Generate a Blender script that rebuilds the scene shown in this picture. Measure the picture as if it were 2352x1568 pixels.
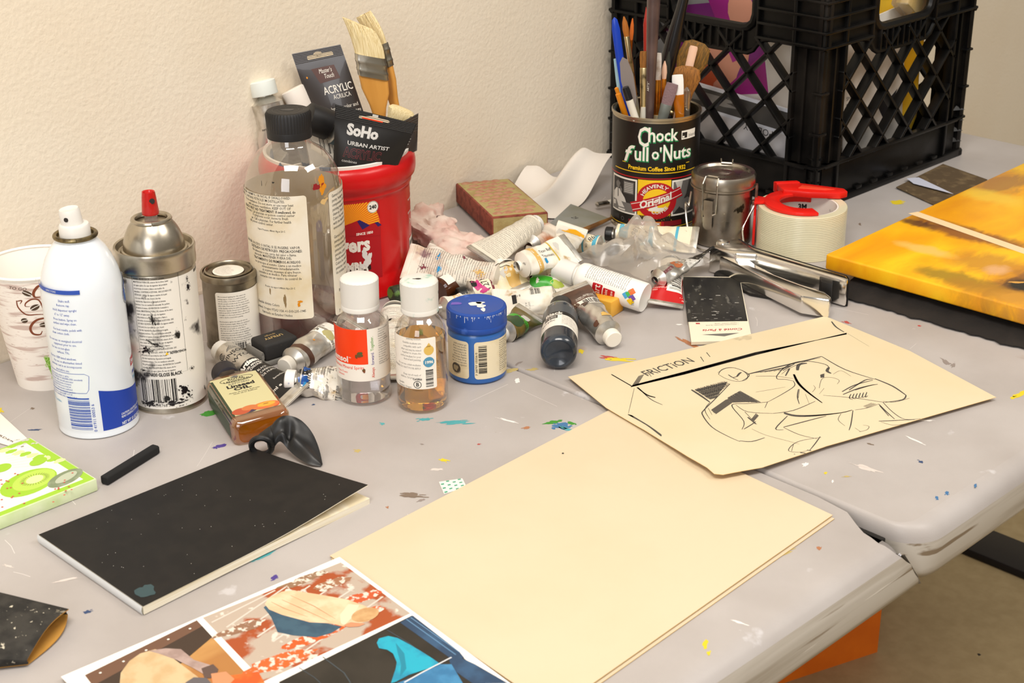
import bpy, bmesh, math, random
from mathutils import Vector, Matrix, noise
from math import pi, sin, cos, tan, atan2, sqrt, radians
for _o in list(bpy.data.objects): bpy.data.objects.remove(_o)
S = bpy.context.scene
COL = S.collection
T = 0.74                      # height of the table top above the floor (metres)

# ------------------------------------------------------------------ camera
FPX, PITCH, ROLL, YAW = 3515.9, 0.41088, -0.00998, 0.76952
CAM = Vector((-0.9935, -1.25372, T + 0.58356))
cF = Vector((sin(YAW) * cos(PITCH), cos(YAW) * cos(PITCH), -sin(PITCH)))
_r = Vector((cos(YAW), -sin(YAW), 0)); _u = _r.cross(cF)
cR = _r * cos(ROLL) + _u * sin(ROLL); cU = _u * cos(ROLL) - _r * sin(ROLL)
cam_data = bpy.data.cameras.new('camera'); cam = bpy.data.objects.new('camera', cam_data); COL.objects.link(cam)
_m = Matrix((cR, cU, -cF)).transposed().to_4x4(); _m.translation = CAM
cam.matrix_world = _m
cam_data.sensor_width = 36.0; cam_data.lens = FPX * 36.0 / 2352.0
cam_data.clip_start = 0.02; cam_data.clip_end = 50
cam_data.dof.use_dof = True; cam_data.dof.focus_distance = 1.42; cam_data.dof.aperture_fstop = 18.0
S.camera = cam

# ------------------------------------------------------------------ light
def hx(h, a=1.0):
    h = h.lstrip('#'); c = [int(h[i:i + 2], 16) / 255 for i in (0, 2, 4)]
    return tuple((x / 12.92 if x <= .04045 else ((x + .055) / 1.055) ** 2.4) for x in c) + (a,)
W = bpy.data.worlds.new('room_light'); S.world = W; W.use_nodes = True
_n = W.node_tree.nodes; _l = W.node_tree.links
_bg = _n['Background']
_tc = _n.new('ShaderNodeTexCoord'); _sx = _n.new('ShaderNodeSeparateXYZ'); _cr = _n.new('ShaderNodeValToRGB')
_mr = _n.new('ShaderNodeMapRange'); _mr.inputs[1].default_value = -1; _mr.inputs[2].default_value = 1
_l.new(_tc.outputs['Generated'], _sx.inputs[0]); _l.new(_sx.outputs[2], _mr.inputs[0]); _l.new(_mr.outputs[0], _cr.inputs[0]); _l.new(_cr.outputs[0], _bg.inputs[0])
_e = _cr.color_ramp.elements
_e[0].position = 0.0; _e[0].color = (0.16, 0.125, 0.09, 1)
_e[1].position = 1.0; _e[1].color = (1.0, 0.94, 0.84, 1)
for _p, _c in ((0.42, (0.22, 0.18, 0.14, 1)), (0.52, (0.62, 0.55, 0.46, 1)), (0.75, (0.85, 0.78, 0.68, 1))):
    _q = _e.new(_p); _q.color = _c
_bg.inputs[1].default_value = 0.42
def area(name, loc, aim, sx, sy, power, col):
    d = bpy.data.lights.new(name, 'AREA'); d.shape = 'RECTANGLE'; d.size = sx; d.size_y = sy; d.energy = power; d.color = col
    o = bpy.data.objects.new(name, d); COL.objects.link(o); o.location = loc
    o.rotation_euler = (Vector(aim) - Vector(loc)).to_track_quat('-Z', 'Y').to_euler()
    return o
area('ceiling_lamp_near', (-1.0, -1.15, 2.75), (-0.6, -0.7, 0.7), 1.25, 0.65, 44, (1.0, 0.94, 0.86))
area('ceiling_lamp_far', (0.75, -2.0, 2.75), (0.4, -0.9, 0.7), 1.25, 0.65, 30, (1.0, 0.94, 0.86))
area('window_daylight', (-2.7, -1.9, 1.9), (-0.1, -0.2, 0.85), 1.1, 1.3, 30, (0.97, 0.97, 1.0))
S.view_settings.view_transform = 'Standard'; S.view_settings.look = 'None'
S.view_settings.gamma = 1.0; S.view_settings.use_curve_mapping = False
S.view_settings.exposure = -0.04

# ------------------------------------------------------------------ helpers
def ray(px, py):
    return (cF + cR * ((px - 1176) / FPX) + cU * ((784 - py) / FPX)).normalized()
def at(px, py, h=0.0):
    """the point of the level h metres above the table seen at a pixel"""
    d = ray(px, py); t = (T + h - CAM.z) / d.z
    return CAM + d * t
def atd(px, py, P, off=0.0):
    """the point seen at a pixel on the upright plane through P that faces the viewer (off metres behind it)"""
    n = Vector((sin(YAW), cos(YAW), 0)); d = ray(px, py)
    t = ((Vector(P) - CAM).dot(n) + off) / d.dot(n)
    return CAM + d * t
def proj(P):
    d = Vector(P) - CAM; w = d.dot(cF)
    return (1176 + FPX * d.dot(cR) / w, 784 - FPX * d.dot(cU) / w)
def hz(P, py):
    a, b = 0.0, 0.8
    for _ in range(40):
        m = (a + b) / 2
        if proj(Vector(P) + Vector((0, 0, m)))[1] > py: a = m
        else: b = m
    return a
def away(P, d):
    v = Vector((P.x - CAM.x, P.y - CAM.y, 0)).normalized()
    return P + v * d
def front(px, py, r):
    """axis of a round thing of radius r (m) whose base front is seen at the pixel"""
    return away(at(px, py), r)
def mx(A, B, face=None, roll=0.0):
    """frame at A: z runs to B, -y looks to the viewer (or along face)"""
    A = Vector(A); z = (Vector(B) - A).normalized()
    y = (A - CAM) if face is None else -Vector(face)
    y = (y - z * y.dot(z)).normalized(); x = y.cross(z)
    m = Matrix((x, y, z)).transposed().to_4x4(); m.translation = A
    return m @ Matrix.Rotation(roll, 4, 'Z')
def stand(P, rot=0.0):
    return mx(P, P + Vector((0, 0, 1)), None, rot)
def flat(P, rot=0.0):
    """frame on a level surface, x at rot from the table's long axis"""
    return Matrix.Translation(P) @ Matrix.Rotation(rot, 4, 'Z')

MATS = {}
def mat(name, col, rough=0.5, metal=0.0, spec=0.5, col2=None, scale=40.0, lo=0.45, hi=0.6, detail=4.0, bump=0.0, bscale=200.0, trans=0.0, ior=1.45,
        coat=0.0, smears=None, sub=0.0, alpha=1.0, vscale=None, aniso=0.0, rough2=None):
    """procedural surface: base colour, a noise-mixed second colour, paint smears, bump"""
    if name in MATS: return MATS[name]
    m = bpy.data.materials.new(name); m.use_nodes = True
    nt = m.node_tree; N = nt.nodes; L = nt.links
    b = N['Principled BSDF']
    c = hx(col) if isinstance(col, str) else col
    b.inputs['Base Color'].default_value = c; b.inputs['Roughness'].default_value = rough; b.inputs['Metallic'].default_value = metal
    b.inputs['Specular IOR Level'].default_value = spec; b.inputs['IOR'].default_value = ior
    b.inputs['Transmission Weight'].default_value = trans; b.inputs['Coat Weight'].default_value = coat
    b.inputs['Alpha'].default_value = alpha
    if sub: b.inputs['Subsurface Weight'].default_value = sub; b.inputs['Subsurface Radius'].default_value = (.01, .006, .004)
    co = None
    if col2 or smears or bump:
        tc = N.new('ShaderNodeTexCoord'); co = tc.outputs['Object']
        if vscale:
            mp = N.new('ShaderNodeMapping'); mp.inputs['Scale'].default_value = vscale; L.new(co, mp.inputs[0]); co = mp.outputs[0]
    cur = None
    def layer(cur, colr, sc, a, bb, det, seed=0.0):
        no = N.new('ShaderNodeTexNoise'); no.noise_dimensions = '4D'; no.inputs['W'].default_value = seed
        no.inputs['Scale'].default_value = sc; no.inputs['Detail'].default_value = det; L.new(co, no.inputs['Vector'])
        r = N.new('ShaderNodeMapRange'); r.inputs[1].default_value = a; r.inputs[2].default_value = bb; L.new(no.outputs[0], r.inputs[0])
        mi = N.new('ShaderNodeMix'); mi.data_type = 'RGBA'; L.new(r.outputs[0], mi.inputs['Factor'])
        if cur is None: mi.inputs['A'].default_value = c
        else: L.new(cur, mi.inputs['A'])
        mi.inputs['B'].default_value = hx(colr) if isinstance(colr, str) else colr
        return mi.outputs['Result'], r.outputs[0]
    if col2:
        cur, f = layer(cur, col2, scale, lo, hi, detail, 1.3)
        if rough2 is not None:
            rr = N.new('ShaderNodeMapRange'); rr.inputs[3].default_value = rough; rr.inputs[4].default_value = rough2; L.new(f, rr.inputs[0]); L.new(rr.outputs[0], b.inputs['Roughness'])
    for i, s in enumerate(smears or []):
        cur, f = layer(cur, s[0], s[1], s[2], s[2] + (s[3] if len(s) > 3 else .02), 5.0, (s[4] if len(s) > 4 else i * 3.7 + 5))
    if cur is not None: L.new(cur, b.inputs['Base Color'])
    if bump:
        no = N.new('ShaderNodeTexNoise'); no.inputs['Scale'].default_value = bscale; no.inputs['Detail'].default_value = 4; L.new(co, no.inputs['Vector'])
        bp = N.new('ShaderNodeBump'); bp.inputs['Strength'].default_value = bump; bp.inputs['Distance'].default_value = 0.002; L.new(no.outputs[0], bp.inputs['Height']); L.new(bp.outputs[0], b.inputs['Normal'])
    MATS[name] = m
    return m
def thin(name, tint, gloss=0.05, blend=0.0, body='#ffffff', rough=0.03, gmax=.55):
    """thin clear plastic: see-through film, mirror sheen, a little milky body"""
    if name in MATS: return MATS[name]
    m = bpy.data.materials.new(name); m.use_nodes = True
    N = m.node_tree.nodes; L = m.node_tree.links; N.remove(N['Principled BSDF']); out = N['Material Output']
    t = N.new('ShaderNodeBsdfTransparent'); t.inputs[0].default_value = hx(tint)
    g = N.new('ShaderNodeBsdfGlossy'); g.inputs['Roughness'].default_value = rough; g.inputs[0].default_value = (1, 1, 1, 1)
    lw = N.new('ShaderNodeLayerWeight'); lw.inputs[0].default_value = 0.25
    mr = N.new('ShaderNodeMapRange'); mr.inputs[3].default_value = gloss; mr.inputs[4].default_value = gmax; L.new(lw.outputs['Facing'], mr.inputs[0])
    d = N.new('ShaderNodeBsdfDiffuse'); d.inputs[0].default_value = hx(body)
    tl = N.new('ShaderNodeBsdfTranslucent'); tl.inputs[0].default_value = hx(body)
    dm = N.new('ShaderNodeMixShader'); dm.inputs[0].default_value = .5; L.new(d.outputs[0], dm.inputs[1]); L.new(tl.outputs[0], dm.inputs[2])
    a = N.new('ShaderNodeMixShader'); a.inputs[0].default_value = blend; L.new(t.outputs[0], a.inputs[1]); L.new(dm.outputs[0], a.inputs[2])
    x = N.new('ShaderNodeMixShader'); L.new(mr.outputs[0], x.inputs[0]); L.new(a.outputs[0], x.inputs[1]); L.new(g.outputs[0], x.inputs[2]); L.new(x.outputs[0], out.inputs[0])
    MATS[name] = m
    return m

def blend(a, b, t): return a + (b - a) * t
def sm(t): t = max(0., min(1., t)); return t * t * (3 - 2 * t)
def nz(x, y, z=0.0): return noise.noise(Vector((x, y, z)))

# flat artwork in millimetres: shapes and lettering laid out on an unrolled label
_txt = {}
def glyphs(s, bold, shear, ls, res):
    k = (s, bold, shear, ls, res)
    if k in _txt: return _txt[k]
    cu = bpy.data.curves.new('t', 'FONT'); cu.body = s; cu.size = 1.0; cu.offset = bold; cu.shear = shear; cu.space_line = ls; cu.resolution_u = res; cu.fill_mode = 'FRONT'
    o = bpy.data.objects.new('t', cu); COL.objects.link(o)
    dg = bpy.context.evaluated_depsgraph_get(); me = bpy.data.meshes.new_from_object(o.evaluated_get(dg))
    v = [(p.co.x, p.co.y) for p in me.vertices]; f = [tuple(q.vertices) for q in me.polygons]
    bpy.data.objects.remove(o); bpy.data.curves.remove(cu); bpy.data.meshes.remove(me)
    _txt[k] = (v, f)
    return _txt[k]
class D:
    def __init__(s): s.it = []
    def poly(s, pts, m, l=1): s.it.append((list(pts), [tuple(range(len(pts)))], m, l)); return s
    def rect(s, x0, y0, x1, y1, m, l=1, r=0.0):
        if r <= 0: return s.poly([(x0, y0), (x1, y0), (x1, y1), (x0, y1)], m, l)
        p = []
        for cx, cy, a in ((x1 - r, y0 + r, -90), (x1 - r, y1 - r, 0), (x0 + r, y1 - r, 90), (x0 + r, y0 + r, 180)):
            p += [(cx + r * cos(radians(a + k * 22.5)), cy + r * sin(radians(a + k * 22.5))) for k in range(5)]
        return s.poly(p, m, l)
    def ell(s, cx, cy, rx, ry, m, l=1, n=28, a=0.0):
        return s.poly([(cx + rx * cos(t) * cos(a) - ry * sin(t) * sin(a), cy + rx * cos(t) * sin(a) + ry * sin(t) * cos(a)) for t in [2 * pi * k / n for k in range(n)]], m, l)
    def line(s, pts, w, m, l=1):
        v = []; f = []; n = len(pts)
        for i, p in enumerate(pts):
            a = pts[max(0, i - 1)]; b = pts[min(n - 1, i + 1)]
            dx, dy = b[0] - a[0], b[1] - a[1]; q = sqrt(dx * dx + dy * dy) or 1
            ww = (w[i] if isinstance(w, (list, tuple)) else w) / 2
            v += [(p[0] - dy / q * ww, p[1] + dx / q * ww), (p[0] + dy / q * ww, p[1] - dx / q * ww)]
            if i: f.append((2 * i - 2, 2 * i - 1, 2 * i + 1, 2 * i))
        s.it.append((v, f, m, l)); return s
    def ring(s, cx, cy, rx, ry, w, m, l=1, a0=0, a1=360, n=32):
        return s.line([(cx + rx * cos(radians(a0 + (a1 - a0) * k / n)), cy + ry * sin(radians(a0 + (a1 - a0) * k / n))) for k in range(n + 1)], w, m, l)
    def text(s, t, x, y, h, m, l=2, al='L', rot=0.0, bold=0.0, shear=0.0, sx=1.0, ls=1.0, res=2, arc=None):
        v, f = glyphs(t, bold, shear, ls, res); k = h / 0.73
        if not v: return s
        xs = [p[0] for p in v]; w = max(xs)
        o = 0 if al == 'L' else (w / 2 if al == 'C' else w)
        c, d = cos(rot), sin(rot); out = []
        for p in v:
            a, b = (p[0] - o) * k * sx, p[1] * k
            if arc:                                           # lettering around a circle of radius arc (negative: along its lower side)
                R = abs(arc); th = a / R
                a, b = ((R + b) * sin(th), (R + b) * cos(th)) if arc > 0 else ((R - b) * sin(th), -(R - b) * cos(th))
            out.append((x + a * c - b * d, y + a * d + b * c))
        s.it.append((out, f, m, l)); return s
    def para(s, lines, x, y, h, lead, m, **k):
        for i, t in enumerate(lines): s.text(t, x, y - i * lead, h, m, **k)
        return s
    def bars(s, x0, y0, x1, y1, m, l=2, seed=1, vert=True, n=26):
        r = random.Random(seed); w = [r.choice((1, 1, 2, 3)) for _ in range(2 * n)]; tot = sum(w); q = 0
        for i, k in enumerate(w):
            a, b = q / tot, (q + k) / tot; q += k
            if i % 2 == 0:
                if vert: s.rect(blend(x0, x1, a), y0, blend(x0, x1, b), y1, m, l)
                else: s.rect(x0, blend(y0, y1, a), x1, blend(y0, y1, b), m, l)
        return s
    def blob(s, cx, cy, rx, ry, m, l=3, seed=0, rough=.5, n=22, a=0.0):
        p = []
        for k in range(n):
            t = 2 * pi * k / n; q = 1 + rough * 1.1 * nz(cos(t) * 1.2 + seed * 9.1, sin(t) * 1.2, seed * 3.3) + rough * .5 * nz(cos(t) * 3.4 + seed * 2.1, sin(t) * 3.4, seed)
            X, Y = rx * q * cos(t), ry * q * sin(t); p.append((cx + X * cos(a) - Y * sin(a), cy + X * sin(a) + Y * cos(a)))
        return s.poly(p, m, l)

    def smudge(s, cx, cy, rx, ry, m, l=3, seed=0, n=26, a=0.0):
        r = random.Random(seed * 31 + 7)
        for k in range(n):
            t = r.uniform(0, 2 * pi); q = r.random() ** .8; X, Y = rx * q * cos(t), ry * q * sin(t); f = (1.15 - q) * .5
            s.blob(cx + X * cos(a) - Y * sin(a), cy + X * sin(a) + Y * cos(a), max(.15, rx * f * r.uniform(.15, .55)), max(.15, ry * f * r.uniform(.15, .55)), m, l + .12 * k, seed + k, .9, 9, a)
        return s
    def fit(s, U, t, x0, x1, yb, yt, m, l=2, **k):
        """lettering sized to the span it has in the photograph, given by pixels through the label map U"""
        u0, v0 = U(x0, yb); u1 = U(x1, yb)[0]; h = U((x0 + x1) / 2, yt)[1] - U((x0 + x1) / 2, yb)[1]
        w = max(p[0] for p in glyphs(t, k.get('bold', 0.0), k.get('shear', 0.0), 1.0, 2)[0]) * h / .73
        return s.text(t, u0, v0, h, m, l, sx=(u1 - u0) / w, **k)

class M:
    """collects shapes (millimetres) and links them as ONE mesh object"""
    def __init__(s): s.v = []; s.f = []; s.mi = []; s.mats = []
    def add(s, vs, fs, m, xf=None):
        k = len(s.v)
        if m not in s.mats: s.mats.append(m)
        i = s.mats.index(m)
        s.v += [tuple(xf @ Vector(p)) for p in vs] if xf else [tuple(p) for p in vs]
        s.f += [tuple(q + k for q in f) for f in fs]; s.mi += [i] * len(fs)
        return s
    def lathe(s, prof, m, n=40, xf=None, sx=1.0, sy=1.0, dr=None, close=True):
        vs = []; fs = []
        for (r, z) in prof:
            for k in range(n):
                a = 2 * pi * k / n; q = max(r, 0.001)
                if dr: q += dr(a, z, k)
                vs.append((q * sx * sin(a), -q * sy * cos(a), z))
        for i in range(len(prof) - 1):
            for k in range(n):
                a, b = i * n + k, i * n + (k + 1) % n
                fs.append((a, b, b + n, a + n))
        if close:
            if prof[0][0] > .01: fs.append(tuple(range(n - 1, -1, -1)))
            if prof[-1][0] > .01: fs.append(tuple((len(prof) - 1) * n + k for k in range(n)))
        return s.add(vs, fs, m, xf)
    def tube(s, pts, rad, m, n=10, xf=None, fx=1.0, fy=1.0, up=(0, 0, 1), cap=True):
        pts = [Vector(p) for p in pts]; vs = []; fs = []; N_ = len(pts); u0 = Vector(up)
        for i, p in enumerate(pts):
            t = (pts[min(N_ - 1, i + 1)] - pts[max(0, i - 1)]).normalized()
            x = t.cross(u0)
            if x.length < .05: x = t.cross(Vector((1, .3, 0)))
            x.normalize(); y = x.cross(t)
            r = rad[i] if isinstance(rad, (list, tuple)) else rad
            for k in range(n):
                a = 2 * pi * k / n; vs.append(p + x * (r * fx * cos(a)) + y * (r * fy * sin(a)))
        for i in range(N_ - 1):
            for k in range(n):
                a, b = i * n + k, i * n + (k + 1) % n; fs.append((a, a + n, b + n, b))
        if cap: fs += [tuple(range(n)), tuple((N_ - 1) * n + k for k in range(n - 1, -1, -1))]
        return s.add(vs, fs, m, xf)
    def box(s, c, d, m, bev=0.0, xf=None, seg=2):
        bm = bmesh.new(); bmesh.ops.create_cube(bm, size=1.0)
        for v in bm.verts: v.co = Vector((c[0] + v.co.x * d[0], c[1] + v.co.y * d[1], c[2] + v.co.z * d[2]))
        if bev: bmesh.ops.bevel(bm, geom=list(bm.edges), offset=bev, segments=seg, profile=.5, affect='EDGES')
        return s.bm(bm, m, xf)
    def prism(s, poly, z0, z1, m, bev=0.0, xf=None, mtop=None):
        bm = bmesh.new(); f = bm.faces.new([bm.verts.new((p[0], p[1], z0)) for p in poly])
        r = bmesh.ops.extrude_face_region(bm, geom=[f]); vv = [g for g in r['geom'] if isinstance(g, bmesh.types.BMVert)]
        for v in vv: v.co.z = z1
        bmesh.ops.recalc_face_normals(bm, faces=bm.faces)
        if bev: bmesh.ops.bevel(bm, geom=list(bm.edges), offset=bev, segments=2, profile=.5, affect='EDGES')
        return s.bm(bm, m, xf)
    def bm(s, bm, m, xf=None):
        bm.verts.index_update(); s.add([v.co.copy() for v in bm.verts], [tuple(v.index for v in f.verts) for f in bm.faces], m, xf); bm.free(); return s
    def sheet(s, fn, nu, nv, m, thick=0.0, xf=None, mback=None):
        """fn(a, b) -> point for a, b in 0..1; thick > 0 gives the sheet real thickness downward along its normal"""
        vs = [Vector(fn(i / nu, j / nv)) for j in range(nv + 1) for i in range(nu + 1)]; w = nu + 1
        fs = [(j * w + i, j * w + i + 1, (j + 1) * w + i + 1, (j + 1) * w + i) for j in range(nv) for i in range(nu)]
        if not thick: return s.add(vs, fs, m, xf)
        nr = [Vector((0, 0, 0)) for _ in vs]
        for f in fs:
            q = (vs[f[1]] - vs[f[0]]).cross(vs[f[3]] - vs[f[0]])
            for k in f: nr[k] += q
        lo = [p - n_.normalized() * thick for p, n_ in zip(vs, nr)]; k = len(vs)
        s.add(vs, fs, m, xf); rim = []
        ed = [(i, i + 1) for i in range(nu)] + [(j * w + nu, (j + 1) * w + nu) for j in range(nv)] + [(nv * w + i + 1, nv * w + i) for i in range(nu)] + [((j + 1) * w, j * w) for j in range(nv)]
        for a, b in ed: rim.append((a, a + k, b + k, b))
        return s.add(vs + lo, [tuple(q + k for q in reversed(f)) for f in fs] + rim, mback or m, xf)
    def dec(s, d, fn, du=0.0, dv=0.0, xf=None, step=0.09):
        """lay artwork on a surface: fn(u, v, lift) -> point"""
        for (v, f, m, l) in d.it:
            bm = bmesh.new(); bv = [bm.verts.new((p[0], p[1], 0)) for p in v]
            for q in f:
                try: bm.faces.new([bv[k] for k in q])
                except ValueError: pass
            for f_ in bm.faces:
                f_.normal_update()
                if f_.normal.z < 0: f_.normal_flip()
            for ax, dd in ((0, du), (1, dv)):
                if not dd: continue
                c = [p[ax] for p in v]; a, b = min(c), max(c); k = math.floor(a / dd) + 1
                while k * dd < b:
                    co = [0, 0, 0]; no = [0, 0, 0]; co[ax] = k * dd; no[ax] = 1
                    bmesh.ops.bisect_plane(bm, geom=bm.verts[:] + bm.edges[:] + bm.faces[:], plane_co=co, plane_no=no, dist=1e-5); k += 1
            big = [f_ for f_ in bm.faces if len(f_.verts) > 4]
            if big: bmesh.ops.triangulate(bm, faces=big)
            for p in bm.verts: p.co = Vector(fn(p.co.x, p.co.y, l * step))
            s.bm(bm, m, xf)
        return s
    def build(s, name, parent=None, xf=None, ang=0.6, jitter=None):
        me = bpy.data.meshes.new(name); me.from_pydata([(p[0] * .001, p[1] * .001, p[2] * .001) for p in s.v], [], s.f)
        for m in s.mats: me.materials.append(m)
        me.polygons.foreach_set('material_index', s.mi); me.polygons.foreach_set('use_smooth', [True] * len(s.f))
        me.validate(); me.update()
        try: me.set_sharp_from_angle(angle=ang)
        except Exception: pass
        o = bpy.data.objects.new(name, me); COL.objects.link(o)
        if parent: o.parent = parent
        if xf is not None: o.matrix_world = xf if not parent else o.matrix_world; o.matrix_basis = xf
        return o
def tag(o, label, cat, group=None, kind=None):
    o['label'] = label; o['category'] = cat
    if group: o['group'] = group
    if kind: o['kind'] = kind
    return o
def thing(name, label, cat, xf, group=None):
    o = bpy.data.objects.new(name, None); COL.objects.link(o); o.empty_display_size = .02; o.matrix_basis = xf
    return tag(o, label, cat, group)
def struct(o): o['kind'] = 'structure'; return o
def cyl(r, z0=0.0, r1=None, z1=None):
    """artwork onto a round wall of radius r (mm), or a cone from r at z0 to r1 at z1"""
    def fn(u, v, l):
        q = r if r1 is None else blend(r, r1, (v - z0) / (z1 - z0)); a = u / r
        return ((q + l) * sin(a), -(q + l) * cos(a), v)
    return fn
def plane(z=0.0): return lambda u, v, l: (u, v, z + l)

def uvc(xf, r, px_, py_):
    """label coordinates (mm) of the spot on a round wall of radius r (mm) seen at a pixel"""
    q = xf.inverted(); o = q @ CAM; e = (q @ (CAM + ray(px_, py_))) - o; r /= 1000
    a = e.x ** 2 + e.y ** 2; b_ = o.x * e.x + o.y * e.y; c = o.x ** 2 + o.y ** 2 - r * r
    dd = max(b_ * b_ - a * c, 0); t = (-b_ - sqrt(dd)) / a; p = o + e * t
    return (r * 1000 * atan2(p.x, -p.y), p.z * 1000)
def uvp(xf, px_, py_, ax='z', off=0.0):
    """coordinates (mm) on a flat face of the frame xf: the plane z = off, or y = off"""
    q = xf.inverted(); o = q @ CAM; e = (q @ (CAM + ray(px_, py_))) - o; k = 2 if ax == 'z' else 1
    t = (off / 1000 - o[k]) / e[k]; p = o + e * t
    return (p.x * 1000, p.y * 1000) if ax == 'z' else (p.x * 1000, p.z * 1000)

# ------------------------------------------------------------------ the setting
def wallmat():
    m = mat('cream_wall_paint', '#e6dbc8', rough=.75, spec=.25, col2='#e3d6c1', scale=6, lo=.4, hi=.65, bump=.35, bscale=210)
    return m
m_wall = wallmat()
m_floor = mat('floor_vinyl', '#a3906a', rough=.55, col2='#ad9a74', scale=55, lo=.35, hi=.65, bump=.05, bscale=300)
WA, WB = Vector((-0.43, 0.014, 0)), Vector((0.88, 0.088, 0))
wd = (WB - WA).normalized(); wn = Vector((wd.y, -wd.x, 0))
def wally(x): return WA.y + (x - WA.x) * wd.y / wd.x
b = M(); b.sheet(lambda u, v: (-6000 + 12000 * u, -6500 + 7000 * v, 0), 1, 1, m_floor)
b.add([(x * 1000 + dx, y * 1000 + dy, .3) for x, y in [(at(2248, 1503, -T).x, at(2248, 1503, -T).y)] for dx, dy in ((0, 3), (3, 1), (2, -3), (-3, -2))], [(0, 1, 2, 3)], mat('floor_speck', '#1c1712'))
struct(b.build('floor'))
def slab(name, p, q, n):
    b = M(); p = p * 1000; q = q * 1000; n = n * 60
    b.prism([(p.x, p.y), (q.x, q.y), (q.x + n.x, q.y + n.y), (p.x + n.x, p.y + n.y)], 0, 2700, m_wall)
    return struct(b.build(name))
slab('wall_back', WA - wd * 3.0, WA + wd * 4.5, -wn)

# ---- folding table: two blow-moulded halves meeting at a seam, the left half's corner broken
m_table = mat('grey_table_plastic', '#b3adaa', rough=.42, spec=.4, col2='#a69f9b', scale=7, lo=.42, hi=.62, detail=6, bump=.06, bscale=900,
              smears=[('#bfbbbb', 23, .66, .03), ('#a2948b', 16, .69, .05), ('#94867c', 60, .73, .03)])
m_edge = mat('worn_table_edge', '#b9b2a8', rough=.5, col2='#8d8170', scale=34, lo=.44, hi=.66, detail=8, vscale=(.1, 1, 2.2), smears=[('#7d6d5a', 60, .62, .06), ('#cfc9c0', 90, .66, .04)])
m_tear = mat('torn_white_plastic', '#dcdce4', rough=.5)
m_dark = mat('painted_hollow_shade', '#1d1a17', rough=.9)  # near-black that paints the shade inside hollows
SEAM = -0.1045
tb = thing('folding_table', 'grey plastic folding table covered in paint marks with a broken corner at its seam', 'table', Matrix.Translation((-.1, -.37, 0)))
inv = Matrix.Translation((.1, .37, 0))
YF, YB = -764.0, 0.0; XL, XE, XS = -1500.0, 888.0, SEAM * 1000; TH = 46.0; ZT = T * 1000
def ring(off, z, seamr=34.0):
    """outline of the right half, inset by off"""
    r = max(seamr - off, 3); pts = []
    x0, x1, y0 = XS + 1.0 + off * .35, XE - off, YF + off
    pts.append((x0, wally(x0 / 1000) * 1000 - 3, z))
    for k in range(9):
        a = pi + k * pi / 16; pts.append((x0 + r + r * cos(a), y0 + r + r * sin(a), z))
    for k in range(9):
        a = -pi / 2 + k * pi / 16; pts.append((x1 - r + r * cos(a), y0 + r + r * sin(a), z))
    pts.append((x1, wally(x1 / 1000) * 1000 - 3, z))
    return pts
prof = [(5, -TH), (1.5, -TH + 3), (0, -TH + 7)] + [(0, -17)] + [(17 - 17 * cos(radians(a)), -17 + 17 * sin(radians(a))) for a in range(12, 91, 13)]
b = M(); rs = [ring(o, ZT + z) for o, z in prof]; n = len(rs[0]); vs = sum(rs, []); fs = []; me_ = []
for i in range(len(rs) - 1):
    for k in range(n):
        k2 = (k + 1) % n; fs.append((i * n + k, i * n + k2, (i + 1) * n + k2, (i + 1) * n + k))
lowf = [f for f in fs if f[3] < 5 * n]; topf = [f for f in fs if f not in lowf]
b.add(vs, lowf, m_edge); b.add(vs, topf, m_table); b.add(rs[-1], [tuple(range(n))], m_table)
b.add(rs[0], [tuple(range(n - 1, -1, -1))], m_edge)
def px(pts, h=0.0): return [(p.x * 1000, p.y * 1000) for p in (at(x, y, h) for x, y in pts)]
def stain(D_, x, y, rx, ry, m, seed, a=0.0, rough=.6):
    """a paint mark lying on the table, its outline given in the photograph and carried onto the table top: one smudge and some dry-brush flecks"""
    r = random.Random(int(seed * 1000)); parts = [(0, 0, rx * .62, ry * .8)] + [(r.uniform(-.8, .8) * rx, r.uniform(-.8, .8) * ry, rx * r.uniform(.12, .4), ry * r.uniform(.1, .3)) for _ in range(int(3 + rx / 5))]
    for i, (ox, oy, sx_, sy_) in enumerate(parts):
        p = []; n = 20 if i == 0 else 9
        for k in range(n):
            t = 2 * pi * k / n; q = 1 + .7 * nz(cos(t) * 1.6 + seed * 7.7, sin(t) * 1.6, seed * 1.9 + i * 3.1) + .25 * nz(cos(t) * 5 + seed, sin(t) * 5, 3. + i)
            X, Y = ox + sx_ * q * cos(t), oy + sy_ * q * sin(t); p.append((x + X * cos(a) - Y * sin(a), y + X * sin(a) + Y * cos(a)))
        D_.poly(px(p), m, 1 + .1 * i)
pc = {k: mat('dried_paint_' + k, v, rough=.55) for k, v in dict(green='#3d8a2c', purple='#4b3a86', teal='#4f9fa4', yellow='#d9c22a', blue='#3f6f9c', umber='#7a6a5c', red='#b04a44', white='#e8e4e0', ochre='#b7a468', darkblue='#33486e', pale='#d3c9c2', rust='#a8714e', grey='#8d827c').items()}
R_, Lf = D(), D()
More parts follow.
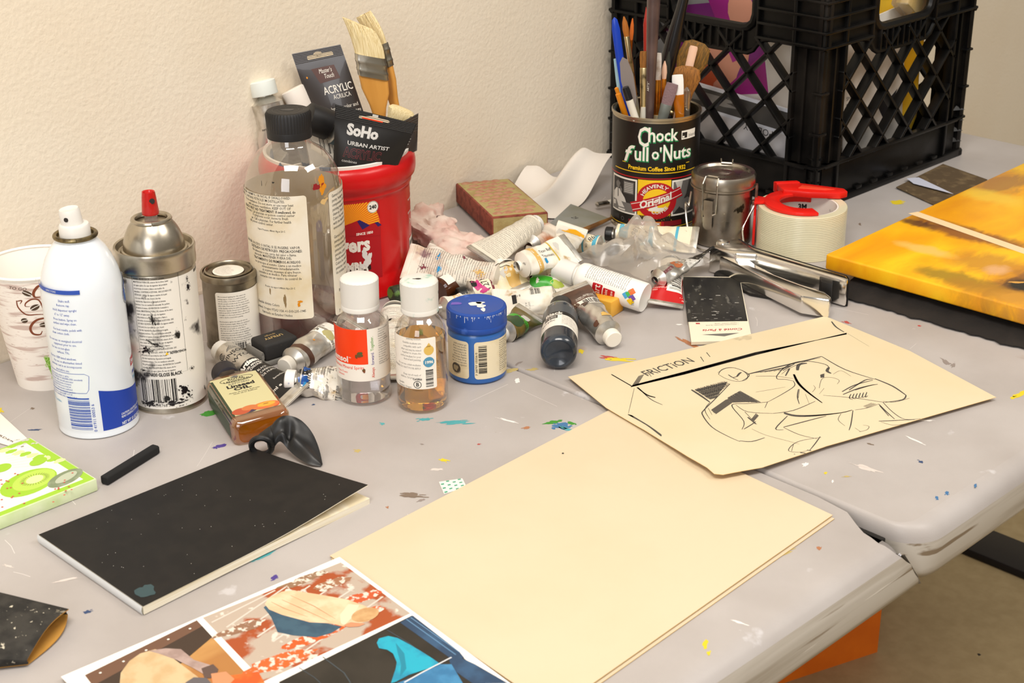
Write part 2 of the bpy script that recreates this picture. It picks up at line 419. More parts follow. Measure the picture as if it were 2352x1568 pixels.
for q in [(1945, 740, 12, 3, 'red', .3), (2112, 748, 6, 2, 'red', 0), (2345, 905, 22, 6, 'yellow', -.4), (2330, 912, 14, 4, 'yellow', -.2), (2172, 832, 14, 5, 'grey', .5), (2190, 838, 8, 5, 'grey', -.6),
          (1897, 1086, 5, 3, 'yellow', 0), (1850, 1066, 10, 5, 'white', -.3), (1912, 1105, 3, 4, 'white', 0), (1945, 1094, 12, 2, 'ochre', 0), (2115, 1060, 9, 3, 'darkblue', .3), (2152, 1143, 6, 5, 'blue', -.3),
          (2175, 1132, 6, 5, 'blue', 0), (2240, 1115, 5, 4, 'blue', 0), (2000, 1020, 12, 2, 'umber', .2), (1990, 1075, 40, 5, 'pale', .3), (2100, 1010, 30, 2, 'white', .4), (1585, 790, 45, 4, 'rust', .45), (1690, 650, 10, 4, 'red', .2),
          (1975, 515, 4, 3, 'umber', 0), (2060, 465, 22, 5, 'yellow', 0), (2350, 395, 10, 8, 'yellow', 0), (1420, 826, 40, 5, 'yellow', .05), (1400, 821, 26, 4, 'red', .1), (1560, 745, 8, 2, 'white', 0), (1335, 806, 8, 6, 'yellow', 0),
          (2125, 965, 26, 2, 'white', .1), (1750, 655, 24, 3, 'grey', .1)]:
    stain(R_, q[0], q[1], q[2], q[3], pc[q[4]], q[0] * .137, q[5])
for q in [(482, 948, 30, 6, 'green', -.15), (505, 1025, 19, 5, 'purple', -.25), (878, 973, 7, 3, 'teal', .2), (1045, 970, 42, 5, 'teal', -.05), (975, 963, 20, 4, 'teal', -.1), (1018, 1056, 14, 5, 'yellow', .2), (945, 1137, 36, 7, 'umber', .05), (968, 1148, 12, 3, 'grey', -.3),
          (630, 1326, 14, 6, 'purple', -.3), (600, 1278, 45, 5, 'teal', -.4), (1290, 978, 30, 9, 'blue', .1), (1268, 970, 26, 5, 'green', -.1), (1300, 985, 24, 4, 'teal', .3), (1312, 972, 14, 4, 'green', .2), (1210, 982, 14, 3, 'rust', -.2), (1165, 965, 30, 2, 'white', .25), (1188, 874, 9, 6, 'white', .1),
          (1175, 850, 20, 6, 'ochre', -.2), (80, 987, 18, 2, 'darkblue', 0), (75, 938, 6, 3, 'umber', 0), (0, 941, 10, 6, 'yellow', 0), (200, 1405, 16, 4, 'darkblue', -.2), (410, 1360, 8, 3, 'grey', 0), (820, 1035, 10, 4, 'ochre', 0), (970, 1020, 5, 2, 'grey', 0),
          (1190, 835, 12, 3, 'grey', -.6), (1100, 1020, 5, 2, 'red', 0), (890, 1165, 5, 3, 'rust', 0), (560, 940, 5, 2, 'rust', 0), (720, 929, 5, 2, 'darkblue', 0), (1000, 1078, 20, 3, 'pale', 0), (1800, 1270, 30, 6, 'ochre', -.3), (1880, 1258, 8, 5, 'rust', .3), (1700, 1430, 30, 3, 'white', .3),
          (1620, 1480, 9, 14, 'yellow', .2), (1628, 1500, 5, 6, 'yellow', 0), (20, 1300, 14, 3, 'pale', .2), (160, 1330, 40, 3, 'pale', -.2), (1225, 848, 18, 4, 'ochre', -.1)]:
    stain(Lf, q[0], q[1], q[2], q[3], pc[q[4]], q[0] * .137, q[5])
# long hairline scratches
rs_ = random.Random(5); m_scr = mat('scratch', '#d5d0cc', rough=.5)
for i in range(60):
    d_ = Lf if i % 2 else R_
    x = rs_.uniform(-650, -120) if i % 2 else rs_.uniform(-90, 500); y = rs_.uniform(-720, -60); a = rs_.uniform(0, pi); l = rs_.uniform(8, 60)
    d_.line([(x, y), (x + l * .5 * cos(a) + rs_.uniform(-2, 2), y + l * .5 * sin(a)), (x + l * cos(a), y + l * sin(a))], rs_.uniform(.2, .6), m_scr, .5)
d2 = lambda u, v, l: (u, v, ZT + l)
b.dec(R_, d2)
b.build('tabletop', tb, inv)['label'] = 'right half of the tabletop with a rounded corner at the seam'
# left half: swept profile, its end at the seam jagged
pr = [(YF + 5, -TH), (YF + 1, -TH + 4), (YF, -TH + 8), (YF, -30), (YF, -18)] + [(YF + 18 - 18 * cos(radians(a)), -18 + 18 * sin(radians(a))) for a in range(15, 91, 15)] + [(YF + 26, 0), (YF + 34, 0), (YF + 44, 0), (YF + 60, 0), (YF + 90, 0)]
jag = [9, 8, 7, 0, -8, -14, -18, -22, -24, -25, -26, -23, -21, -15, -4, 0, 0]
b = M(); vs = []; xs = [XL, -900, -600, -300, XS - 22]
for i, (y, z) in enumerate(pr): vs += [(x, y, ZT + z) for x in xs] + [(XS - 1 + jag[min(i, len(jag) - 1)], y, ZT + z)]
w = len(xs) + 1; fs = [(i * w + k, i * w + k + 1, (i + 1) * w + k + 1, (i + 1) * w + k) for i in range(len(pr) - 1) for k in range(w - 1)]
fl = [f for f in fs if f[0] < 6 * w]; ft = [f for f in fs if f[0] >= 6 * w]
b.add(vs, fl, m_edge); b.add(vs, ft, m_table)
b.add([(XL, YF + 90, ZT), (XS - 1, YF + 90, ZT), (XS - 1, wally(XS / 1000) * 1000 - 3, ZT), (XL, wally(XL / 1000) * 1000 - 3, ZT)], [(0, 1, 2, 3)], m_table)
b.add([(XL, YF + 5, ZT - TH), (XS - 3, YF + 5, ZT - TH), (XS - 3, -30, ZT - TH), (XL, -30, ZT - TH)], [(3, 2, 1, 0)], m_edge)
b.add([(XS - 32, YF + 8, ZT - TH + 2), (XS - 32, -25, ZT - TH + 2), (XS - 32, -25, ZT - 3), (XS - 32, YF + 22, ZT - 3)], [(0, 1, 2, 3)], m_dark)  # end plate painted near-black for the shade inside the hollow half
b.box((XS - 4, YF + 47, ZT - 27), (5, 40, 34), m_dark, 1)  # added block, its dark colour paints the shade in the seam gap
# torn lip of the broken wall, standing a little proud of the seam
lip = [(XS + 8, YF + 3, -TH + 2), (XS + 10, YF + 12, -34), (XS + 7, YF + 19, -24), (XS - 4, YF + 14, -19), (XS - 11, YF + 8, -13)]
lo = [(XS + 8, YF - .5, -TH + 4), (XS + 3, YF - .5, -34), (XS - 5, YF - .5, -24), (XS - 9, YF, -18), (XS - 14, YF + 3, -9)]
b.add([(x, y, ZT + z) for x, y, z in lip + lo], [(i, i + 1, i + 6, i + 5) for i in range(4)], m_edge)
b.tube([(x, y, ZT + z) for x, y, z in lip], .7, m_tear, n=6)
b.dec(Lf, d2)
b.build('tabletop', tb, inv)['label'] = 'left half of the tabletop, broken off along the seam'
m_blk = mat('black_steel', '#17161a', rough=.45, spec=.4)
for x, xf_ in ((850, 1070), (-1200, -1300)):
    b = M(); b.box((xf_, -300, 7), (84, 640, 14), m_blk, 3); b.box((x, -400, ZT - TH - 12), (30, 600, 22), m_blk, 4)
    for y in (-60, -560): b.tube([(xf_, y, 10), (x, y - 40, ZT - TH - 1)], 14, m_blk, 14)
    b.build('leg_frame', tb, inv)

# ---- orange bag on the floor under the table
m_bag = mat('orange_paper', '#fa7f14', rough=.6, col2='#ee7410', scale=14, lo=.4, hi=.6, bump=.1, bscale=40)
c1, c2 = at(2015, 1497, -T), at(1735, 1590, -T)
ex = (c2 - c1); Lb = ex.length * 1000; ang = atan2(ex.y, ex.x)
hb = 330
def bag(u, v, side):
    # u along the front, v up; pinched towards the top
    pin = 30 * sm(v) ; x = Lb * u; y = 0
    return (x, y, v)
b = M(); nu, nv = 10, 10; DP = 130.0
def sect(z):
    t = z / hb; k = 1 - .22 * sm(t * 1.1); w = 24 * sin(pi * min(1, t * 1.6))
    return [(0, 0), (Lb * .5, -3 * sin(t * 5)), (Lb, 0), (Lb - 3, DP * k * .5), (Lb, DP * k), (Lb * .5, DP * k + 3), (0, DP * k), (w, DP * k * .5)], z
vs = []; zz = [hb * k / nv for k in range(nv + 1)]
for z in zz:
    s_, z_ = sect(z); t = z / hb; sh = 14 * sin(pi * t)
    vs += [(x + (sh * (1 - x / Lb) if False else 0), y + 0, z) for x, y in s_]
fs = [(i * 8 + k, i * 8 + (k + 1) % 8, (i + 1) * 8 + (k + 1) % 8, (i + 1) * 8 + k) for i in range(nv) for k in range(8)] + [tuple(range(7, -1, -1))]
b.add(vs, fs, m_bag)
o = b.build('paper_bag', xf=Matrix.Translation(c1) @ Matrix.Rotation(ang, 4, 'Z') @ Matrix.Scale(-1, 4, (0, 1, 0)))
tag(o, 'orange paper bag standing on the floor under the table', 'bag')

# ------------------------------------------------------------------ milk crate and what is in it
m_crate = mat('black_crate_plastic', '#080808', rough=.34, spec=.28, col2='#1c1814', scale=18, lo=.5, hi=.75, detail=6, rough2=.65, bump=.05, bscale=500)
CS, CH = 330.0, 280.0
cx0, cy0 = 0.450, -0.275
b = M(); h = CS / 2
def wallx(k): return Matrix.Rotation(k * pi / 2, 4, 'Z') @ Matrix.Translation((-h, -h, 0))
hand = [(103, 250), (103, 218), (106, 208), (113, 202), (122, 200), (208, 200), (217, 202), (224, 208), (227, 218), (227, 250)]
for k in range(4):
    X = wallx(k)                                              # x 0..330 along the wall, y inward
    b.box((165, 5, 4), (CS, 10, 8), m_crate, 1.2, X); b.box((165, 8, 29), (CS - 36, 6, 44), m_crate, 1, X); b.box((165, 6, 51), (CS - 36, 11, 5), m_crate, 1.2, X)
    for x in range(60, 290, 34): b.box((x, 4, 10), (12, 6, 5), m_crate, 1, X)
    for x in (45, 285):
        b.box((x, 7, 145), (5, 12, 275), m_crate, 1, X); b.box((x + (-21 if x < 100 else 21), 10, 140), (42, 4, 272), m_crate, 0, X); b.box((x + (-16 if x < 100 else 16), 8, 120), (3, 8, 140), m_crate, 0, X)
    b.box((2.5 + 4, 6.5, 140), (9, 9, 278), m_crate, 3, X)
    for z in (20, 34, 48, 62): b.add([(6, -1, z), (22, 8, z), (6, 8, z), (14, 8, z + 5)], [(0, 1, 3), (0, 3, 2), (0, 2, 1)], m_crate, X); b.add([(324, -1, z), (308, 8, z), (324, 8, z), (316, 8, z + 5)], [(0, 3, 1), (0, 2, 3), (0, 1, 2)], m_crate, X)
    for z in (8, 52): b.box((24, 6, z), (44, 12, 3), m_crate, .8, X); b.box((306, 6, z), (44, 12, 3), m_crate, .8, X)
    for z in (92, 140): b.box((8, 6, z), (14, 12, 3), m_crate, .8, X); b.box((322, 6, z), (14, 12, 3), m_crate, .8, X)
    # top band round the hand hole
    lowl = [(0, 192), (80, 192), (90, 190), (98, 184), (104, 176), (112, 172), (165, 171)]
    lft = lowl + [(165, 200), (122, 200), (113, 202), (106, 208), (103, 218), (103, 250), (165, 250), (165, CH), (0, CH)]
    for poly in (lft, [(CS - x, z) for x, z in reversed(lft)]):
        b.prism(poly, 0, 5, m_crate, 0, X @ Matrix(((1, 0, 0, 0), (0, 0, -1, 11), (0, 1, 0, 0), (0, 0, 0, 1))))
    for z in (193, 210, 227, 244, 261, 278):
        b.box((49, 5, z), (97, 11, 3.5), m_crate, 1, X); b.box((281, 5, z), (97, 11, 3.5), m_crate, 1, X)
        if z > 250: b.box((165, 5, z), (140, 11, 3.5), m_crate, 1, X)
    for x in (45, 97, 233, 285): b.box((x, 5.5, 236), (3.5, 10, 86), m_crate, .8, X)
    for x in range(116, 220, 12): b.box((x, 6, 186), (2.5, 9, 26), m_crate, .6, X)
    b.tube([(x, 6, z) for x, z in hand], 5.5, m_crate, 8, X, up=(0, 1, 0)); b.tube([(x, 5, z) for x, z in lowl] + [(CS - x, 5, z) for x, z in reversed(lowl)], 3.2, m_crate, 6, X, up=(0, 1, 0))
    for c in [i * 55 - 165 for i in range(-1, 9)]:            # diamond lattice
        for sgn in (1, -1):
            cc = c + 12
            x0, z0, x1, z1 = cc, 50., cc + 142., 192.
            if x0 < 44: z0 += 44 - x0; x0 = 44
            if x1 > 286: z1 -= x1 - 286; x1 = 286
            if x1 - x0 < 12: continue
            if sgn < 0: x0, x1 = CS - x0, CS - x1
            a = atan2(z1 - z0, x1 - x0); L_ = sqrt((x1 - x0) ** 2 + (z1 - z0) ** 2)
            b.box((0, 0, 0), (L_ + 4, 13, 4), m_crate, 1, X @ Matrix.Translation(((x0 + x1) / 2, 7.5, (z0 + z1) / 2)) @ Matrix.Rotation(-a, 4, 'Y'))
for i in range(7): b.box((-132 + 44 * i, 0, 6), (6, 310, 5), m_crate); b.box((0, -132 + 44 * i, 6), (310, 6, 5), m_crate)
crate_o = b.build('milk_crate', xf=Matrix.Translation((cx0 + h / 1000, cy0 + h / 1000, T + .0004)))
tag(crate_o, 'black plastic milk crate with diamond lattice sides in the corner of the table', 'crate')

# contents of the crate: magazines, prints, cartons and a yellow bag standing on the crate floor
m_white = mat('white_paper', '#ece6dd', rough=.6); m_cream = mat('cream_paper', '#efe2c6', rough=.6)
CRT = Matrix.Translation((cx0, cy0, T + .0095))
def inc(x, y, z=0, rz=0, lean=0.0, roll=0.0):
    return CRT @ Matrix.Translation((x / 1000, y / 1000, z / 1000)) @ Matrix.Rotation(rz, 4, 'Z') @ Matrix.Rotation(lean, 4, 'X') @ Matrix.Rotation(roll, 4, 'Y')
cm = lambda k, c: mat('print_' + k, c, rough=.35)
def card(name, label, cat, w, h, th, xf, m, deco=None, group=None):
    b = M(); b.box((0, 0, h / 2), (w, th, h), m, min(.4, th / 3))
    if deco: b.dec(deco, lambda u, v, l: (u, -th / 2 - l, v))
    return tag(b.build(name, xf=xf), label, cat, group)
# faces looking to the left side of the crate (x = 0 side): cards turned so that -y is -x
f_l = -pi / 2
d = D().rect(-90, 60, 60, 215, cm('violet', '#8c2f86')).blob(-10, 95, 34, 45, cm('peach', '#e8a58a'), 2, 3).blob(-40, 90, 22, 30, cm('orange', '#d9683f'), 3, 5).rect(-90, 175, 60, 222, cm('grey', '#a9a8a6'), 2).poly([(-20, 60), (60, 60), (60, 110)], cm('magenta', '#b0308f'), 3).poly([(-30, 215), (0, 215), (40, 110), (10, 100)], cm('magenta', '#b0308f'), 4).blob(30, 150, 20, 40, cm('peach', '#e8a58a'), 5, 8).rect(62, 20, 100, 200, cm('ivory', '#e6ded2'))
card('photo_print', 'glossy print with a violet and peach picture showing through the crate lattice', 'print', 240, 235, 1.2, inc(64, 168, 30, f_l, 0.0, -.2), m_white, d)
d = D().rect(-110, 60, 110, 84, cm('bw', '#4c4a48')).blob(-40, 72, 50, 6, cm('mid', '#918e8a'), 2, 2).rect(-110, 20, 110, 56, cm('pale', '#d9d6d8')).text('POETRY', 70, 56, 9, cm('ink', '#26272c'), 2, rot=pi)
card('magazine', 'white magazine with a grey photograph strip standing low behind the crate lattice', 'magazine', 250, 88, 4, inc(40, 165, 12, f_l, 0.0, .06), cm('cool', '#dfe2ea'), d)
d = D().rect(-100, 150, 100, 250, cm('teal', '#2f7f93')).rect(-100, 40, 100, 140, cm('char', '#2d2b2b')).poly([(-60, 60), (0, 130), (40, 50)], cm('leaf', '#2e7a5a'), 2).poly([(0, 70), (80, 130), (90, 60)], m_white, 2)
card('magazine', 'dark magazine with teal and leaf green shapes leaning inside the crate', 'magazine', 220, 270, 5, inc(92, 160, 22, f_l, 0.0, -.14), cm('warmw', '#e4dcd0'), d)
d = D().rect(-60, 120, 60, 290, cm('sky', '#2b86b8')).rect(-60, 20, 60, 110, cm('slate', '#5e6064'))
card('postcard_board', 'pale board with a bright blue panel standing by the left side of the crate', 'card', 150, 300, 2, inc(112, 215, 28, f_l, 0.0, -.3), cm('pale2', '#d8d4d6'), d)
# faces looking to the front (y = 0 side)
d = D().para(['SHIP TO', 'FRAGILE'], -60, 90, 5, 9, cm('ink', '#26272c')).poly([(10, 60), (26, 90), (34, 66), (52, 74), (36, 52), (30, 30)], cm('ink', '#26272c'), 2)
card('envelope', 'white envelope with a black ink mark standing by the front side of the crate', 'envelope', 130, 180, 2, inc(184, 44, 12, 0, 0, -.10), m_white, d)
d = D(); 
for k in range(14): d.line([(-32, 30 + k * 7), (32, 44 + k * 7.5 + nz(k, 3) * 9)], 1.6, cm('sepia', '#6f5c4a'), 1)
card('photo_print', 'sepia print of bare branches standing at the left of the front crate side', 'print', 66, 175, 1.5, inc(84, 48, 8, 0, .0, .10), cm('tan', '#a2907a'), d)
b = M(); b.lathe([(.1, 0), (55, 0), (62, 190), (66, 191), (67, 197), (62, 199), (59, 197), (52, 6), (.1, 6)], mat('white_tub_plastic', '#e6e4e0', rough=.4), 40)
tag(b.build('plastic_tub', xf=inc(205, 175, 4)), 'round white plastic tub with a rolled rim inside the crate', 'tub')
m_ybag = mat('yellow_plastic', '#eeb211', rough=.4, col2='#f4c93a', scale=14, lo=.4, hi=.6, bump=.2, bscale=40)
b = M(); b.lathe([(.1, 0), (28, 0), (40, 40), (36, 110), (46, 190), (52, 245), (30, 268), (.1, 262)], m_ybag, 32, dr=lambda a, z, k: 6 * nz(cos(a) * 2, sin(a) * 2, z * .02), sx=1.1)
tag(b.build('plastic_bag', xf=inc(262, 74, 4, .1) @ Matrix.Diagonal((.80, .85, 1.0, 1))), 'crumpled bright yellow plastic bag filling the right of the crate', 'bag')
b = M(); b.box((0, 0, 30), (46, 24, 60), thin('clear_box', '#f3efe0', .08, .25, '#fff8e6'), 1.5); b.box((0, 0, 26), (38, 16, 44), cm('amber', '#e9c65a'), 1)
tag(b.build('clear_box', xf=inc(212, 30, 190, .1, -.1, .6)), 'small clear plastic box tilted in the front hand hole of the crate', 'box')

# ------------------------------------------------------------------ coffee can and brushes
P_c = front(1500, 537, .0505); RC = 50.0
HC = hz(front(1500, 537, .0505) , 246) * 1000
m_tin = mat('tinned_steel', '#b9ae98', rough=.32, metal=1, col2='#8f8068', scale=60, lo=.5, hi=.7)
m_cb = mat('label_black', '#17130f', rough=.35); m_cw = mat('label_white', '#e9e4d8', rough=.4); m_cy = mat('label_yellow', '#f0c21c', rough=.4); m_cg = mat('label_green', '#1d8a4f', rough=.4); m_cr = mat('label_red', '#b3161f', rough=.4); m_ink = mat('ink_black', '#1a1817', rough=.5); m_g1 = mat('photo_grey', '#6d6a66', rough=.45); m_g2 = mat('photo_light', '#c9c5bd', rough=.45); m_g3 = mat('photo_dark', '#2c2a28', rough=.45)
can = thing('coffee_can', 'black coffee can with green-edged white lettering holding the paint brushes', 'can', stand(P_c))
b = M(); b.lathe([(.1, 1), (46, 1), (47, 0), (50.6, 0), (50.8, 3), (49.6, 4), (49.6, HC - 4), (50.8, HC - 3), (50.8, HC - .5), (50, HC), (47.5, HC - 1), (47, HC - 4), (47.6, HC - 6), (47.6, 4), (.1, 4)], m_tin, 64)
b.build('can_body', can)
d = D(); A_ = RC * pi
d.rect(-A_ + .5, 5, A_ - .5, HC - 6, m_cb, 0)
d.line([(-55, 71), (55, 71)], .9, m_cy, 1); d.line([(-A_, 64.5), (A_, 64.5)], 1.2, m_cr, 1); d.line([(-A_, 7), (A_, 7)], .7, m_cy, 1)
def outl(t, x, y, h, **k):
    d.text(t, x + .5, y - .5, h, m_cg, 1, bold=.085, **k); d.text(t, x, y, h, m_cw, 3, bold=.04, **k)
U = lambda x, y: uvc(can.matrix_basis, 49.75, x, y)
def outf(t, x0, x1, yb, yt, **k):
    d.fit(U, t, x0 + 1.4, x1 + 1.6, yb + 1.5, yt + 1.5, m_cg, 1, bold=.05, **k); d.fit(U, t, x0, x1, yb, yt, m_cw, 3, bold=.018, **k)
outf('C', 1464, 1490, 334, 288); outf('h', 1487, 1505, 325, 291); outf('ock', 1506, 1557, 324, 295); outf('f', 1432, 1458, 366, 327, shear=.3); outf('ull', 1456, 1489, 366, 333); outf("o'", 1496, 1519, 365, 338); outf('N', 1521, 1543, 370, 331); outf('uts', 1545, 1585, 365, 337)
d.fit(U, 'Premium Coffee Since 1932', 1443, 1574, 386, 376, m_cy, 2, bold=.03); v_ = U(1503, 380)[1]; d.line([(-41, v_), (-36, v_)], .7, m_cy, 2); d.line([(38, v_), (43, v_)], .7, m_cy, 2)
d.rect(30, 108, 52, 118, m_cw, 2); d.rect(31, 109.5, 38, 116, m_ink, 3); d.text('blend', 40, 110, 4, m_g1, 3); d.rect(31.5, 110, 34, 112, m_cw, 4)
# centre panel with medallion
d.rect(-19, 16, 19, 63, m_cy, 1); d.rect(-19, 16, 19, 21, mat('label_brown', '#3a2c18', rough=.4, col2='#1e150c', scale=400), 2)
d.rect(-60, 20, -20, 62, m_cw, 2); d.rect(-58, 22, -22, 60, m_g3, 3); d.rect(-38, 44, -24, 58, m_g1, 4)
for k in range(6): d.line([(-37, 46 + 2 * k), (-25, 46 + 2 * k)], .7, m_g2, 5)
d.poly([(-57, 32), (-56, 42), (-51, 47), (-45, 47), (-40, 42), (-36, 38), (-33, 31), (-40, 30), (-50, 29)], m_g2, 5); d.ell(-47.5, 53, 4, 5.6, m_g1, 6); d.poly([(-52, 53), (-51.5, 59), (-46, 60.5), (-43, 57), (-44, 54.5), (-48, 57)], m_g3, 7); d.poly([(-48.3, 47), (-47, 47), (-46.6, 38), (-48, 36.5)], m_g3, 6); d.poly([(-43, 51), (-40, 47), (-41, 43), (-44, 46)], m_g1, 7); d.rect(-44.5, 48, -41.5, 52, m_g3, 7)
d.rect(-58, 22, -22, 33, m_g1, 6); d.poly([(-50, 33), (-41, 33), (-36, 26.5), (-46, 26)], m_g2, 7); d.poly([(-57, 31), (-52, 32), (-52, 27), (-57, 26)], m_g2, 7); d.rect(-46, 23, -35, 25, m_g2, 8)
d.rect(20, 20, 60, 62, m_cw, 2); d.rect(22, 22, 58, 60, m_g1, 3); d.poly([(22, 22), (30, 30), (40, 44), (44, 60), (58, 60), (58, 22)], m_g3, 4); d.poly([(24, 60), (30, 44), (34, 60)], m_g2, 5); d.blob(40, 32, 10, 7, m_g1, 5, 4)
d.ell(3, 39, 23, 21.5, m_cr, 5, 40); d.ell(3, 39, 15.5, 14, m_cy, 6, 32); d.poly([(-6, 27), (10, 27), (12, 31), (4, 31), (4, 34), (-5, 33)], m_cw, 7)
rot = .32
d.poly([(-24, 24), (-28, 35), (30, 54), (34, 43)], m_cr, 8); d.line([(-26.6, 33), (30.6, 51.8)], .7, m_cw, 9); d.line([(-24.6, 26.4), (32.6, 45.2)], .7, m_cw, 9)
d.text('Original', 3, 35.2, 8.6, m_cw, 10, 'C', rot=rot, bold=.035, shear=.3, sx=1.0)
d.text('HEAVENLY', 3, 39, 4.2, m_cw, 9, 'C', bold=.02, arc=15.6, rot=.25, sx=1.1); d.text('COFFEE', 3, 39, 4.2, m_cw, 9, 'C', bold=.02, arc=-15.6, rot=.3, sx=1.1)
d.rect(-30, 8.5, 34, 14.5, mat('label_dark_red', '#7d1018', rough=.4), 2); d.rect(-14, 8.5, 12, 14.5, m_cr, 3); d.ring(-1, 11.5, 13, 3, .5, m_cy, 4, 45, 405, 4); d.text('MEDIUM', -1, 9.9, 3.4, m_cw, 4, 'C', bold=.03, sx=.9); d.text('MED', -24, 10.2, 2.4, m_cr, 4); d.ring(-39, 13, 2, 2, .4, m_g1, 3); d.rect(-58, 11, -45, 17, m_g3, 3)
for k in range(40):
    r_ = random.Random(k); d.blob(r_.uniform(-18, 22), r_.uniform(15, 22), .5, .35, mat('label_speck', '#b58a3a'), 4, k)
b = M(); b.dec(d, cyl(49.75), du=3.0); b.build('label', can)

def rig(A, B): return mx(A, B)
def brush(label, lo_, hi_, dep, kind, w, hcol, bl, fl, group='brushes in the coffee can', fcol=None, name='paint_brush', tilt=0.0, bcol=None, Pc=None, hw=None):
    """brush stuck handle down in the can: the two pixels give where it leaves the rim and its bristle tip; dep is how far behind the can axis (mm)"""
    Pc = Pc or P_c
    A = atd(lo_[0], lo_[1], Pc, dep / 1000); Bq = atd(hi_[0], hi_[1], Pc, dep / 1000 + tilt)
    ax = (Bq - A); vis = ax.length * 1000; ax.normalize()
    down = min(95.0, (A.z - T - .012) / max(ax.z, .3) * 1000 * .8)
    A0 = A - ax * (down / 1000); Ltot = vis + down
    r = thing(name, label, 'brush', mx(A0, Bq), group)
    hw = hw or w * .42
    zf = Ltot - bl - fl
    b = M(); n = 9
    b.lathe([(.6, 0), (hw * .5, 3)] + [(hw * (.5 + .5 * sin(pi * min(1, k / n * 1.05) * .5 + .0)) if k < n else w * .36, 3 + (zf - 3) * k / n) for k in range(1, n + 1)], hcol, 14); b.build('handle', r)
    fy = .45 if kind == 'flat' else 1.0
    b = M(); b.lathe([(w * .40, zf - 2), (w * .42, zf), (w * .42, zf + fl * .12), (w * .40, zf + fl * .15), (w * .46, zf + fl * .5), (w * .5, zf + fl - .5), (w * .47, zf + fl)], fcol or m_ferr, 20, sy=fy + .05); b.build('ferrule', r)
    b = M(); m_ = bcol or m_bris
    if kind == 'flat':
        b.lathe([(w * .45, zf + fl - 1), (w * .5, zf + fl + bl * .3), (w * .52, zf + fl + bl * .75), (w * .48, zf + fl + bl)], m_, 40, sy=fy * .8, dr=lambda a, z, k: .25 * ((k % 2) - .5) * w * .1)
    elif kind == 'fan':
        b.lathe([(w * .42, zf + fl - 1), (w * .6, zf + fl + bl * .3), (w * 1.0, zf + fl + bl * .7), (w * .85, zf + fl + bl * .93), (w * .4, zf + fl + bl)], m_, 40, sy=.25, dr=lambda a, z, k: .5 * ((k % 2) - .5))
    else:
        b.lathe([(w * .42, zf + fl - 1), (w * .55, zf + fl + bl * .35), (w * .42, zf + fl + bl * .7), (w * .1, zf + fl + bl)], m_, 20, dr=lambda a, z, k: .2 * ((k % 2) - .5))
    b.build('bristles', r)
    return r
def rod(name, label, cat, lo_, hi_, dep, prof, m, group=None, Pc=None, tilt=0.0, sy=1.0, parts=None, down=90):
    Pc = Pc or P_c
    A = atd(lo_[0], lo_[1], Pc, dep / 1000); Bq = atd(hi_[0], hi_[1], Pc, dep / 1000 + tilt); ax = (Bq - A).normalized(); vis = (Bq - A).length * 1000
    dn = min(down, (A.z - T - .012) / max(ax.z, .3) * 1000 * .85)
    r = mx(A - ax * dn / 1000, Bq); Lt = vis + dn
    b = M(); b.lathe([(q, z * Lt) for q, z in prof], m, 16, sy=sy)
    if parts:
        e = thing(name, label, cat, r, group); b.build(parts[0], e)
        for nm, fn in parts[1:]: bb = M(); fn(bb, Lt); bb.build(nm, e)
        return e
    return tag(b.build(name, xf=r), label, cat, group)
m_ferr = mat('brass_ferrule', '#cdb98a', rough=.28, metal=1, col2='#6d5f45', scale=90, lo=.55, hi=.68)
m_ferr2 = mat('nickel_ferrule', '#b9b3a8', rough=.3, metal=1, col2='#6d665c', scale=90, lo=.55, hi=.7)
m_cop = mat('copper_ferrule', '#b5651d', rough=.3, metal=.9, col2='#e0912f', scale=60, lo=.45, hi=.6)
m_bris = mat('tan_bristle', '#9a6426', rough=.7, col2='#6e4517', scale=1500, vscale=(1, 1, .05)); m_brd = mat('dark_bristle', '#5a4216', rough=.7, col2='#8a5f1d', scale=1500, vscale=(1, 1, .05))
m_hw = mat('pale_handle', '#d9d3c4', rough=.4); m_hk = mat('black_handle', '#151416', rough=.25, spec=.6); m_hb = mat('brown_handle', '#4a3a38', rough=.25, spec=.6, col2='#5d4a46', scale=20); m_hr = mat('red_handle', '#a8281b', rough=.35); m_hblue = mat('blue_handle', '#1740b5', rough=.3); m_hor = mat('orange_handle', '#e08a16', rough=.35); m_clearb = mat('amber_clear_handle', '#d9821a', rough=.12, trans=.55, ior=1.45); m_pink = mat('pink_wood', '#e3bba0', rough=.5)
m_stain = mat('stained_handle', '#8c877c', rough=.4, col2='#b0a47c', scale=50, lo=.45, hi=.6)
# upright tools, left to right
def blade(bb, Lt): bb.prism([(-3, 0), (3, 0), (7, 22), (7.5, 45), (4, 62), (-1, 66), (-5, 60), (-7, 40)], -.6, .6, mat('grey_blade', '#7f7672', rough=.5, smears=[('#a6503c', 60, .62, .03)]), 0, Matrix.Translation((0, 0, Lt * .52)) @ Matrix.Rotation(pi / 2, 4, 'X'))
rod('plastic_knife', 'tall bright blue plastic tool at the left of the coffee can', 'tool', (1438, 240), (1411, 40), 14, [(1.5, 0), (3.4, .1), (3.6, .45), (4.6, .75), (4.6, .93), (3, .985), (.5, 1)], m_hblue, sy=.45)
rod('painting_knife', 'painting knife with a grey leaf-shaped blade and bent shank in the coffee can', 'knife', (1452, 250), (1428, 108), -26, [(3, 0), (3.4, .2), (3, .42), (1.2, .45), (1.1, .54), (.2, .55)], m_stain, parts=['handle', ('blade', blade)])
brush('slim brush with a rust-tipped bent point beside the blue tool', (1464, 255), (1433, 38), 2, 'round', 6.5, m_stain, 22, 66, fcol=m_ferr, bcol=mat('rust_bristle', '#a8641d', rough=.7))
brush('thin orange-tipped brush behind the rust-tipped one', (1440, 240), (1453, 42), 22, 'round', 4, m_hor, 24, 30, bcol=mat('orange_bristle', '#c8641a', rough=.7), fcol=m_cop)
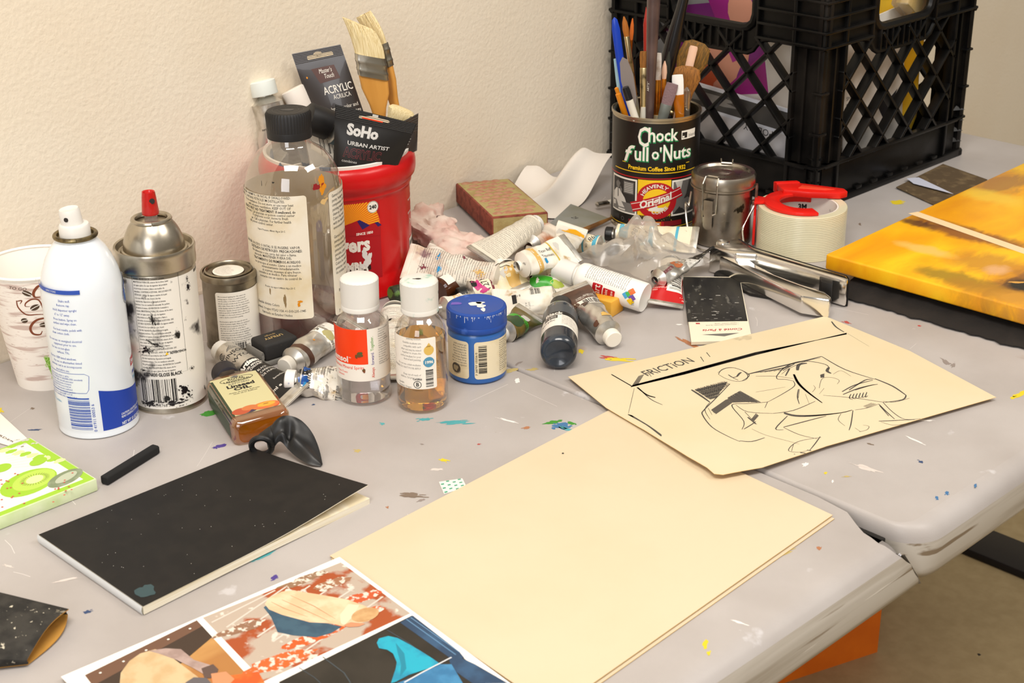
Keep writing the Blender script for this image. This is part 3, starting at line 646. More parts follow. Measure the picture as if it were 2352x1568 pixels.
rod('chopped_pencil', 'yellow-orange pencil stub low at the left rim of the coffee can', 'pencil', (1432, 252), (1415, 200), -4, [(3.4, 0), (3.4, .93), (2.2, .94), (2.4, .99), (.5, 1)], m_hor)
rod('marker_pen', 'white marker with a black band leaning out at the left of the coffee can', 'marker', (1456, 262), (1436, 200), -37, [(4, 0), (4.2, .8), (4.2, .84)], m_hw, parts=['barrel', ('cap', lambda bb, Lt: bb.lathe([(4.3, Lt * .84), (4.4, Lt * .95), (3.8, Lt)], m_hk, 16)), ('band', lambda bb, Lt: bb.lathe([(4.35, Lt * .5), (4.35, Lt * .55)], m_hk, 16))], down=60)
rod('plastic_stick', 'pale blue plastic stick at the left rim of the coffee can', 'stick', (1425, 215), (1414, 135), 20, [(2, 0), (2.6, .5), (3.2, .8), (2.4, 1)], mat('pale_blue', '#9cc0cc', rough=.4), sy=.6)
brush('flat brush with a tall white-gold ferrule at the front of the coffee can', (1479, 262), (1481, 118), -20, 'flat', 10.5, m_hw, 18, 44, bcol=m_bris)
rod('pencil', 'thin red pencil standing behind the black brushes in the coffee can', 'pencil', (1486, 220), (1484, 16), 20, [(3, 0), (3.4, .3), (3.4, .9), (1.2, .97), (.2, 1)], m_hr)
rod('paint_brush', 'long thick brown-black brush handle rising straight out of frame', 'brush', (1492, 262), (1504, -70), -24, [(2.5, 0), (4.4, .3), (5.6, .55), (7, .8), (7.6, 1)], m_hb, parts=['handle', ('lettering', lambda bb, Lt: bb.dec(D().text('ARTIST', -1.6, Lt * .47, 2.6, m_cw, 2, rot=pi / 2), cyl(5.2, 0)))])
rod('paint_brush', 'broad black brush handle with a bright glint slanting up to the right', 'brush', (1528, 170), (1582, -50), 34, [(2, 0), (6, .25), (9.5, .45), (9, .7), (6, .85), (5.6, 1)], m_hk, down=120)
brush('round black-tipped brush in the middle of the coffee can', (1525, 225), (1537, 118), 26, 'round', 7, m_hk, 34, 25, bcol=mat('green_black_bristle', '#2e2f26', rough=.7), fcol=m_ferr2)
brush('brush with a copper ferrule and white bristle left of the grey-bristle brush', (1508, 262), (1510, 122), -8, 'flat', 9, m_stain, 30, 40, fcol=m_cop, bcol=mat('white_bristle', '#d8d0c8', rough=.7, col2='#a49080', scale=60))
brush('slim copper-coloured brush with a pink tip in the middle', (1522, 255), (1527, 140), 8, 'round', 5.5, m_clearb, 20, 46, fcol=m_cop, bcol=m_pink)
brush('stubby brush with mauve-grey paint-stiff bristles at the front rim', (1524, 264), (1545, 192), -34, 'flat', 13, mat('grey_handle', '#6d716c', rough=.5, col2='#8d8676', scale=40), 24, 22, fcol=mat('painted_ferrule', '#6f736d', rough=.5, metal=.5, smears=[('#a9865a', 60, .6, .05)]), bcol=mat('mauve_bristle', '#7f676a', rough=.8, bump=.4, bscale=500))
brush('flat brush with white bristles and a clear amber handle', (1561, 264), (1556, 172), -30, 'flat', 12, m_clearb, 22, 30, fcol=m_clearb, bcol=mat('nylon_white', '#eeece8', rough=.6))
brush('fan brush with wide golden-brown bristles at the right of the coffee can', (1568, 245), (1580, 152), 8, 'fan', 16, m_hk, 44, 30, bcol=m_bris)
brush('large round fan brush with dark olive bristles behind the pink stick', (1560, 215), (1605, 96), 28, 'fan', 18, m_hk, 66, 20, bcol=m_brd)
rod('wooden_stick', 'flat pink-wood stick end poking up at the right of the coffee can', 'stick', (1568, 215), (1594, 106), 16, [(4, 0), (4.4, .6), (4.8, .985), (4, 1)], m_pink, sy=.5)
rod('glass_tube', 'clear plastic tube standing at the right rim of the coffee can', 'tube', (1575, 262), (1578, 200), -16, [(4.6, 0), (4.6, .9), (4, .97), (1, 1)], thin('clear_tube', '#d9cfc0', .1, .2, '#cfc4b4'))

# ------------------------------------------------------------------ silver bail tin
P_t = front(1654, 573, .033)
m_ss = mat('worn_stainless', '#b3aca0', rough=.24, metal=1, col2='#857a6c', scale=26, lo=.45, hi=.68, detail=6, rough2=.5, smears=[('#3a352e', 30, .68, .02), ('#8d5a58', 22, .7, .03), ('#2d4a48', 40, .71, .02)])
m_wire = mat('steel_wire', '#c9c4ba', rough=.25, metal=1)
HT = hz(P_t, 392) * 1000
tin = thing('bail_tin', 'small stainless tin with a clamped lid and wire handle beside the coffee can', 'tin', stand(P_t))
RT = 32.5
b = M(); b.lathe([(.1, 0), (RT - 2, 0), (RT, 2), (RT, HT - 18), (RT + 1, HT - 17), (RT + 3.5, HT - 15.5), (RT + 3.5, HT - 14), (RT + .5, HT - 13)], m_ss, 56); b.build('body', tin)
b = M(); b.lathe([(RT + 2.5, HT - 13.6), (RT + 3, HT - 12), (RT + 3, HT - 3), (RT + 1.5, HT), (RT - 3, HT), (RT - 5, HT - 2.5), (14, HT - 2), (10, HT - 1.2), (6, HT - 2.2), (.1, HT - 2)], m_ss, 56); b.build('lid', tin)
def onc(a, z, r=RT + 4.5): return (r * sin(a), -r * cos(a), z)
a0 = -.42
b = M(); b.tube([onc(a0 - .2, HT - 36), onc(a0 - .2, HT - 30), onc(a0 - .2, HT - 6, RT + 5), onc(a0 - .2, HT + .8, RT), onc(a0 - .18, HT + .8, RT - 4), onc(a0 + .23, HT + .8, RT - 4), onc(a0 + .25, HT + .6, RT), onc(a0 + .25, HT - 6, RT + 5), onc(a0 + .25, HT - 38), onc(a0 + .14, HT - 40)], 1.1, m_wire, 8); cw = b.build('clamp_wire', tin)
b = M(); b.dec(D().rect(a0 * 37 - 6, HT - 58, a0 * 37 + 5, HT - 24, m_ss, 0, 4), cyl(RT + 3.2), du=2); b.dec(D().rect(a0 * 37 - 6, HT - 42, a0 * 37 + 5, HT - 24, m_ss, 0, 1), cyl(RT + 5), du=2)
for s_ in (-6, 5): b.add([onc((a0 * 37 + s_) / 37, HT - 24, RT), onc((a0 * 37 + s_) / 37, HT - 24, RT + 5), onc((a0 * 37 + s_) / 37, HT - 44, RT + 5), onc((a0 * 37 + s_) / 37, HT - 44, RT)], [(0, 1, 2, 3)], m_ss)
b.build('clamp_lever', cw)
b = M(); b.tube([onc(pi + .1, HT - 30), onc(pi + .1, HT + .5, RT), onc(pi + .1, HT + 1, RT - 5), onc(pi - .3, HT + 1, RT - 5), onc(pi - .3, HT + .5, RT), onc(pi - .3, HT - 30)], 1.1, m_wire, 8); b.tube([onc(pi + .1, HT, RT - 2), onc(pi + .12, HT + 5, RT - 3)], .8, m_wire, 6); b.tube([onc(pi - .3, HT, RT - 2), onc(pi - .32, HT + 5, RT - 3)], .8, m_wire, 6); b.build('clamp_wire', tin)
m_rust = mat('rusty_bracket', '#8d5d4c', rough=.5, metal=.8, col2='#5e4a40', scale=60)
b = M(); b.box((RT + 4, -4, HT - 26), (3, 9, 26), m_rust, .6); b.lathe([(2.2, -1), (2.2, 1)], m_dark, 12, Matrix.Translation((RT + 5, -5, HT - 17)) @ Matrix.Rotation(pi / 2, 4, 'Y')); b.box((RT + 3, -4, HT - 34), (6, 6, 6), m_rust, 1); brk_ = b.build('bracket', tin)
hp = [(RT + 3, -5, HT - 34), (RT + 1, -8, HT - 40), (RT - 6, -18, HT - 52), (RT - 9, -24, HT - 60), (24, -36, HT - 75), (8, -43, 5), (-12, -45, 1.8), (-28, -38, 6), (-37, -24, 22), (-40, -14, 45), (-37, -6, HT - 40), (-34.5, -3, HT - 24)]
b = M()
def cr_(pts, n=6):
    out = []; P = [Vector(p) for p in pts]
    for i in range(len(P) - 1):
        p0, p1, p2, p3 = P[max(0, i - 1)], P[i], P[i + 1], P[min(len(P) - 1, i + 2)]
        for k in range(n):
            t = k / n; out.append(.5 * ((2 * p1) + (p2 - p0) * t + (2 * p0 - 5 * p1 + 4 * p2 - p3) * t * t + (3 * p1 - p0 - 3 * p2 + p3) * t ** 3))
    return out + [P[-1]]
b.tube(cr_(hp), 1.2, m_wire, 8); b.build('bail_handle', brk_)

# ------------------------------------------------------------------ strapping tape and its red dispenser
P_p = front(1834, 603, .0485)
m_tape = mat('filament_tape', '#d9d3b4', rough=.3, spec=.5, coat=.3); m_core = mat('white_core', '#e4dcd4', rough=.6)
rt, HP = 48.5, 50.0
tr = thing('tape_roll', 'roll of cream filament tape lying flat by the silver tin', 'tape', stand(P_p))
pf = [(39.2, 0), (rt - .6, 0), (rt, 1)]
for k in range(24): pf += [(rt, 1.2 + k * 2), (rt - .35, 2.2 + k * 2), (rt, 2.9 + k * 2)]
b = M(); b.lathe(pf + [(rt, HP - 1), (rt - .6, HP), (39.2, HP)], m_tape, 72, close=False); b.lathe([(39.2, HP), (39.2, 0)], m_tape, 48, close=False); b.build('tape', tr)
b = M(); b.lathe([(37.2, .2), (39.15, .2), (39.15, HP - .6), (37.2, HP - .6), (37.2, .2)], m_core, 60, close=False)
d = D().text('3M', 0, 0, 5.5, m_ink, 1, 'C', bold=.05).para(['Made in USA', 'ST. PAUL, MN'], 34, 4, 2.4, 4.5, m_g1, l=1).text('Tartan', -50, -6, 4, m_g1, 1)
b.dec(d, lambda u, v, l: ((37.2 - l) * sin((-u) / 37.2 + pi), -(37.2 - l) * cos(-u / 37.2 + pi), HP - 12 - v), du=3); b.build('core', tr)
m_rd = mat('red_plastic', '#d81a10', rough=.35, spec=.5)
dp = thing('tape_dispenser', 'red plastic hand dispenser clipped over the tape roll', 'dispenser', stand(P_p, 0))
# a horseshoe of stepped red plastic on top of the roll, a cutter shoe at the back and a side guard
def arc(r, a0, a1, n=20): return [(r * sin(a0 + (a1 - a0) * k / n), -r * cos(a0 + (a1 - a0) * k / n)) for k in range(n + 1)]
b = M(); a_s, a_e = radians(25), radians(-200)
b.prism(arc(42, a_s, a_e) + arc(25, a_e, a_s), HP + .4, HP + 4, m_rd, .6)
b.prism(arc(36.5, radians(12), radians(-195)) + arc(33, radians(-195), radians(12)), HP - 8, HP + 1, m_rd, .4); b.build('ring', dp)
b = M(); b.prism([(-22, 24), (6, 20), (40, 22), (48, 30), (44, 40), (-4, 52), (-30, 44)], HP + .8, HP + 8, m_rd, 1.2); b.prism([(-6, 30), (24, 28), (34, 32), (-2, 42)], HP + 8, HP + 9, mat('red_plastic_light', '#e8452c', rough=.4), .4)
b.prism([(-30, 44), (-4, 52), (-8, 58), (-34, 50)], HP - 3, HP + 9, m_rd, 1); b.build('cutter_shoe', dp)
b = M(); b.prism([(-52, -12), (-49.2, -12), (-49.2, 12), (-52, 12)], 4, HP - 12, m_rd, .6); b.prism([(-52, -12), (-40, -8), (-40, 8), (-52, 12)], HP - 13 + 13.6, HP + 3.6, m_rd, .6); b.prism([(-52, -6), (-49.4, -6), (-49.4, 6), (-52, 6)], HP - 14, HP + 3, m_rd, .3); b.build('side_guard', dp)

# ------------------------------------------------------------------ cans and bottles on the left
def micro(d, x0, y0, x1, h, lead, n, m, words, seed=1, l=2, sx=.9, bold=0.0):
    """n ruled lines of small print between x0 and x1"""
    r = random.Random(seed); w = words.split(); i = 0
    for k in range(n):
        s_ = ''
        while len(s_) * h * .78 * sx < (x1 - x0) - h * 2.5: s_ += w[i % len(w)] + ' '; i += 1
        d.text(s_.strip(), x0, y0 - k * lead, h, m, l, sx=sx, res=1, bold=bold)
    return d
m_lw = mat('label_paper', '#ebe5da', rough=.55); m_blue = mat('print_blue', '#2a4fae', rough=.4); m_dblue = mat('print_deep_blue', '#1d3fa3', rough=.4); m_cyan = mat('print_cyan', '#5fa9cf', rough=.5)
m_cap = mat('white_cap_plastic', '#dedbd5', rough=.4)
# paper cup
P = front(118, 897, .029); X = stand(P)
cup = thing('paper_cup', 'white paper cup with brown swirls and coffee beans behind the glass cleaner', 'cup', X)
m_cup = mat('cup_paper', '#efe7df', rough=.6, col2='#c9b3aa', scale=30, lo=.52, hi=.62, detail=2, vscale=(1, 1, 8), smears=[('#c4ada3', 160, .62, .06)]); m_cupw = mat('cup_white', '#f2ece4', rough=.55); m_brn = mat('cup_brown', '#7d3d22', rough=.6); m_bean = mat('cup_bean', '#4a3626', rough=.6); m_cgr = mat('cup_green', '#7db23c', rough=.6); m_cgl = mat('cup_light_green', '#b4d678', rough=.6)
rb, rt_, hc = 28.0, 43.0, 112.0
b = M(); b.lathe([(rb - 2, 4), (rb - 1, 0), (rb, 0), (blend(rb, rt_, .09), hc * .09)], m_cupw, 56, close=False); b.lathe([(blend(rb, rt_, .09), hc * .09), (blend(rb, rt_, .97), hc * .97)], m_cup, 56, close=False); b.lathe([(blend(rb, rt_, .97), hc * .97), (rt_, hc), (rt_ - .6, hc), (rb - .5, 5), (.1, 5)], m_cupw, 56, close=False)
cf = cyl(rb, 0, rt_, hc)
def cu(px_, py_):
    q = uvc(X, 38, px_, py_); rr = blend(rb, rt_, q[1] / hc); return uvc(X, rr, px_, py_)
def cu(px_, py_):
    r_ = 36.0
    for _ in range(4): a, v = uvc(X, r_, px_, py_); r_ = blend(rb, rt_, v / hc)
    return (a / r_ , v)
cfa = lambda u, v, l: ((blend(rb, rt_, v / hc) + l) * sin(u / 36), -(blend(rb, rt_, v / hc) + l) * cos(u / 36), v)
def cq(pts): return [(a * 36, v) for a, v in (cu(*p) for p in pts)]
d = D()
def swirl(pts, w): 
    q = cr_([(a, v, 0) for a, v in cq(pts)], 5); d.line([(p.x, p.y) for p in q], [w * (.35 + .65 * sin(pi * min(1, .12 + k / len(q)))) for k in range(len(q))], m_brn, 1)
swirl([(104, 655), (88, 657), (77, 672), (80, 682), (92, 682)], 2.2); swirl([(38, 690), (42, 706), (60, 722), (85, 722), (110, 721)], 1.3); swirl([(100, 712), (90, 690), (74, 687), (60, 695), (58, 703), (68, 704)], 1.3); swirl([(113, 728), (84, 735), (70, 752), (76, 766), (92, 768), (97, 760)], 2.2); swirl([(38, 692), (50, 690), (46, 698)], 1.0)
for (x, y, r1, r2, a) in ((62, 674, 4, 2.3, -.6), (80, 706, 4, 2.6, .5), (56, 736, 3, 2.4, .3), (104, 745, 5, 2.4, 0)):
    (u, v), = cq([(x, y)]); d.ell(u, v, r1, r2, m_bean, 2, 14, a); d.line([(u - r1 * cos(a), v - r1 * sin(a)), (u, v + .3), (u + r1 * cos(a), v + r1 * sin(a))], .6, m_cupw, 3)
d.poly(cq([(100, 820), (150, 818), (150, 880), (127, 879)]), m_cgr, 1)
for (x, y, r_) in ((106, 822, 2.2), (114, 833, 2.4), (120, 851, 2.4), (108, 838, 1.8), (126, 838, 2.2), (123, 866, 2.4), (128, 824, 2)): (u, v), = cq([(x, y)]); d.ring(u, v, r_ * .7, r_, .7, m_cgl, 2, n=14)
(u, v), = cq([(20, 663)]); d.text('TO GO', u, v, 3, m_bean, 1, rot=-.12, shear=.2)
b.dec(d, cfa, du=4); b.build('cup_wall', cup)
b = M(); b.tube([(rt_ * sin(a), -rt_ * cos(a), hc) for a in [2 * pi * k / 48 for k in range(49)]], 1.5, m_cupw, 8, cap=False); b.build('rolled_rim', cup)

# glass cleaner aerosol
P = front(234, 1008, .0333); X = stand(P); RS = 33.3
spr = thing('aerosol_can', 'pale blue-white glass cleaner aerosol with a white nozzle at the left end of the row', 'spray can', X)
m_sw = mat('spray_white', '#e3e9ef', rough=.22, coat=.4)
b = M(); b.lathe([(.1, 3), (RS - 4, 3), (RS - 2, 0), (RS, 1), (RS + .3, 2.5), (RS - .4, 4.5), (RS, 7), (RS, 122), (RS - .6, 130), (RS - 2.6, 140), (RS - 6.2, 150), (RS - 11, 159), (RS - 17, 166.5), (16.5, 168), (.1, 168)], m_sw, 72)
U = lambda x, y: uvc(X, RS + .05, x, y)
d = D(); u0, v0 = U(113, 672); d.rect(u0 - 25, v0, U(183, 672)[0], v0 + 3.6, m_blue, 1); d.text('DIRECTIONS', u0 - 4, v0 + 1, 1.8, m_sw, 2, sx=.8)
ul = U(118, 700)[0]
for k, (y, t) in enumerate(((687, 'Shake well.'), (697, 'Remove cap.'), (708, 'Hold dispenser upright'), (719, '6" to 12" away.'), (730, 'Press button. Spray on'), (739, 'surface and wipe clean.'), (753, 'For best results, polish with'), (762, 'clean cotton cloth.'), (779, 'Do not use on energized electrical'), (788, 'equipment prior to use.'), (797, 'For use on non-glass'), (806, 'surfaces, TVs,'), (820, 'Not for OEM tinted windows.'), (829, 'For use on aftermarket tinted'), (838, 'windows, test in an inconspicuous'), (847, 'area before use.'))):
    ur, vr = U(176 + (12 if len(t) > 27 else (0 if len(t) > 20 else -16)), y + 8); d.text(t, ur, vr, 2.15, m_blue, 2, 'R', sx=.78, res=1)
ub, vb = U(130, 850); ue, ve = U(205, 903); d.line([(ub - 14, vb), (U(190, 835)[0], vb), (U(201, 840)[0], vb - 2), (ue, ve + 3), (ue - 2, ve), (ub - 14, ve)], .4, m_blue, 1)
micro(d, ub - 12, vb - 3.6, ue - 1.5, 1.6, 2.35, 9, m_blue, 'For questions visit the website or call the KEEP OUT OF REACH OF CHILDREN. EYES: immediately flush with water. SKIN: wash with warm water and soap. Get medical attention if irritation persists. INHALATION: move to fresh air. INGESTION: if a large amount is swallowed get medical attention immediately', 3, sx=.7)
u0, v0 = U(165, 983); u1, v1 = U(207, 912); d.bars(u0, v0, u1 - 1, v1, m_blue, 2, 4, vert=False, n=22); d.text('0 41911 00053 6', u1 + 2.4, v0 - 2, 2.6, m_blue, 2, rot=pi / 2, sx=1.05)
d.text('recyclable.', U(128, 912)[0], U(132, 917)[1], 2.2, m_cyan, 2, rot=-.0); d.text('STEEL', U(120, 903)[0], U(120, 903)[1], 2.2, m_cyan, 2)
ua, va = U(226, 897); uz, vz = U(323, 980)
d.poly([(ua, 7.2), (ua, va)] + [(blend(ua, 60, t), va - 9 * sin(t * pi * .55) ) for t in (.1, .2, .3, .4, .5, .6, .8, 1)] + [(60, 7.2)], m_dblue, 1)
d.para(['CAUTION: CONTENTS UNDER', 'READ CAREFULLY OTHER'], *U(279, 953), 1.9, 2.6, m_sw, sx=.75, bold=.02); d.text('NET WT 15 OZ (425 g)', *U(281, 975), 2.7, m_sw, 3, sx=.72, bold=.03)
ud, vd = U(293, 660); d.ell(ud + 1, vd, 14, 11.5, mat('chrome_print', '#8f9aa8', rough=.2, metal=.6), 1, 30, .7); d.ell(ud + 2, vd, 12, 9.8, m_dblue, 2, 30, .7); d.ell(ud + 3, vd - .5, 10, 7.5, m_cyan, 3, 30, .7); d.ell(ud + 4, vd - 1.5, 9.5, 6.5, m_blue, 4, 30, .7); d.text('Spray', ud - 5, vd - 3, 8, m_sw, 5, bold=.05, sx=.8, rot=.25)
ug, vg = U(303, 805); d.text('Glass', ug - 1, vg + 27, 12, m_dblue, 2, bold=.05, rot=0, sx=.8); d.text('Cleaner', ug - 2, vg + 10, 14, m_dblue, 2, bold=.05, sx=.6)
ur, vr = U(299, 836); d.poly([(ur, vr - 2), (ur + 1, vr + 5.4), (ur + 30, vr + 7), (ur + 30, vr)], m_cr, 2); d.text('Foaming', ur + 1.4, vr, 4, m_sw, 3, bold=.03, rot=.06); d.text('AMMONIA', *U(303, 857), 2.8, m_dblue, 2, bold=.02); d.text('Streak', *U(304, 870), 3, m_cyan, 2, shear=.3)
b.dec(d, cyl(RS), du=2.5); b.build('can_body', spr)
m_brass = mat('worn_brass_ring', '#8f7f5c', rough=.35, metal=1, col2='#5d5340', scale=120, lo=.45, hi=.6)
b = M(); b.tube([(16.3 * sin(a), -16.3 * cos(a), 170) for a in [2 * pi * k / 40 for k in range(41)]], 1.9, m_brass, 10, cap=False); b.lathe([(16, 169), (13, 168), (.1, 168.5)], m_brass, 32); vr = b.build('valve_ring', spr)
b = M(); b.lathe([(.1, 168), (12.6, 168), (12.4, 178), (11.5, 179.5), (9.2, 180)], m_cap, 36); b.lathe([(8.8, 0), (8.6, 11), (7.6, 13.5), (.1, 12)], m_cap, 30, Matrix.Translation((-1, 0, 179)) @ Matrix.Rotation(-.12, 4, 'Y')); b.lathe([(1.9, 0), (1.9, .4)], mat('nozzle_hole', '#2a2522', rough=.8), 12, Matrix.Translation((-5.6, -7.6, 185.5)) @ Matrix.Rotation(pi / 2, 4, 'X') @ Matrix.Rotation(-.5, 4, 'Y')); b.build('nozzle', vr)

# gloss black spray paint
P = front(396, 951, .0335); X = stand(P); X = Matrix.Translation(X.translation) @ Matrix.Rotation(.0, 4, 'Y') @ X.to_3x3().to_4x4(); RG = 33.0
gls = thing('spray_paint_can', 'silver-topped spray paint can with a red nozzle and smudged black and white label', 'spray can', X)
m_al = mat('can_aluminium', '#bdb5a6', rough=.3, metal=1, col2='#9a917f', scale=50, lo=.5, hi=.7); m_gl = mat('smudged_label', '#e4dfd5', rough=.45, smears=[('#3a3633', 24, .61, .06), ('#15130f', 34, .665, .02), ('#6d6863', 70, .64, .05)]); m_glb = mat('label_black_gloss', '#161114', rough=.25)
b = M(); b.lathe([(.1, 2), (RG - 3, 2), (RG - 1, 0), (RG, 0), (RG + .2, 2), (RG - .6, 4), (RG - .3, 126), (RG - .6, 127)], m_al, 64, close=False)
b.lathe([(RG - .6, 127), (RG + .9, 128.5), (RG + 1, 132), (RG + .9, 140), (RG + 1.3, 143), (RG + .6, 145), (RG - 1, 144.5), (RG - 2.5, 140), (RG - 4.5, 139.5), (RG - 5.5, 141.5), (RG - 7, 142)], m_al, 64, close=False)
b.lathe([(RG - 7, 142), (RG - 8, 149), (RG - 10, 155), (RG - 13, 161), (RG - 16, 165), (16.2, 166)], m_al, 56, close=False); b.build('can_body', gls)
b = M(); b.tube([(15.3 * sin(a), -15.3 * cos(a), 167) for a in [2 * pi * k / 40 for k in range(41)]], 2.1, m_al, 10, cap=False); b.lathe([(15, 165), (13, 161), (8, 160), (7, 165), (.1, 166)], m_al, 40); vr = b.build('valve_ring', gls)
m_rn = mat('red_nozzle', '#b5140f', rough=.3, coat=.3)
b = M(); b.lathe([(5.6, 163), (5.4, 172)], thin('clear_stem', '#f0e4e0', .1, .2), 20); b.lathe([(7, 171.5), (7.2, 173), (6, 186), (5.4, 191), (4.6, 190.5), (4, 189), (.1, 188.5)], m_rn, 28); b.lathe([(2.4, 0), (2.4, .9)], mat('nozzle_hole', '#2a2522', rough=.8), 12, Matrix.Translation((2.2, -5.3, 184)) @ Matrix.Rotation(pi / 2, 4, 'X')); b.build('nozzle', vr)
U = lambda x, y: uvc(X, RG, x, y); d = D()
d.rect(-RG * pi + 1, 5, RG * pi - 1, 124, m_gl, 1)
uk, vk = U(442, 600); d.rect(uk, U(442, 627)[1], uk + 80, 123.5, m_glb, 2)
ua, va = U(312, 597); uz, vz = U(431, 850); d.line([(ua - 6, va), (uz, va), (uz, vz), (ua - 6, vz), (ua - 6, va)], .25, m_ink, 2)
nl = 36; micro(d, ua - 5, va - 3, uz - .6, 1.62, (va - vz) / nl, nl - 1, m_ink, 'CONTIENE ACETONA, GAS LICUADO DE PETROLEO. AVISO: En algunos estados de la piel y los ojos irrita los ojos, la piel y las vias respiratorias. Exposicion prolongada al sistema nervioso. Use con ventilacion adecuada. No perfore ni queme el envase. ADVERTENCIA Contenido a presion. MANTENGA FUERA DEL alcance de los ninos. Lavar con agua y jabon. En caso de ingestion del producto no provoque el vomito y llame a un medico de inmediato.', 2, 2, sx=.62, bold=.012)
ut, vt = U(380, 815); d.poly([(ut, vt), (ut + 2.8, vt), (ut + 1.4, vt + 2.6)], m_cy, 4); d.text('ADVERTENCIA', ut + 4, vt + .3, 2, m_ink, 3, sx=.8, bold=.03)
d.text('65276830 GLOSS BLACK', *U(331, 862), 3.2, m_ink, 3, sx=.72, bold=.03)
u0, v0 = U(330, 920); u1, v1 = U(405, 868); d.bars(u0, v0, u1, v1, m_ink, 2, 9, n=24); d.text('0 20066 52768 3', u0, v0 - 4, 2.8, m_ink, 2, sx=.95)
for (x, y, rx, ry, s_, a) in ((416, 590, 6, 2.4, 1, .4), (408, 600, 8, 2.6, 2, .2), (332, 620, 3, 4, 3, 0), (431, 657, 3.2, 4.6, 4, .2), (429, 640, 1.4, 3, 5, 0), (459, 668, 2, 5.5, 6, -.2), (335, 805, 8, 4, 7, .3), (355, 790, 9, 1.6, 8, -.5), (425, 895, 6, 10, 9, .5), (400, 925, 16, 4, 10, 0), (345, 925, 10, 4, 11, .2), (440, 845, 3, 2, 12, 0), (475, 870, 1.6, 5, 13, -.3), (330, 850, 3, 1.5, 14, 0), (470, 890, 1, 4, 15, .3), (350, 735, 2.4, 7, 16, .2)): u, v = U(x, y); d.smudge(u, v, rx * 1.1, ry * 1.2, m_glb, 4, s_, 34, a)
b = M(); b.dec(d, cyl(RG - .3), du=2.5); b.build('label', gls)

# small ground tin behind the spray cans
P = front(541, 811, .0265); X = stand(P); RP = 25.5
ptc = thing('paint_tin', 'small round painting ground tin with a pressed lid and small-print label', 'tin', X)
m_tinb = mat('dull_tin', '#a39a88', rough=.35, metal=1, col2='#6f675a', scale=40, lo=.45, hi=.65)
b = M(); b.lathe([(.1, 1), (RP - 2, 1), (RP, 0), (RP + .5, 1), (RP - .2, 3), (RP - .2, 67), (RP + .3, 68)], m_tinb, 60, close=False); b.lathe([(RP + .3, 68), (RP + 1, 69), (RP + 1, 73), (RP + .3, 74.5), (RP - 1.5, 74.5), (RP - 2, 72.5), (RP - 3.5, 72)], m_tinb, 60, close=False); b.build('tin_body', ptc)
b = M(); b.lathe([(RP - 3.4, 72), (RP - 3.2, 75), (RP - 4.6, 76), (RP - 5.6, 75), (RP - 6, 73), (RP - 8, 72.5), (15.4, 72.5), (15, 73.4), (.1, 73.4)], m_tinb, 56)
d = D().ell(0, 0, 14.6, 14.6, m_lw, 1, 36)
for k in range(14):
    y = 11.6 - k * 1.75; w = sqrt(max(0, 12.8 ** 2 - y * y)); micro(d, -w, y, w, 1.0, 1, 1, m_g1, 'traditional oil painting ground for canvas and panel surfaces', k, sx=.8)
b.dec(d, plane(73.4)); b.build('lid', ptc)
U = lambda x, y: uvc(X, RP, x, y); ul, vt = U(494, 676); ur = RP * 1.45; vb = 3.5
d = D().rect(ul, vb, ur, vt + 2, m_lw, 1, 2.5)
t1 = ['We recommend applying two thin coats to the', 'painting support. Scrape on a small amount all', 'over the surface of the fabric or panel. For best,', 'smooth out with a bristle brush. For panels, smooth', 'with a roller. Please refer to the video demonstration', 'on the Gamblin website for additional application', 'instructions. Gamblin Ground can be thinned with a', 'small amount (5%) of Gamblin Gamsol. Allow to dry', 'overnight, or to the touch, between coats. Allow all', 'coats to dry for a week before painting.', '', 'Recomendamos aplicar dos capas (2) sobre un', 'soporte de pintura elegido. Raspe una cantidad por', 'de Ground sobre la superficie de la tela. Para', 'tela, alisar con un cepillo de cerda. Para la', 'alisar con un rodillo. Por favor consulte el video', 'de demostracion en la pagina web de Gamblin para', 'instrucciones adicionales de aplicacion. Gamblin', 'puede adelgazar con una cantidad pequena (5%) de', 'Gamblin Gamsol. Deje que se seque durante la noche', 'al tacto, entre capas. Permita que todas las capas', 'durante una semana antes de pintar.']
d.para(t1, ul + 2.4, vt - 2.6, 1.35, 2.28, m_ink, sx=.76, res=1)
d.bars(ul + 5, vb, ul + 26, vb + 6.5, m_ink, 2, 5, n=22); d.text('01102', ul + 20, vb + 1, 3, m_ink, 3)
b = M(); b.dec(d, cyl(RP), du=2.2); b.build('label', ptc)

# big clear solvent bottle
P = front(699, 799, .0455); X = stand(P); RB = 45.8
gam = thing('solvent_bottle', 'tall clear plastic solvent bottle with a ribbed black cap and two text labels', 'bottle', X)
m_clr = thin('clear_plastic', '#f6f2ec', .075, .07, '#e8ddd0', .04, .8); HB = 196
b = M(); b.lathe([(.1, 4), (20, 4), (34, 1), (RB - 5, 0), (RB - 1, 2), (RB, 7), (RB, 138), (RB - .6, 148), (RB - 3, 160), (RB - 7.5, 171), (RB - 15, 180.5), (RB - 23, 185.5), (20.5, 187.5), (19.2, 190), (19.2, 197), (18, 200)], m_clr, 72, close=False)
d = D(); U = lambda x, y: uvc(X, RB, x, y)
m_or = mat('orange_paint', '#d98a14', rough=.3); m_crim = mat('crimson_paint', '#8d1620', rough=.35)
for (x, y, rx, ry, m_, s_, a) in ((738, 410, 3, 5, m_or, 1, 0), (742, 425, 3, 6, m_or, 2, .3), (732, 428, 6, 2, m_crim, 3, .2), (740, 436, 2.6, 4, m_or, 4, -.2), (724, 426, 2, 2, m_crim, 7, 0), (744, 462, 4, 2.4, mat('pale_orange_paint', '#d6b277', rough=.4), 5, .4), (601, 421, .4, 2.6, m_g3, 6, 0), (627, 419, 1.2, .7, m_g3, 8, 0)): u, v = U(x, y); d.blob(u, v, rx, ry, m_, 2, s_, .6, 24, a)
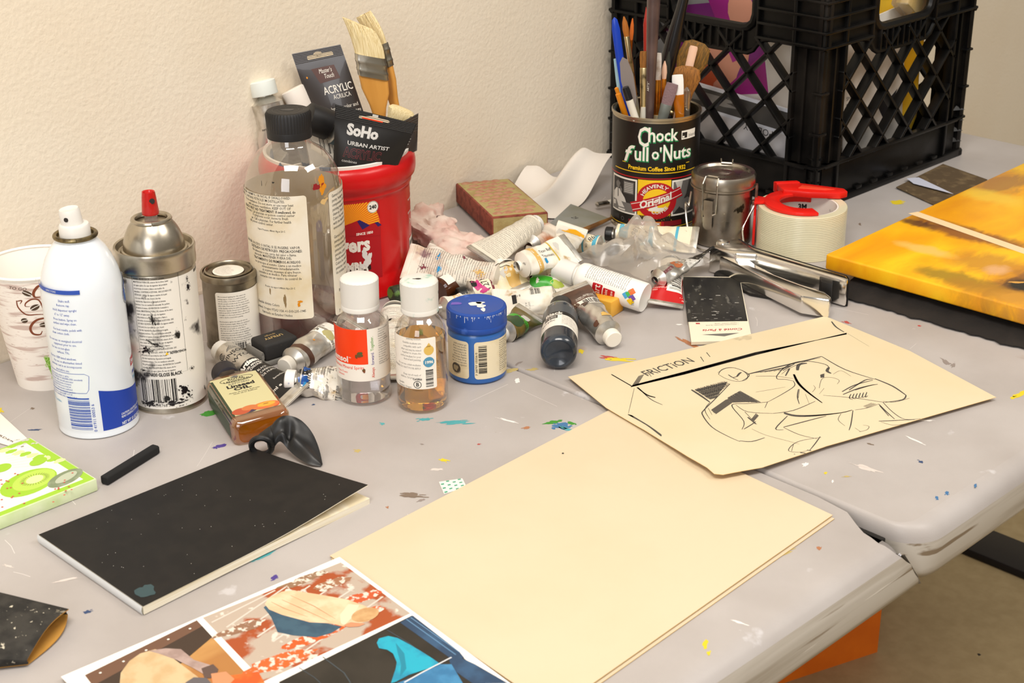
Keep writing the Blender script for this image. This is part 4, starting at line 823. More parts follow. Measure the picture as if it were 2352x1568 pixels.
b.dec(d, cyl(RB), du=3); b.build('bottle_body', gam)
m_res = mat('pigment_residue', '#7d4a4a', rough=.5, col2='#5d4446', scale=60, smears=[('#3d3d44', 30, .6, .05)])
b = M(); b.lathe([(RB - 1.6, 14), (RB - 1.6, 34), (RB - 1.65, 35)], m_res, 48, close=False) if False else None
b = M(); b.lathe([(.1, 5), (RB - 2.4, 5), (RB - 1.4, 8), (RB - 1.4, 30), (.1, 30)], thin('murky_rinse', '#d9b9b8', .03, .18, '#b08a88'), 48); b.build('dregs', gam)
m_bk = mat('black_cap_plastic', '#1b1a1b', rough=.5)
b = M(); b.lathe([(20.6, 194), (20.8, 200), (20.6, 201)], m_bk, 72, close=False); b.lathe([(20.6, 201), (20.4, 216), (19.4, 219), (17.5, 219.6), (15, 219), (.1, 219)], m_bk, 96, dr=lambda a, z, k: (.9 if k % 2 and 201.5 < z < 217 else 0))
d = D().ring(0, 0, 14.5, 14.5, .5, mat('black_relief', '#3a393a', rough=.45), 2).ring(0, 0, 10, 10, .4, MATS['black_relief'], 2); d.text('PUSH DOWN', 0, 0, 2.4, MATS['black_relief'], 2, 'C', arc=11.2); d.blob(0, 0, 6, 3, MATS['black_relief'], 2, 4)
b.dec(d, plane(219)); b.build('cap', gam)
m_lab = mat('stained_label', '#e6ddcb', rough=.5, col2='#d9c7a2', scale=26, lo=.5, hi=.7)
d = D(); ur, vt = U(703, 448); vb = U(700, 732)[1]; d.rect(-66, vb, ur, vt, m_lab, 1, 3)
L1 = [(462, 'DANGER. HARMFUL OR FATAL IF SWALLOWED.', 668), (470.5, 'VAPOR HARMFUL. CONTAINS PETROLEUM DISTILLATES.', 654), (478, 'Use in ventilation. Do not store or use near heat', 674), (486, 'with adequate ventilation. KEEP OUT OF', 668), (494, 'REACH. FIRST AID TREATMENT: If swallowed, do', 679), (501.5, 'not vomit. Call physician or poison control center', 677), (509, 'If symptoms occur, move to fresh', 662), (517, 'air. Call a physician. For further health', 669), (523, 'call poison control center.', 628), (538, 'Vapor Pressure .48mm Hg at 20 C', 655),
      (575, 'DANGER. NOCIVO O FATAL SI SE INGIERE. VAPOR', 689), (583, 'DESTILADO DE PETROLEO. PRECAUCIONES:', 694), (592, 'No almacene o use cerca del calor o llama.', 681), (600, 'adecuada. MANTENER FUERA DEL', 670), (608, 'TRATAMIENTO DE PRIMEROS AUXILIOS:', 691), (616, 'no provoque el vomito. Llame a un medico', 692), (623.5, 'envenenamiento inmediatamente.', 688), (631, 'si ocurren, muevase al aire fresco.', 692), (638.5, 'consulte a un medico. Para obtener', 683), (646, 'contacte con un centro de control de', 693), (668, 'Presion de vapor 0.48mm Hg a 20 C', 678), (708, 'Gamblin Artists Colors', 642), (720, 'Portland, Oregon 97202 USA +1-503-235-1945', 703), (731, 'Fabricado en Estados Unidos', 672)]
for y, t, xr in L1:
    u, v = U(xr, y - 4); d.text(t, u, v, 2.6 if y not in (538, 668) else 1.9, m_ink, 2, 'R', sx=.80, res=1, bold=.02 if y in (494, 583, 608) else .005)
for (x, y, rx, ry, s_) in ((690, 692, 2.4, 1.2, 1), (687, 700, 1.2, 2, 2), (621, 668, .8, 3, 3), (655, 690, 1.4, 6, 4)): u, v = U(x, y); d.blob(u, v, rx, ry, m_or if s_ < 3 else mat('brown_drip', '#8d7550', rough=.5), 3, s_)
u2, v2 = U(754, 443); vb2 = U(770, 726)[1]
b = M(); b.dec(d, cyl(RB + .1), du=3); b.build('back_label', gam)
d = D(); d.rect(u2, vb2, 72, v2, m_lab, 1, 3); u3, v3 = U(760, 452)
d.para(['Gamsol is an odorless', 'purity, having no', 'components. Gamsol', 'painting medium and', 'clean-up. Since Gamblin', 'Colors has made', 'with the health and', 'environment in mind.', '', 'Gamsol es un solvente', 'pureza que ha', 'componentes. Gamsol', 'pinturas al oleo y', 'pinceles, y para', 'Desde nuestro inicio', 'Colors ha creado', 'pinturas e impres', 'los artistas, los'], u3 + 1, v3 - 1, 3.0, 4.45, m_ink, sx=.82)
d.text('For information', u3 + 8, v3 - 84, 3, m_ink); d.text('Para informacion', u3 + 4, v3 - 95, 3, m_ink, bold=.03); d.bars(u3 + 6, vb2 + 5, u3 + 30, vb2 + 16, m_ink, 2, 3, n=18); d.text('7', u3 + 2, vb2 + 2.5, 3, m_ink)
d.rect(72, vb2, 292.2 - 66 - 14, v2, m_lab, 1)
b = M(); b.dec(d, cyl(RB + .1), du=3); b.build('front_label', gam)

# red coffee canister
P = front(785, 701, .079); 
lim = wally(P.x) - .081
if P.y > lim: P.y = lim
X = stand(P); HF = hz(P, 337) * 1000
fol = thing('coffee_canister', 'big red plastic coffee canister full of paint tubes by the wall', 'canister', X)
m_fr = mat('red_canister', '#c20d10', rough=.3, spec=.5, bump=.04, bscale=800, smears=[('#e8524a', 240, .76, .02)]); m_frd = mat('red_label', '#a80d18', rough=.4)
RF = 75.0
b = M()
def gro(a, z, k):
    q = 0.0
    for g in (.42, 1.05, -.42, -1.05, 1.75, -1.75): q -= 1.6 * math.exp(-((a - g) % (2 * pi) if ((a - g) % (2 * pi)) < pi else 2 * pi - ((a - g) % (2 * pi))) ** 2 / .006)
    return q if 25 < z < HF - 40 else 0
b.lathe([(.1, 2), (RF - 6, 2), (RF - 3, 0), (RF, 3), (RF, 20), (RF - 2, 24), (RF - 2, 27)] + [(RF - 2, z) for z in (40, 60, 80)] + [(RF - 2, HF - 40), (RF - 1.4, HF - 36), (RF, HF - 34), (RF, HF - 31), (RF + 1, HF - 29), (RF + 4, HF - 25), (RF + 5, HF - 20), (RF + 5, HF - 14), (RF + 4, HF - 8), (RF + 1, HF - 4), (RF - 1, HF - 3)], m_fr, 120, dr=gro, close=False); b.build('canister_body', fol)
m_rim = mat('paint_splashed_rim', '#e8e4de', rough=.45, smears=[('#2c5a86', 26, .56, .02), ('#16324f', 50, .64, .02), ('#b8622a', 40, .7, .02)])
b = M(); b.lathe([(RF - 1, HF - 4), (RF - .6, HF), (RF - 2.4, HF + .5), (RF - 4, HF - .5), (RF - 4, HF - 30), (RF - 5, 20), (.1, 6)], m_rim, 80, close=False); b.build('rim_and_lining', fol)
RL = RF - 2; U = lambda x, y: uvc(X, RL, x, y); d = D()
ur = U(873, 470)[0]; d.rect(-ur, U(850, 660)[1], ur - 1, U(850, 462)[1], m_frd, 1)
us, vs_ = U(800, 513); m_sun = mat('sun_yellow', '#f2b713', rough=.4); m_sor = mat('sun_orange', '#dd5d18', rough=.4)
d.poly([(us - 8, vs_ - 6)] + [(us - 8 + 42 * cos(radians(t)), vs_ - 6 + 34 * sin(radians(t))) for t in range(0, 181, 9)], m_sor, 2)
for k in range(45):
    a = radians(2 + k * 4); R0, R1 = 0, 44; a2 = a + radians(1.6)
    pts = [(us - 8, vs_ - 4), (us - 8 + R1 * cos(a), vs_ - 4 + R1 * .92 * sin(a)), (us - 8 + R1 * cos(a2), vs_ - 4 + R1 * .92 * sin(a2))]
    d.poly([pts[0], tuple(blend(pts[0][i], pts[1][i], .92) for i in (0, 1)), tuple(blend(pts[0][i], pts[2][i], .92) for i in (0, 1))], m_sun, 3)
d.poly([U(780, 522), U(812, 510), U(826, 505), U(848, 516), U(862, 510), U(874, 513), U(874, 540), U(780, 540)], m_frd, 4); m_mt = mat('mountain_blue', '#2a1a5c', rough=.4); d.poly([U(820, 508), U(826, 505), U(849, 517), U(832, 527)], m_mt, 5); d.poly([U(860, 511), U(867, 509), U(876, 516), U(868, 520)], m_mt, 5)
u, v = U(856, 475); d.ell(u, v, 6.2, 6.2, m_lw, 4, 28); d.ring(u, v, 5.8, 5.8, .3, m_ink, 5); d.text('240', u, v - 1.8, 4, m_ink, 5, 'C', bold=.04)
d.text('SINCE 1850', *U(818, 541), 2.6, m_lw, 4, bold=.03); u, v = U(850, 568); d.text('Folgers', u, v - 2, 15, m_lw, 5, 'R', bold=.04, sx=.86); d.text('Folgers', u + .7, v - 2.7, 15, m_cr, 4, 'R', bold=.06, sx=.86)
u, v = U(855, 618); d.text('100% COLOMBIA', u - 4, v, 10, m_lw, 4, 'R', bold=.05, sx=.7)
for (x, y, rx, ry, s_, a) in ((838, 583, 2.6, 8, 1, .25), (848, 596, 2.2, 6, 2, -.2), (832, 610, 3, 2.4, 3, 0), (842, 605, 3, 4, 5, 0)): u, v = U(x, y); d.blob(u, v, rx, ry, mat('white_smear', '#dcd7d2', rough=.5), 6, s_, .6, 26, a)
u, v = U(852, 612); d.rect(u - 60, v + 3.5, u, v + 4.3, m_lw, 4); d.rect(u - 60, v - 3, u, v + 2, mat('label_brown2', '#2e1513', rough=.4), 4); d.text('MED-DARK', u - 22, v - 1.6, 2.6, m_lw, 5, bold=.03, sx=.8, al='R'); d.text('DARK', u - 3, v - 1.6, 2.6, m_lw, 5, bold=.03, sx=.8, al='R')
u0, v0 = U(940, 566); u1 = U(959, 530)[0]; v1 = U(948, 534)[1]; d.rect(u0, v0 - 6, u1, v1 + 1, m_lw, 3); d.bars(u0 + 1.5, v0 + 1, u1 - 3, v1 - 2, m_ink, 4, 8, vert=False, n=18)
u, v = U(940, 508); d.ring(u + 3, v, 3, 3, 1.4, m_lw, 3, n=3); d.line([(u - 1, v - 14), (u + 8, v - 14), (u + 8, v + 10), (u - 1, v + 10), (u - 1, v - 14)], .4, m_lw, 3)
for k, (x, y, t) in enumerate(((947, 437, 'DISTRIBUTED BY'), (936, 462, 'THE FOLGER COFFEE CO.'), (942, 472, 'ORRVILLE, OH'), (943, 482, 'USA'), (936, 492, 'QUESTIONS?'))): u, v = U(x, y); d.text(t, u, v, 2, m_lw, 3, bold=.02, sx=.9)
dl = D(); dl.it = [i for i in d.it if min(p[0] for p in i[0]) > ur + .5]; d.it = [i for i in d.it if i not in dl.it]
for q in (d, dl): b = M(); b.dec(q, cyl(RL), du=3); b.build('label', fol)

# ------------------------------------------------------------------ small bottles and jar in front
def bottle_caps(b, r, z0, z1, m, n=60): b.lathe([(r * .97, z0), (r, z0 + .6), (r, z0 + 4), (r * .985, z0 + 4.6)], m, n, close=False); b.lathe([(r * .985, z0 + 4.6), (r * .97, z1 - 2), (r * .92, z1 - .5), (r * .84, z1), (.1, z1)], m, n, dr=lambda a, z, k: (.7 if k % 2 and z0 + 4.8 < z < z1 - 1.5 else 0), close=False); b.lathe([(.1, z0 + 1), (r * .97, z0)], m, n, close=False)
def liquid(name, tint, ior=1.42, dens=0.0):
    m = mat(name, tint, rough=0.0, trans=1.0, ior=ior); return m
P = front(840, 935, .0237); X = stand(P); R1 = 23.5
bt = thing('solvent_bottle', 'small clear solvent bottle with a white cap and orange and white label', 'bottle', X)
b = M(); b.lathe([(.1, 2), (12, 2), (R1 - 5, 0), (R1 - 1.5, 1), (R1, 5), (R1, 62), (R1 - .8, 68), (R1 - 3.5, 75), (R1 - 8, 80), (13.5, 82), (13, 88)], thin('clear_plastic_bottle', '#f6f3f0', .06, .04), 64, close=False); b.build('bottle_body', bt)
b = M(); b.lathe([(.1, 3), (12, 3), (R1 - 3, 2.5), (R1 - .8, 6), (R1 - .8, 24), (.1, 24)], liquid('clear_spirits', '#e9ebf2'), 56); b.build('solvent', bt)
b = M(); bottle_caps(b, 16.6, 84, 113, m_cap); b.build('cap', bt)
U = lambda x, y: uvc(X, R1, x, y); d = D(); m_og = mat('label_orange', '#ee3f0d', rough=.35)
vt, vb = U(835, 757)[1], U(835, 876)[1] + 0; d.rect(-40, vb, 45, vt, m_lw, 1); uo, vo = U(847, 836); d.rect(-40, vo, U(843, 780)[0], vt, m_og, 2)
u, v = U(799, 831); d.text('Gamsol', u + 0.5, v, 5.6, m_lw, 3, 'R', bold=.03); d.text('TM', u + 1.2, v + 4, 1.2, m_lw, 3); u, v = U(836, 848); d.text('Odorless Mineral Spirits', u, v, 3, m_og, 3, 'R', sx=.85); d.para(['Non-Toxic', 'Solvent'], u - 27, v - 4.6, 2, 3, m_og); 
u, v = U(861, 866); 
for t, m_, o in (('Always', '#d9482e', 0), ('forward.', '#5a4a9c', 12.2), ('Together.', '#6aa84a', 25.2)): d.text(t, u, v + o, 2.9, mat('ink_' + m_, m_, rough=.4), 3, rot=pi / 2, sx=.86)
u, v = U(867, 756); micro(d, u, v - .6, u + 15, 1.5, 2.15, 16, m_g1, 'Gamsol is an excellent solvent for oil painting from thinning mediums to general painting clean-up. WARNING: combustible. Keep away from heat. Gamblin conforms to', 4, sx=.7)
u0, v0 = U(873, 867); rr = random.Random(3)
for i, (x, y, rx, ry) in enumerate(((827, 815, 2.4, 2.4), (819, 818, 1.2, 1.8), (836, 851, 1.3, 1.8))): u, v = U(x, y); d.blob(u, v, rx, ry, mat('olive_paint', '#4a5a2c', rough=.4, col2='#7d3a1c', scale=200), 5, i + 2)
b = M(); b.dec(d, cyl(R1 + .05), du=2); b.build('label', bt)
P = front(973, 953, .0225); X = stand(P); R2 = 22.3
bt = thing('medium_bottle', 'small bottle of amber painting medium with a paint-stained white cap', 'bottle', X)
b = M(); b.lathe([(.1, 2), (12, 2), (R2 - 5, 0), (R2 - 1.5, 1), (R2, 5), (R2, 66), (R2 - .8, 72), (R2 - 3.5, 79), (R2 - 8, 84), (12.5, 86), (12, 91)], thin('clear_plastic_bottle', '#f6f3f0', .06, .04), 64, close=False); b.build('bottle_body', bt)
m_amb = liquid('amber_medium', '#efb640', 1.45); b = M(); b.lathe([(.1, 3), (12, 3), (R2 - 3, 2.5), (R2 - .7, 6), (R2 - .7, 66), (.1, 66)], m_amb, 56); b.build('medium', bt)
m_caps = mat('stained_white_cap', '#dcd9d2', rough=.45, smears=[('#9fc0b2', 70, .57, .08), ('#41665a', 110, .66, .03)])
b = M(); bottle_caps(b, 16.2, 88, 117, m_caps); b.dec(D().blob(-1, 0, 3.4, 1.3, m_g3, 2, 4, .8), plane(117)); b.build('cap', bt)
U = lambda x, y: uvc(X, R2, x, y); d = D(); ur, vt = U(1000, 772); vb = U(980, 893)[1]; d.rect(-33, vb, ur, vt, m_lw, 1, 1.5)
for k, (y, t) in enumerate(((778, 'painting medium.'), (788, 'Gamblin mediums are'), (796, 'compatible with each'), (804, 'other and may be mixed'), (811, 'together to create the'), (819, 'perfect medium for your'), (826, 'desired and painting.'), (838, 'Do not use cobalt mediums.'), (846, 'WARNING DO NOT POUR APPLY'), (861, 'Keep out of reach of'), (868, 'children, Cal prior events'))): u, v = U(967, y); d.text(t, u, v - 1, 1.9, mat('grey_ink', '#8b8885', rough=.5), 3, 'R', sx=.74, res=1)
d.para(['Gamblin', 'Portland, Oregon', 'Made in USA'], *U(918, 874), 1.8, 2.9, m_g1, sx=.8); u, v = U(959, 883); d.ring(u, v, 3.2, 3.2, .5, m_ink, 3, n=24); d.text('B', u, v - 1.6, 3.6, m_ink, 3, 'C', bold=.02); d.text('Certified', u, v + 4.2, 1.6, m_ink, 3, 'C', bold=.02); d.text('Corporation', u, v - 6, 1.3, m_ink, 3, 'C')
u, v = U(985, 804); m_gold = mat('gold_drop', '#d6b25a', rough=.5); d.ell(u, v, 4.4, 4.4, m_gold, 3); d.poly([(u - 2.6, v + 3), (u, v + 7), (u + 2.6, v + 3)], m_gold, 3); u, v = U(985, 831); m_bb = mat('badge_blue', '#4d8fb0', rough=.5); d.ell(u, v, 4.7, 4.7, m_bb, 3); d.rect(u - 4.8, v - 1.6, u + 4.8, v + 1.6, m_bb, 4); d.text('1996', u, v - 1.3, 2.7, m_lw, 5, 'C', bold=.04)
u0, v0 = U(979, 893); u1, v1 = U(997, 845); d.bars(u0, v0 + 2, u1 - 1, v1, m_ink, 3, 5, vert=False, n=20)
b = M(); b.dec(d, cyl(R2 + .05), du=2); b.build('label', bt)
P = front(1098, 886, .027); X = stand(P); R3 = 26.3
jar = thing('gel_jar', 'blue plastic jar with a blue lid smeared in white and two cream label panels', 'jar', X)
m_jb = mat('jar_blue', '#2a5fa6', rough=.3, coat=.2); m_jl = mat('lid_blue', '#1a4597', rough=.42, smears=[('#3a5fb0', 60, .62, .05)])
b = M(); b.lathe([(.1, 1), (R3 - 4, 1), (R3 - 2.5, 0), (R3 - .5, 2), (R3, 6), (R3, 44), (R3 - .5, 47), (R3 - 2, 49)], m_jb, 64); b.build('jar_body', jar)
b = M(); b.lathe([(R3 + .6, 49), (R3 + 1, 50), (R3 + 1, 53), (R3 + .6, 54)], m_jl, 96, close=False); b.lathe([(R3 + .6, 54), (R3 + .6, 65), (R3 + .2, 67), (R3 - 2, 68.2), (R3 - 4, 67.6), (.1, 67.6)], m_jl, 120, dr=lambda a, z, k: (.3 if k % 2 and 54 < z < 66 else 0), close=False); b.lathe([(.1, 50), (R3 + .6, 49)], m_jl, 64, close=False)
U = lambda x, y: uvc(X, R3 + .7, x, y); d = D(); r_ = random.Random(6); m_scu = mat('scuff_white', '#c7cfdf', rough=.6)
for k in range(60):
    u = r_.uniform(-40, 40); d.rect(u, 65.5 - r_.uniform(0, 6) * r_.random(), u + .35, 66.4, m_scu, 1)
b.dec(d, cyl(R3 + .7), du=3); d = D(); xf_ = X @ Matrix.Translation((0, 0, .0676))
for (x, y, rx, ry, s_, m_) in ((1093, 698, 6, 4, 2, m_lw), (1106, 703, 4, 3, 3, m_lw), (1110, 711, 2, 4, 4, m_lw), (1102, 695, 4, 2.4, 8, m_lw), (1045, 697, 7, 3, 6, mat('violet_smear', '#6a55b0', rough=.5))): u, v = uvp(xf_, x, y); d.blob(u, v, rx, ry, m_, 2, s_, .45)
b.dec(d, plane(67.6)); b.build('lid', jar)
m_jc = mat('aged_label', '#e0d3b4', rough=.5, col2='#cdb98c', scale=40, lo=.5, hi=.7)
U = lambda x, y: uvc(X, R3, x, y); d = D(); uz = U(1076, 800)[0]; ua = U(1089, 800)[0]; vt = U(1100, 786)[1] ; vb = U(1100, 870)[1]; d.rect(-45, vb - .5, uz, vt, m_jc, 1, 3); d.rect(ua, vb - .5, 44, vt, m_jc, 1, 3)
u, v = U(1100, 860); d.bars(u, v + 1, u + 7.5, v + 28, m_ink, 3, 7, vert=False, n=24); d.text('7 38797 15556 0', u - 1, v - 1, 2, m_ink, 3, rot=pi / 2, sx=1.2); micro(d, U(1146, 800)[0], vt - 3, 40, 1.3, 1.9, 16, m_g1, 'GOLDEN REGULAR GEL cleaning quick soap water keep from freezing dries clear flexible', 5, sx=.8)
u, v = U(1073, 790); 
for k in range(9): d.text(('acrylic polymer gel', 'glossy, very durable', 'water resistant film', 'extends heavy body', 'when wet, flexible', 'and resistant. Against', 'Work on damp things', 'skin. Do not mix with', 'drying ingestion')[k], uz - 2, vt - 4 - k * 2.5, 1.7, m_g1, 3, 'R', sx=.8, res=1)
u, v = U(1048, 843); d.ell(u, v, 5.2, 4.8, mat('seal_brown', '#4a4034', rough=.5), 3, 26); d.blob(u, v, 3, 2.6, mat('seal_tan', '#9c8c6c', rough=.5), 4, 3); d.text('ASTM D 4236', u, v, 1.8, m_g1, 3, 'C', arc=-6)
dl = D(); dl.it = [i for i in d.it if max(p[0] for p in i[0]) < uz + .6]; d.it = [i for i in d.it if i not in dl.it]
for q in (d, dl): b = M(); b.dec(q, cyl(R3 + .05), du=2); b.build('label', jar)

# ------------------------------------------------------------------ paint tubes
m_foil = mat('tube_foil', '#d6d2ca', rough=.34, metal=.85, col2='#b3ac9e', scale=70, lo=.5, hi=.7)
m_tw = mat('tube_white', '#e6e0d3', rough=.45, col2='#cbbb9a', scale=45, lo=.52, hi=.7, smears=[('#b59a70', 34, .66, .05), ('#6f675d', 70, .69, .03), ('#9fb4bb', 44, .72, .02)])
m_news = mat('tube_newsprint', '#ddd5c6', rough=.5, col2='#bfa58c', scale=40, lo=.5, hi=.66, smears=[('#8d6f70', 34, .64, .05), ('#6f93a3', 50, .7, .02), ('#a8574f', 60, .72, .02)])
m_ck = mat('tube_black', '#191716', rough=.4)
m_brown = mat('tube_brown', '#43291c', rough=.4, col2='#5a3a2a', scale=40)
def ptube(name, label, A, Bq, r, face, deco=None, body=None, capm=None, cr=None, chh=11.0, q=1.0, full=.55, amp=0.0, amf=.07, bend=None, cat='tube', group=None, capless=False, shm=None, seed=0.0, crimp=True, wide=1.42, cone=4.0, du=2.5, dv=5.0, twist=0.0, crm=None):
    """paint tube lying from its crimped end A to its cap at Bq; face is the way its printed side looks"""
    body = body or m_tw; capm = capm or m_cap; cr = cr or r * .62
    xf = mx(A, Bq, face); Lt = (Vector(Bq) - Vector(A)).length * 1000
    Lb = Lt - chh - cone - 2.0
    def P(u, v, l):
        t = max(0, min(1, v / Lb)); s = 1 - sm(t / full); qq = blend(q, min(q, 1), t)
        a_ = blend(r * (1 + (1 - qq) * .42), r * wide, s); b_ = blend(r * qq, .7, s)
        f = u / r; n_ = amp * (nz(cos(f) * r * amf + seed * 5, sin(f) * r * amf, v * amf + seed) * 1.6 + .7 * nz(cos(f) * r * amf * 2.3, sin(f) * r * amf * 2.3 + seed * 3, v * amf * 2.3)) * (1 - abs(2 * t - 1) ** 6 if t > .5 else 1)
        n_ *= (.35 + .65 * min(1, b_ / r))
        x, y = (a_ + l + n_) * sin(f), -(b_ + l + n_) * cos(f)
        if twist: w = twist * (1 - t); x, y = x * cos(w) - y * sin(w), x * sin(w) + y * cos(w)
        if bend: dx, dy = bend(t); x += dx; y += dy
        return (x, y, v)
    e = thing(name, label, cat, xf, group)
    b = M(); nu, nv = 56, max(14, int(Lb / 2.4))
    b.sheet(lambda a, c: P((a - .5) * 2 * pi * r, c * Lb, 0), nu, nv, body)
    if deco: b.dec(deco(Lb), P, du=du, dv=dv, step=.11)
    b.build('tube_body', e, ang=.9)
    b = M(); b.lathe([(r * 1.0, Lb - .3), (r * 1.02, Lb + .6), (r * .9, Lb + 1.4), (r * .5, Lb + cone), (r * .42, Lb + cone + .3), (r * .42, Lb + cone + 4)], shm or m_foil, 36, close=False); b.build('shoulder', e)
    if not capless:
        b = M(); z0 = Lb + cone + 1.6; b.lathe([(.1, z0), (cr * .97, z0), (cr, z0 + .8), (cr * .96, z0 + chh - 1), (cr * .86, z0 + chh), (.1, z0 + chh)], capm, 48, dr=lambda a, z, k: (.3 if k % 2 and z0 + 1 < z < z0 + chh - .5 else 0)); b.build('cap', e)
    if crimp:
        dx, dy = bend(0) if bend else (0, 0); b = M()
        w = twist; rm = Matrix.Translation((dx, dy, 0)) @ Matrix.Rotation(w, 4, 'Z')
        b.box((0, 0, -3), (r * wide * 2.02, 2.2, 8), crm or m_foil, .7, rm); b.box((0, -.8, -3.5), (r * wide * 2.0, 1.8, 5), crm or m_foil, .6, rm); b.build('crimp', e)
    return e
def H(x, y, h): return at(x, y, h / 1000)
UP = Vector((0, 0, 1)); toC = -Vector((sin(YAW), cos(YAW), 0)); UPC = (UP * 1.2 + toC).normalized(); CUP = (UP * .6 + toC).normalized()
# -- left group
def dk(L):
    d = D(); d.rect(-40, 6, 40, L * .60, m_ck, 1); t = L * .60
    d.poly([(-40, t - .1), (40, t - .1), (40, t + 3), (0, t + 1), (-40, t + 3)], m_ck, 1)
    d.text('WINSOR', 0, t + 21, 4.8, m_ink, 2, 'C', sx=1.1); d.text('&', 0, t + 17, 2.6, m_ink, 2, 'C'); d.text('NEWTON', 0, t + 10.5, 4.8, m_ink, 2, 'C', sx=1.1); d.ring(-8, t + 31, 3, 3, .7, m_ink, 2, 30, 330); d.ring(-8, t + 31, 1.3, 1.3, .5, m_ink, 2)
    for k in range(8): d.line([(-2 + k * 1.3, t + 29), (1 + k * 1.3, t + 35 - abs(k - 3))], .5, m_g1, 2)
    d.text('Artisan', 0, t - 5.5, 5.6, m_lw, 3, 'C', bold=.05, shear=.15); d.text('WATER MIXABLE', 0, t - 9.5, 2.2, m_lw, 3, 'C', bold=.03); d.text('OIL COLOUR', 0, t - 12.5, 2.2, m_lw, 3, 'C', bold=.03)
    d.para(['LAMP BLACK', 'NOIR DE CARBONE', 'NEGRO DE HUMO'], 0, t - 19, 2.2, 3.6, m_lw, al='C'); d.text('Series/Serie 1', 2, t - 36, 1.8, m_lw, 3); d.text('37 ml e', -4, t - 46, 3.2, m_lw, 3, 'C', bold=.02)
    return d
ptube('paint_tube', 'black and silver oil tube with a white cap lying in front of the small tin', H(668, 908, 6), H(503, 803, 12.5), 12.3, UPC, dk, m_foil, cr=10, chh=9, full=.6, cone=2.5, crm=m_foil)
def d554(L):
    d = D(); d.rect(-40, L * .12, 40, L * .26, m_brown, 1); d.rect(-40, L * .27, 40, L * .56, m_lw, 1); d.rect(-40, L * .86, 40, L * .93, m_brown, 1); d.text('554', 4, L * .155, 3.4, m_lw, 2, bold=.04, rot=0); d.bars(2, 2, 18, L * .11, m_ink, 2, 3); d.rect(6, L * .5, 8.4, L * .53, m_g1, 2); d.blob(-4, L * .5, 6, 5, m_olive_s, 2, 3, .4); d.blob(0, L * .7, 1, 1, m_or, 3, 2)
    return d
m_olive_s = mat('olive_stain', '#a9a06c', rough=.5)
ptube('paint_tube', 'silver oil tube with brown bands and an off-white cap behind the black tube', H(803, 740, 15), H(652, 843, 11), 12.5, UPC, d554, m_foil, mat('offwhite_cap', '#d8d2c6', rough=.5), cr=8.2, chh=8, full=.5, q=.85, amp=1.6, amf=.06, seed=2, cone=6)
def dwin(L):
    d = D(); d.rect(-44, 2, 44, L * .72, m_tw, 1); d.bars(-15, L * .08, -2, L * .24, m_ink, 2, 7, vert=True); d.text('0 94376', -15, L * .26, 2, m_ink, 2); d.text('WINTON', -2, L * .8, 3.4, m_ink, 3, 'C', bold=.02); d.ring(10, L * .26, 4.2, 4.2, .5, m_g1, 2, n=24); d.text('AP', 10, L * .26 - 1.6, 3.6, m_g1, 2, 'C', bold=.03)
    micro(d, 2, L * .68, 22, 1.5, 2.3, 8, m_g1, 'oil colour huile fine ASTM D4236 conforms permanence made in china fabrique', 7, sx=.8); micro(d, -16, L * .6, -2, 1.5, 2.6, 4, m_g1, 'PR57 oil fast 37ml best', 3)
    for (u, v, a, c, m_, s_) in ((-3, L * .97, 4, 5, m_wb, 1), (4, L * .95, 3, 4, m_ink, 2), (9, L * .93, 4, 3, m_wb, 4), (-9, L * .9, 3, 2.4, m_wc, 5), (16, L * .2, 2, 1.4, m_crim, 6), (13, L * .32, 1.6, .8, m_crim, 8)): d.blob(u, v, a, c, m_, 4, s_)
    return d
m_wb = mat('wet_blue', '#1c4f96', rough=.2); m_wc = mat('wet_cyan', '#2f8fc4', rough=.2)
ptube('paint_tube', 'crumpled white Winton oil tube with a blue-spattered white cap'.replace('Winton ', ''), H(800, 884, 9), H(655, 872, 13), 13, UPC, dwin, m_foil, mat('blue_spattered_cap', '#eceae6', rough=.5, smears=[('#2a5fb0', 55, .66, .02)]), cr=9.6, chh=9, full=.75, amp=2.4, amf=.08, seed=4, q=.9, cone=5)
# black sponge block in a grey tray
c0 = at(628, 815); ax = at(672, 815) - at(610, 842); rz = atan2(ax.y, ax.x)
X = flat(away(at(632, 838), .017), rz - .18); bk = thing('shine_sponge', 'small black block with gold lettering seated in a grey plastic tray', 'sponge', X)
m_blk2 = mat('black_foam', '#242221', rough=.75, bump=.15, bscale=900); m_gt = mat('grey_tray', '#77746e', rough=.45); m_gd = mat('gold_print', '#b79a62', rough=.4)
b = M(); b.box((1, 0, 13), (36, 27, 17), m_blk2, 3, seg=3); b.dec(D().text('UTILITY', 0, 1, 4, m_gd, 1, 'C', rot=pi, bold=.03).text('sponge', 0, 6, 3, m_gd, 1, 'C', rot=pi, shear=.3), plane(21.5)); b.build('block', bk)
b = M(); b.box((0, 0, 2.5), (40, 30, 5), m_gt, 1.5); b.tube([(-20, 13, 9), (-21.5, 0, 10.5), (-20, -13, 9)], 6.0, m_gt, 10, fx=.35, fy=1.1); b.box((-20, 0, 7), (3, 28, 10), m_gt, 1); b.build('tray', bk)
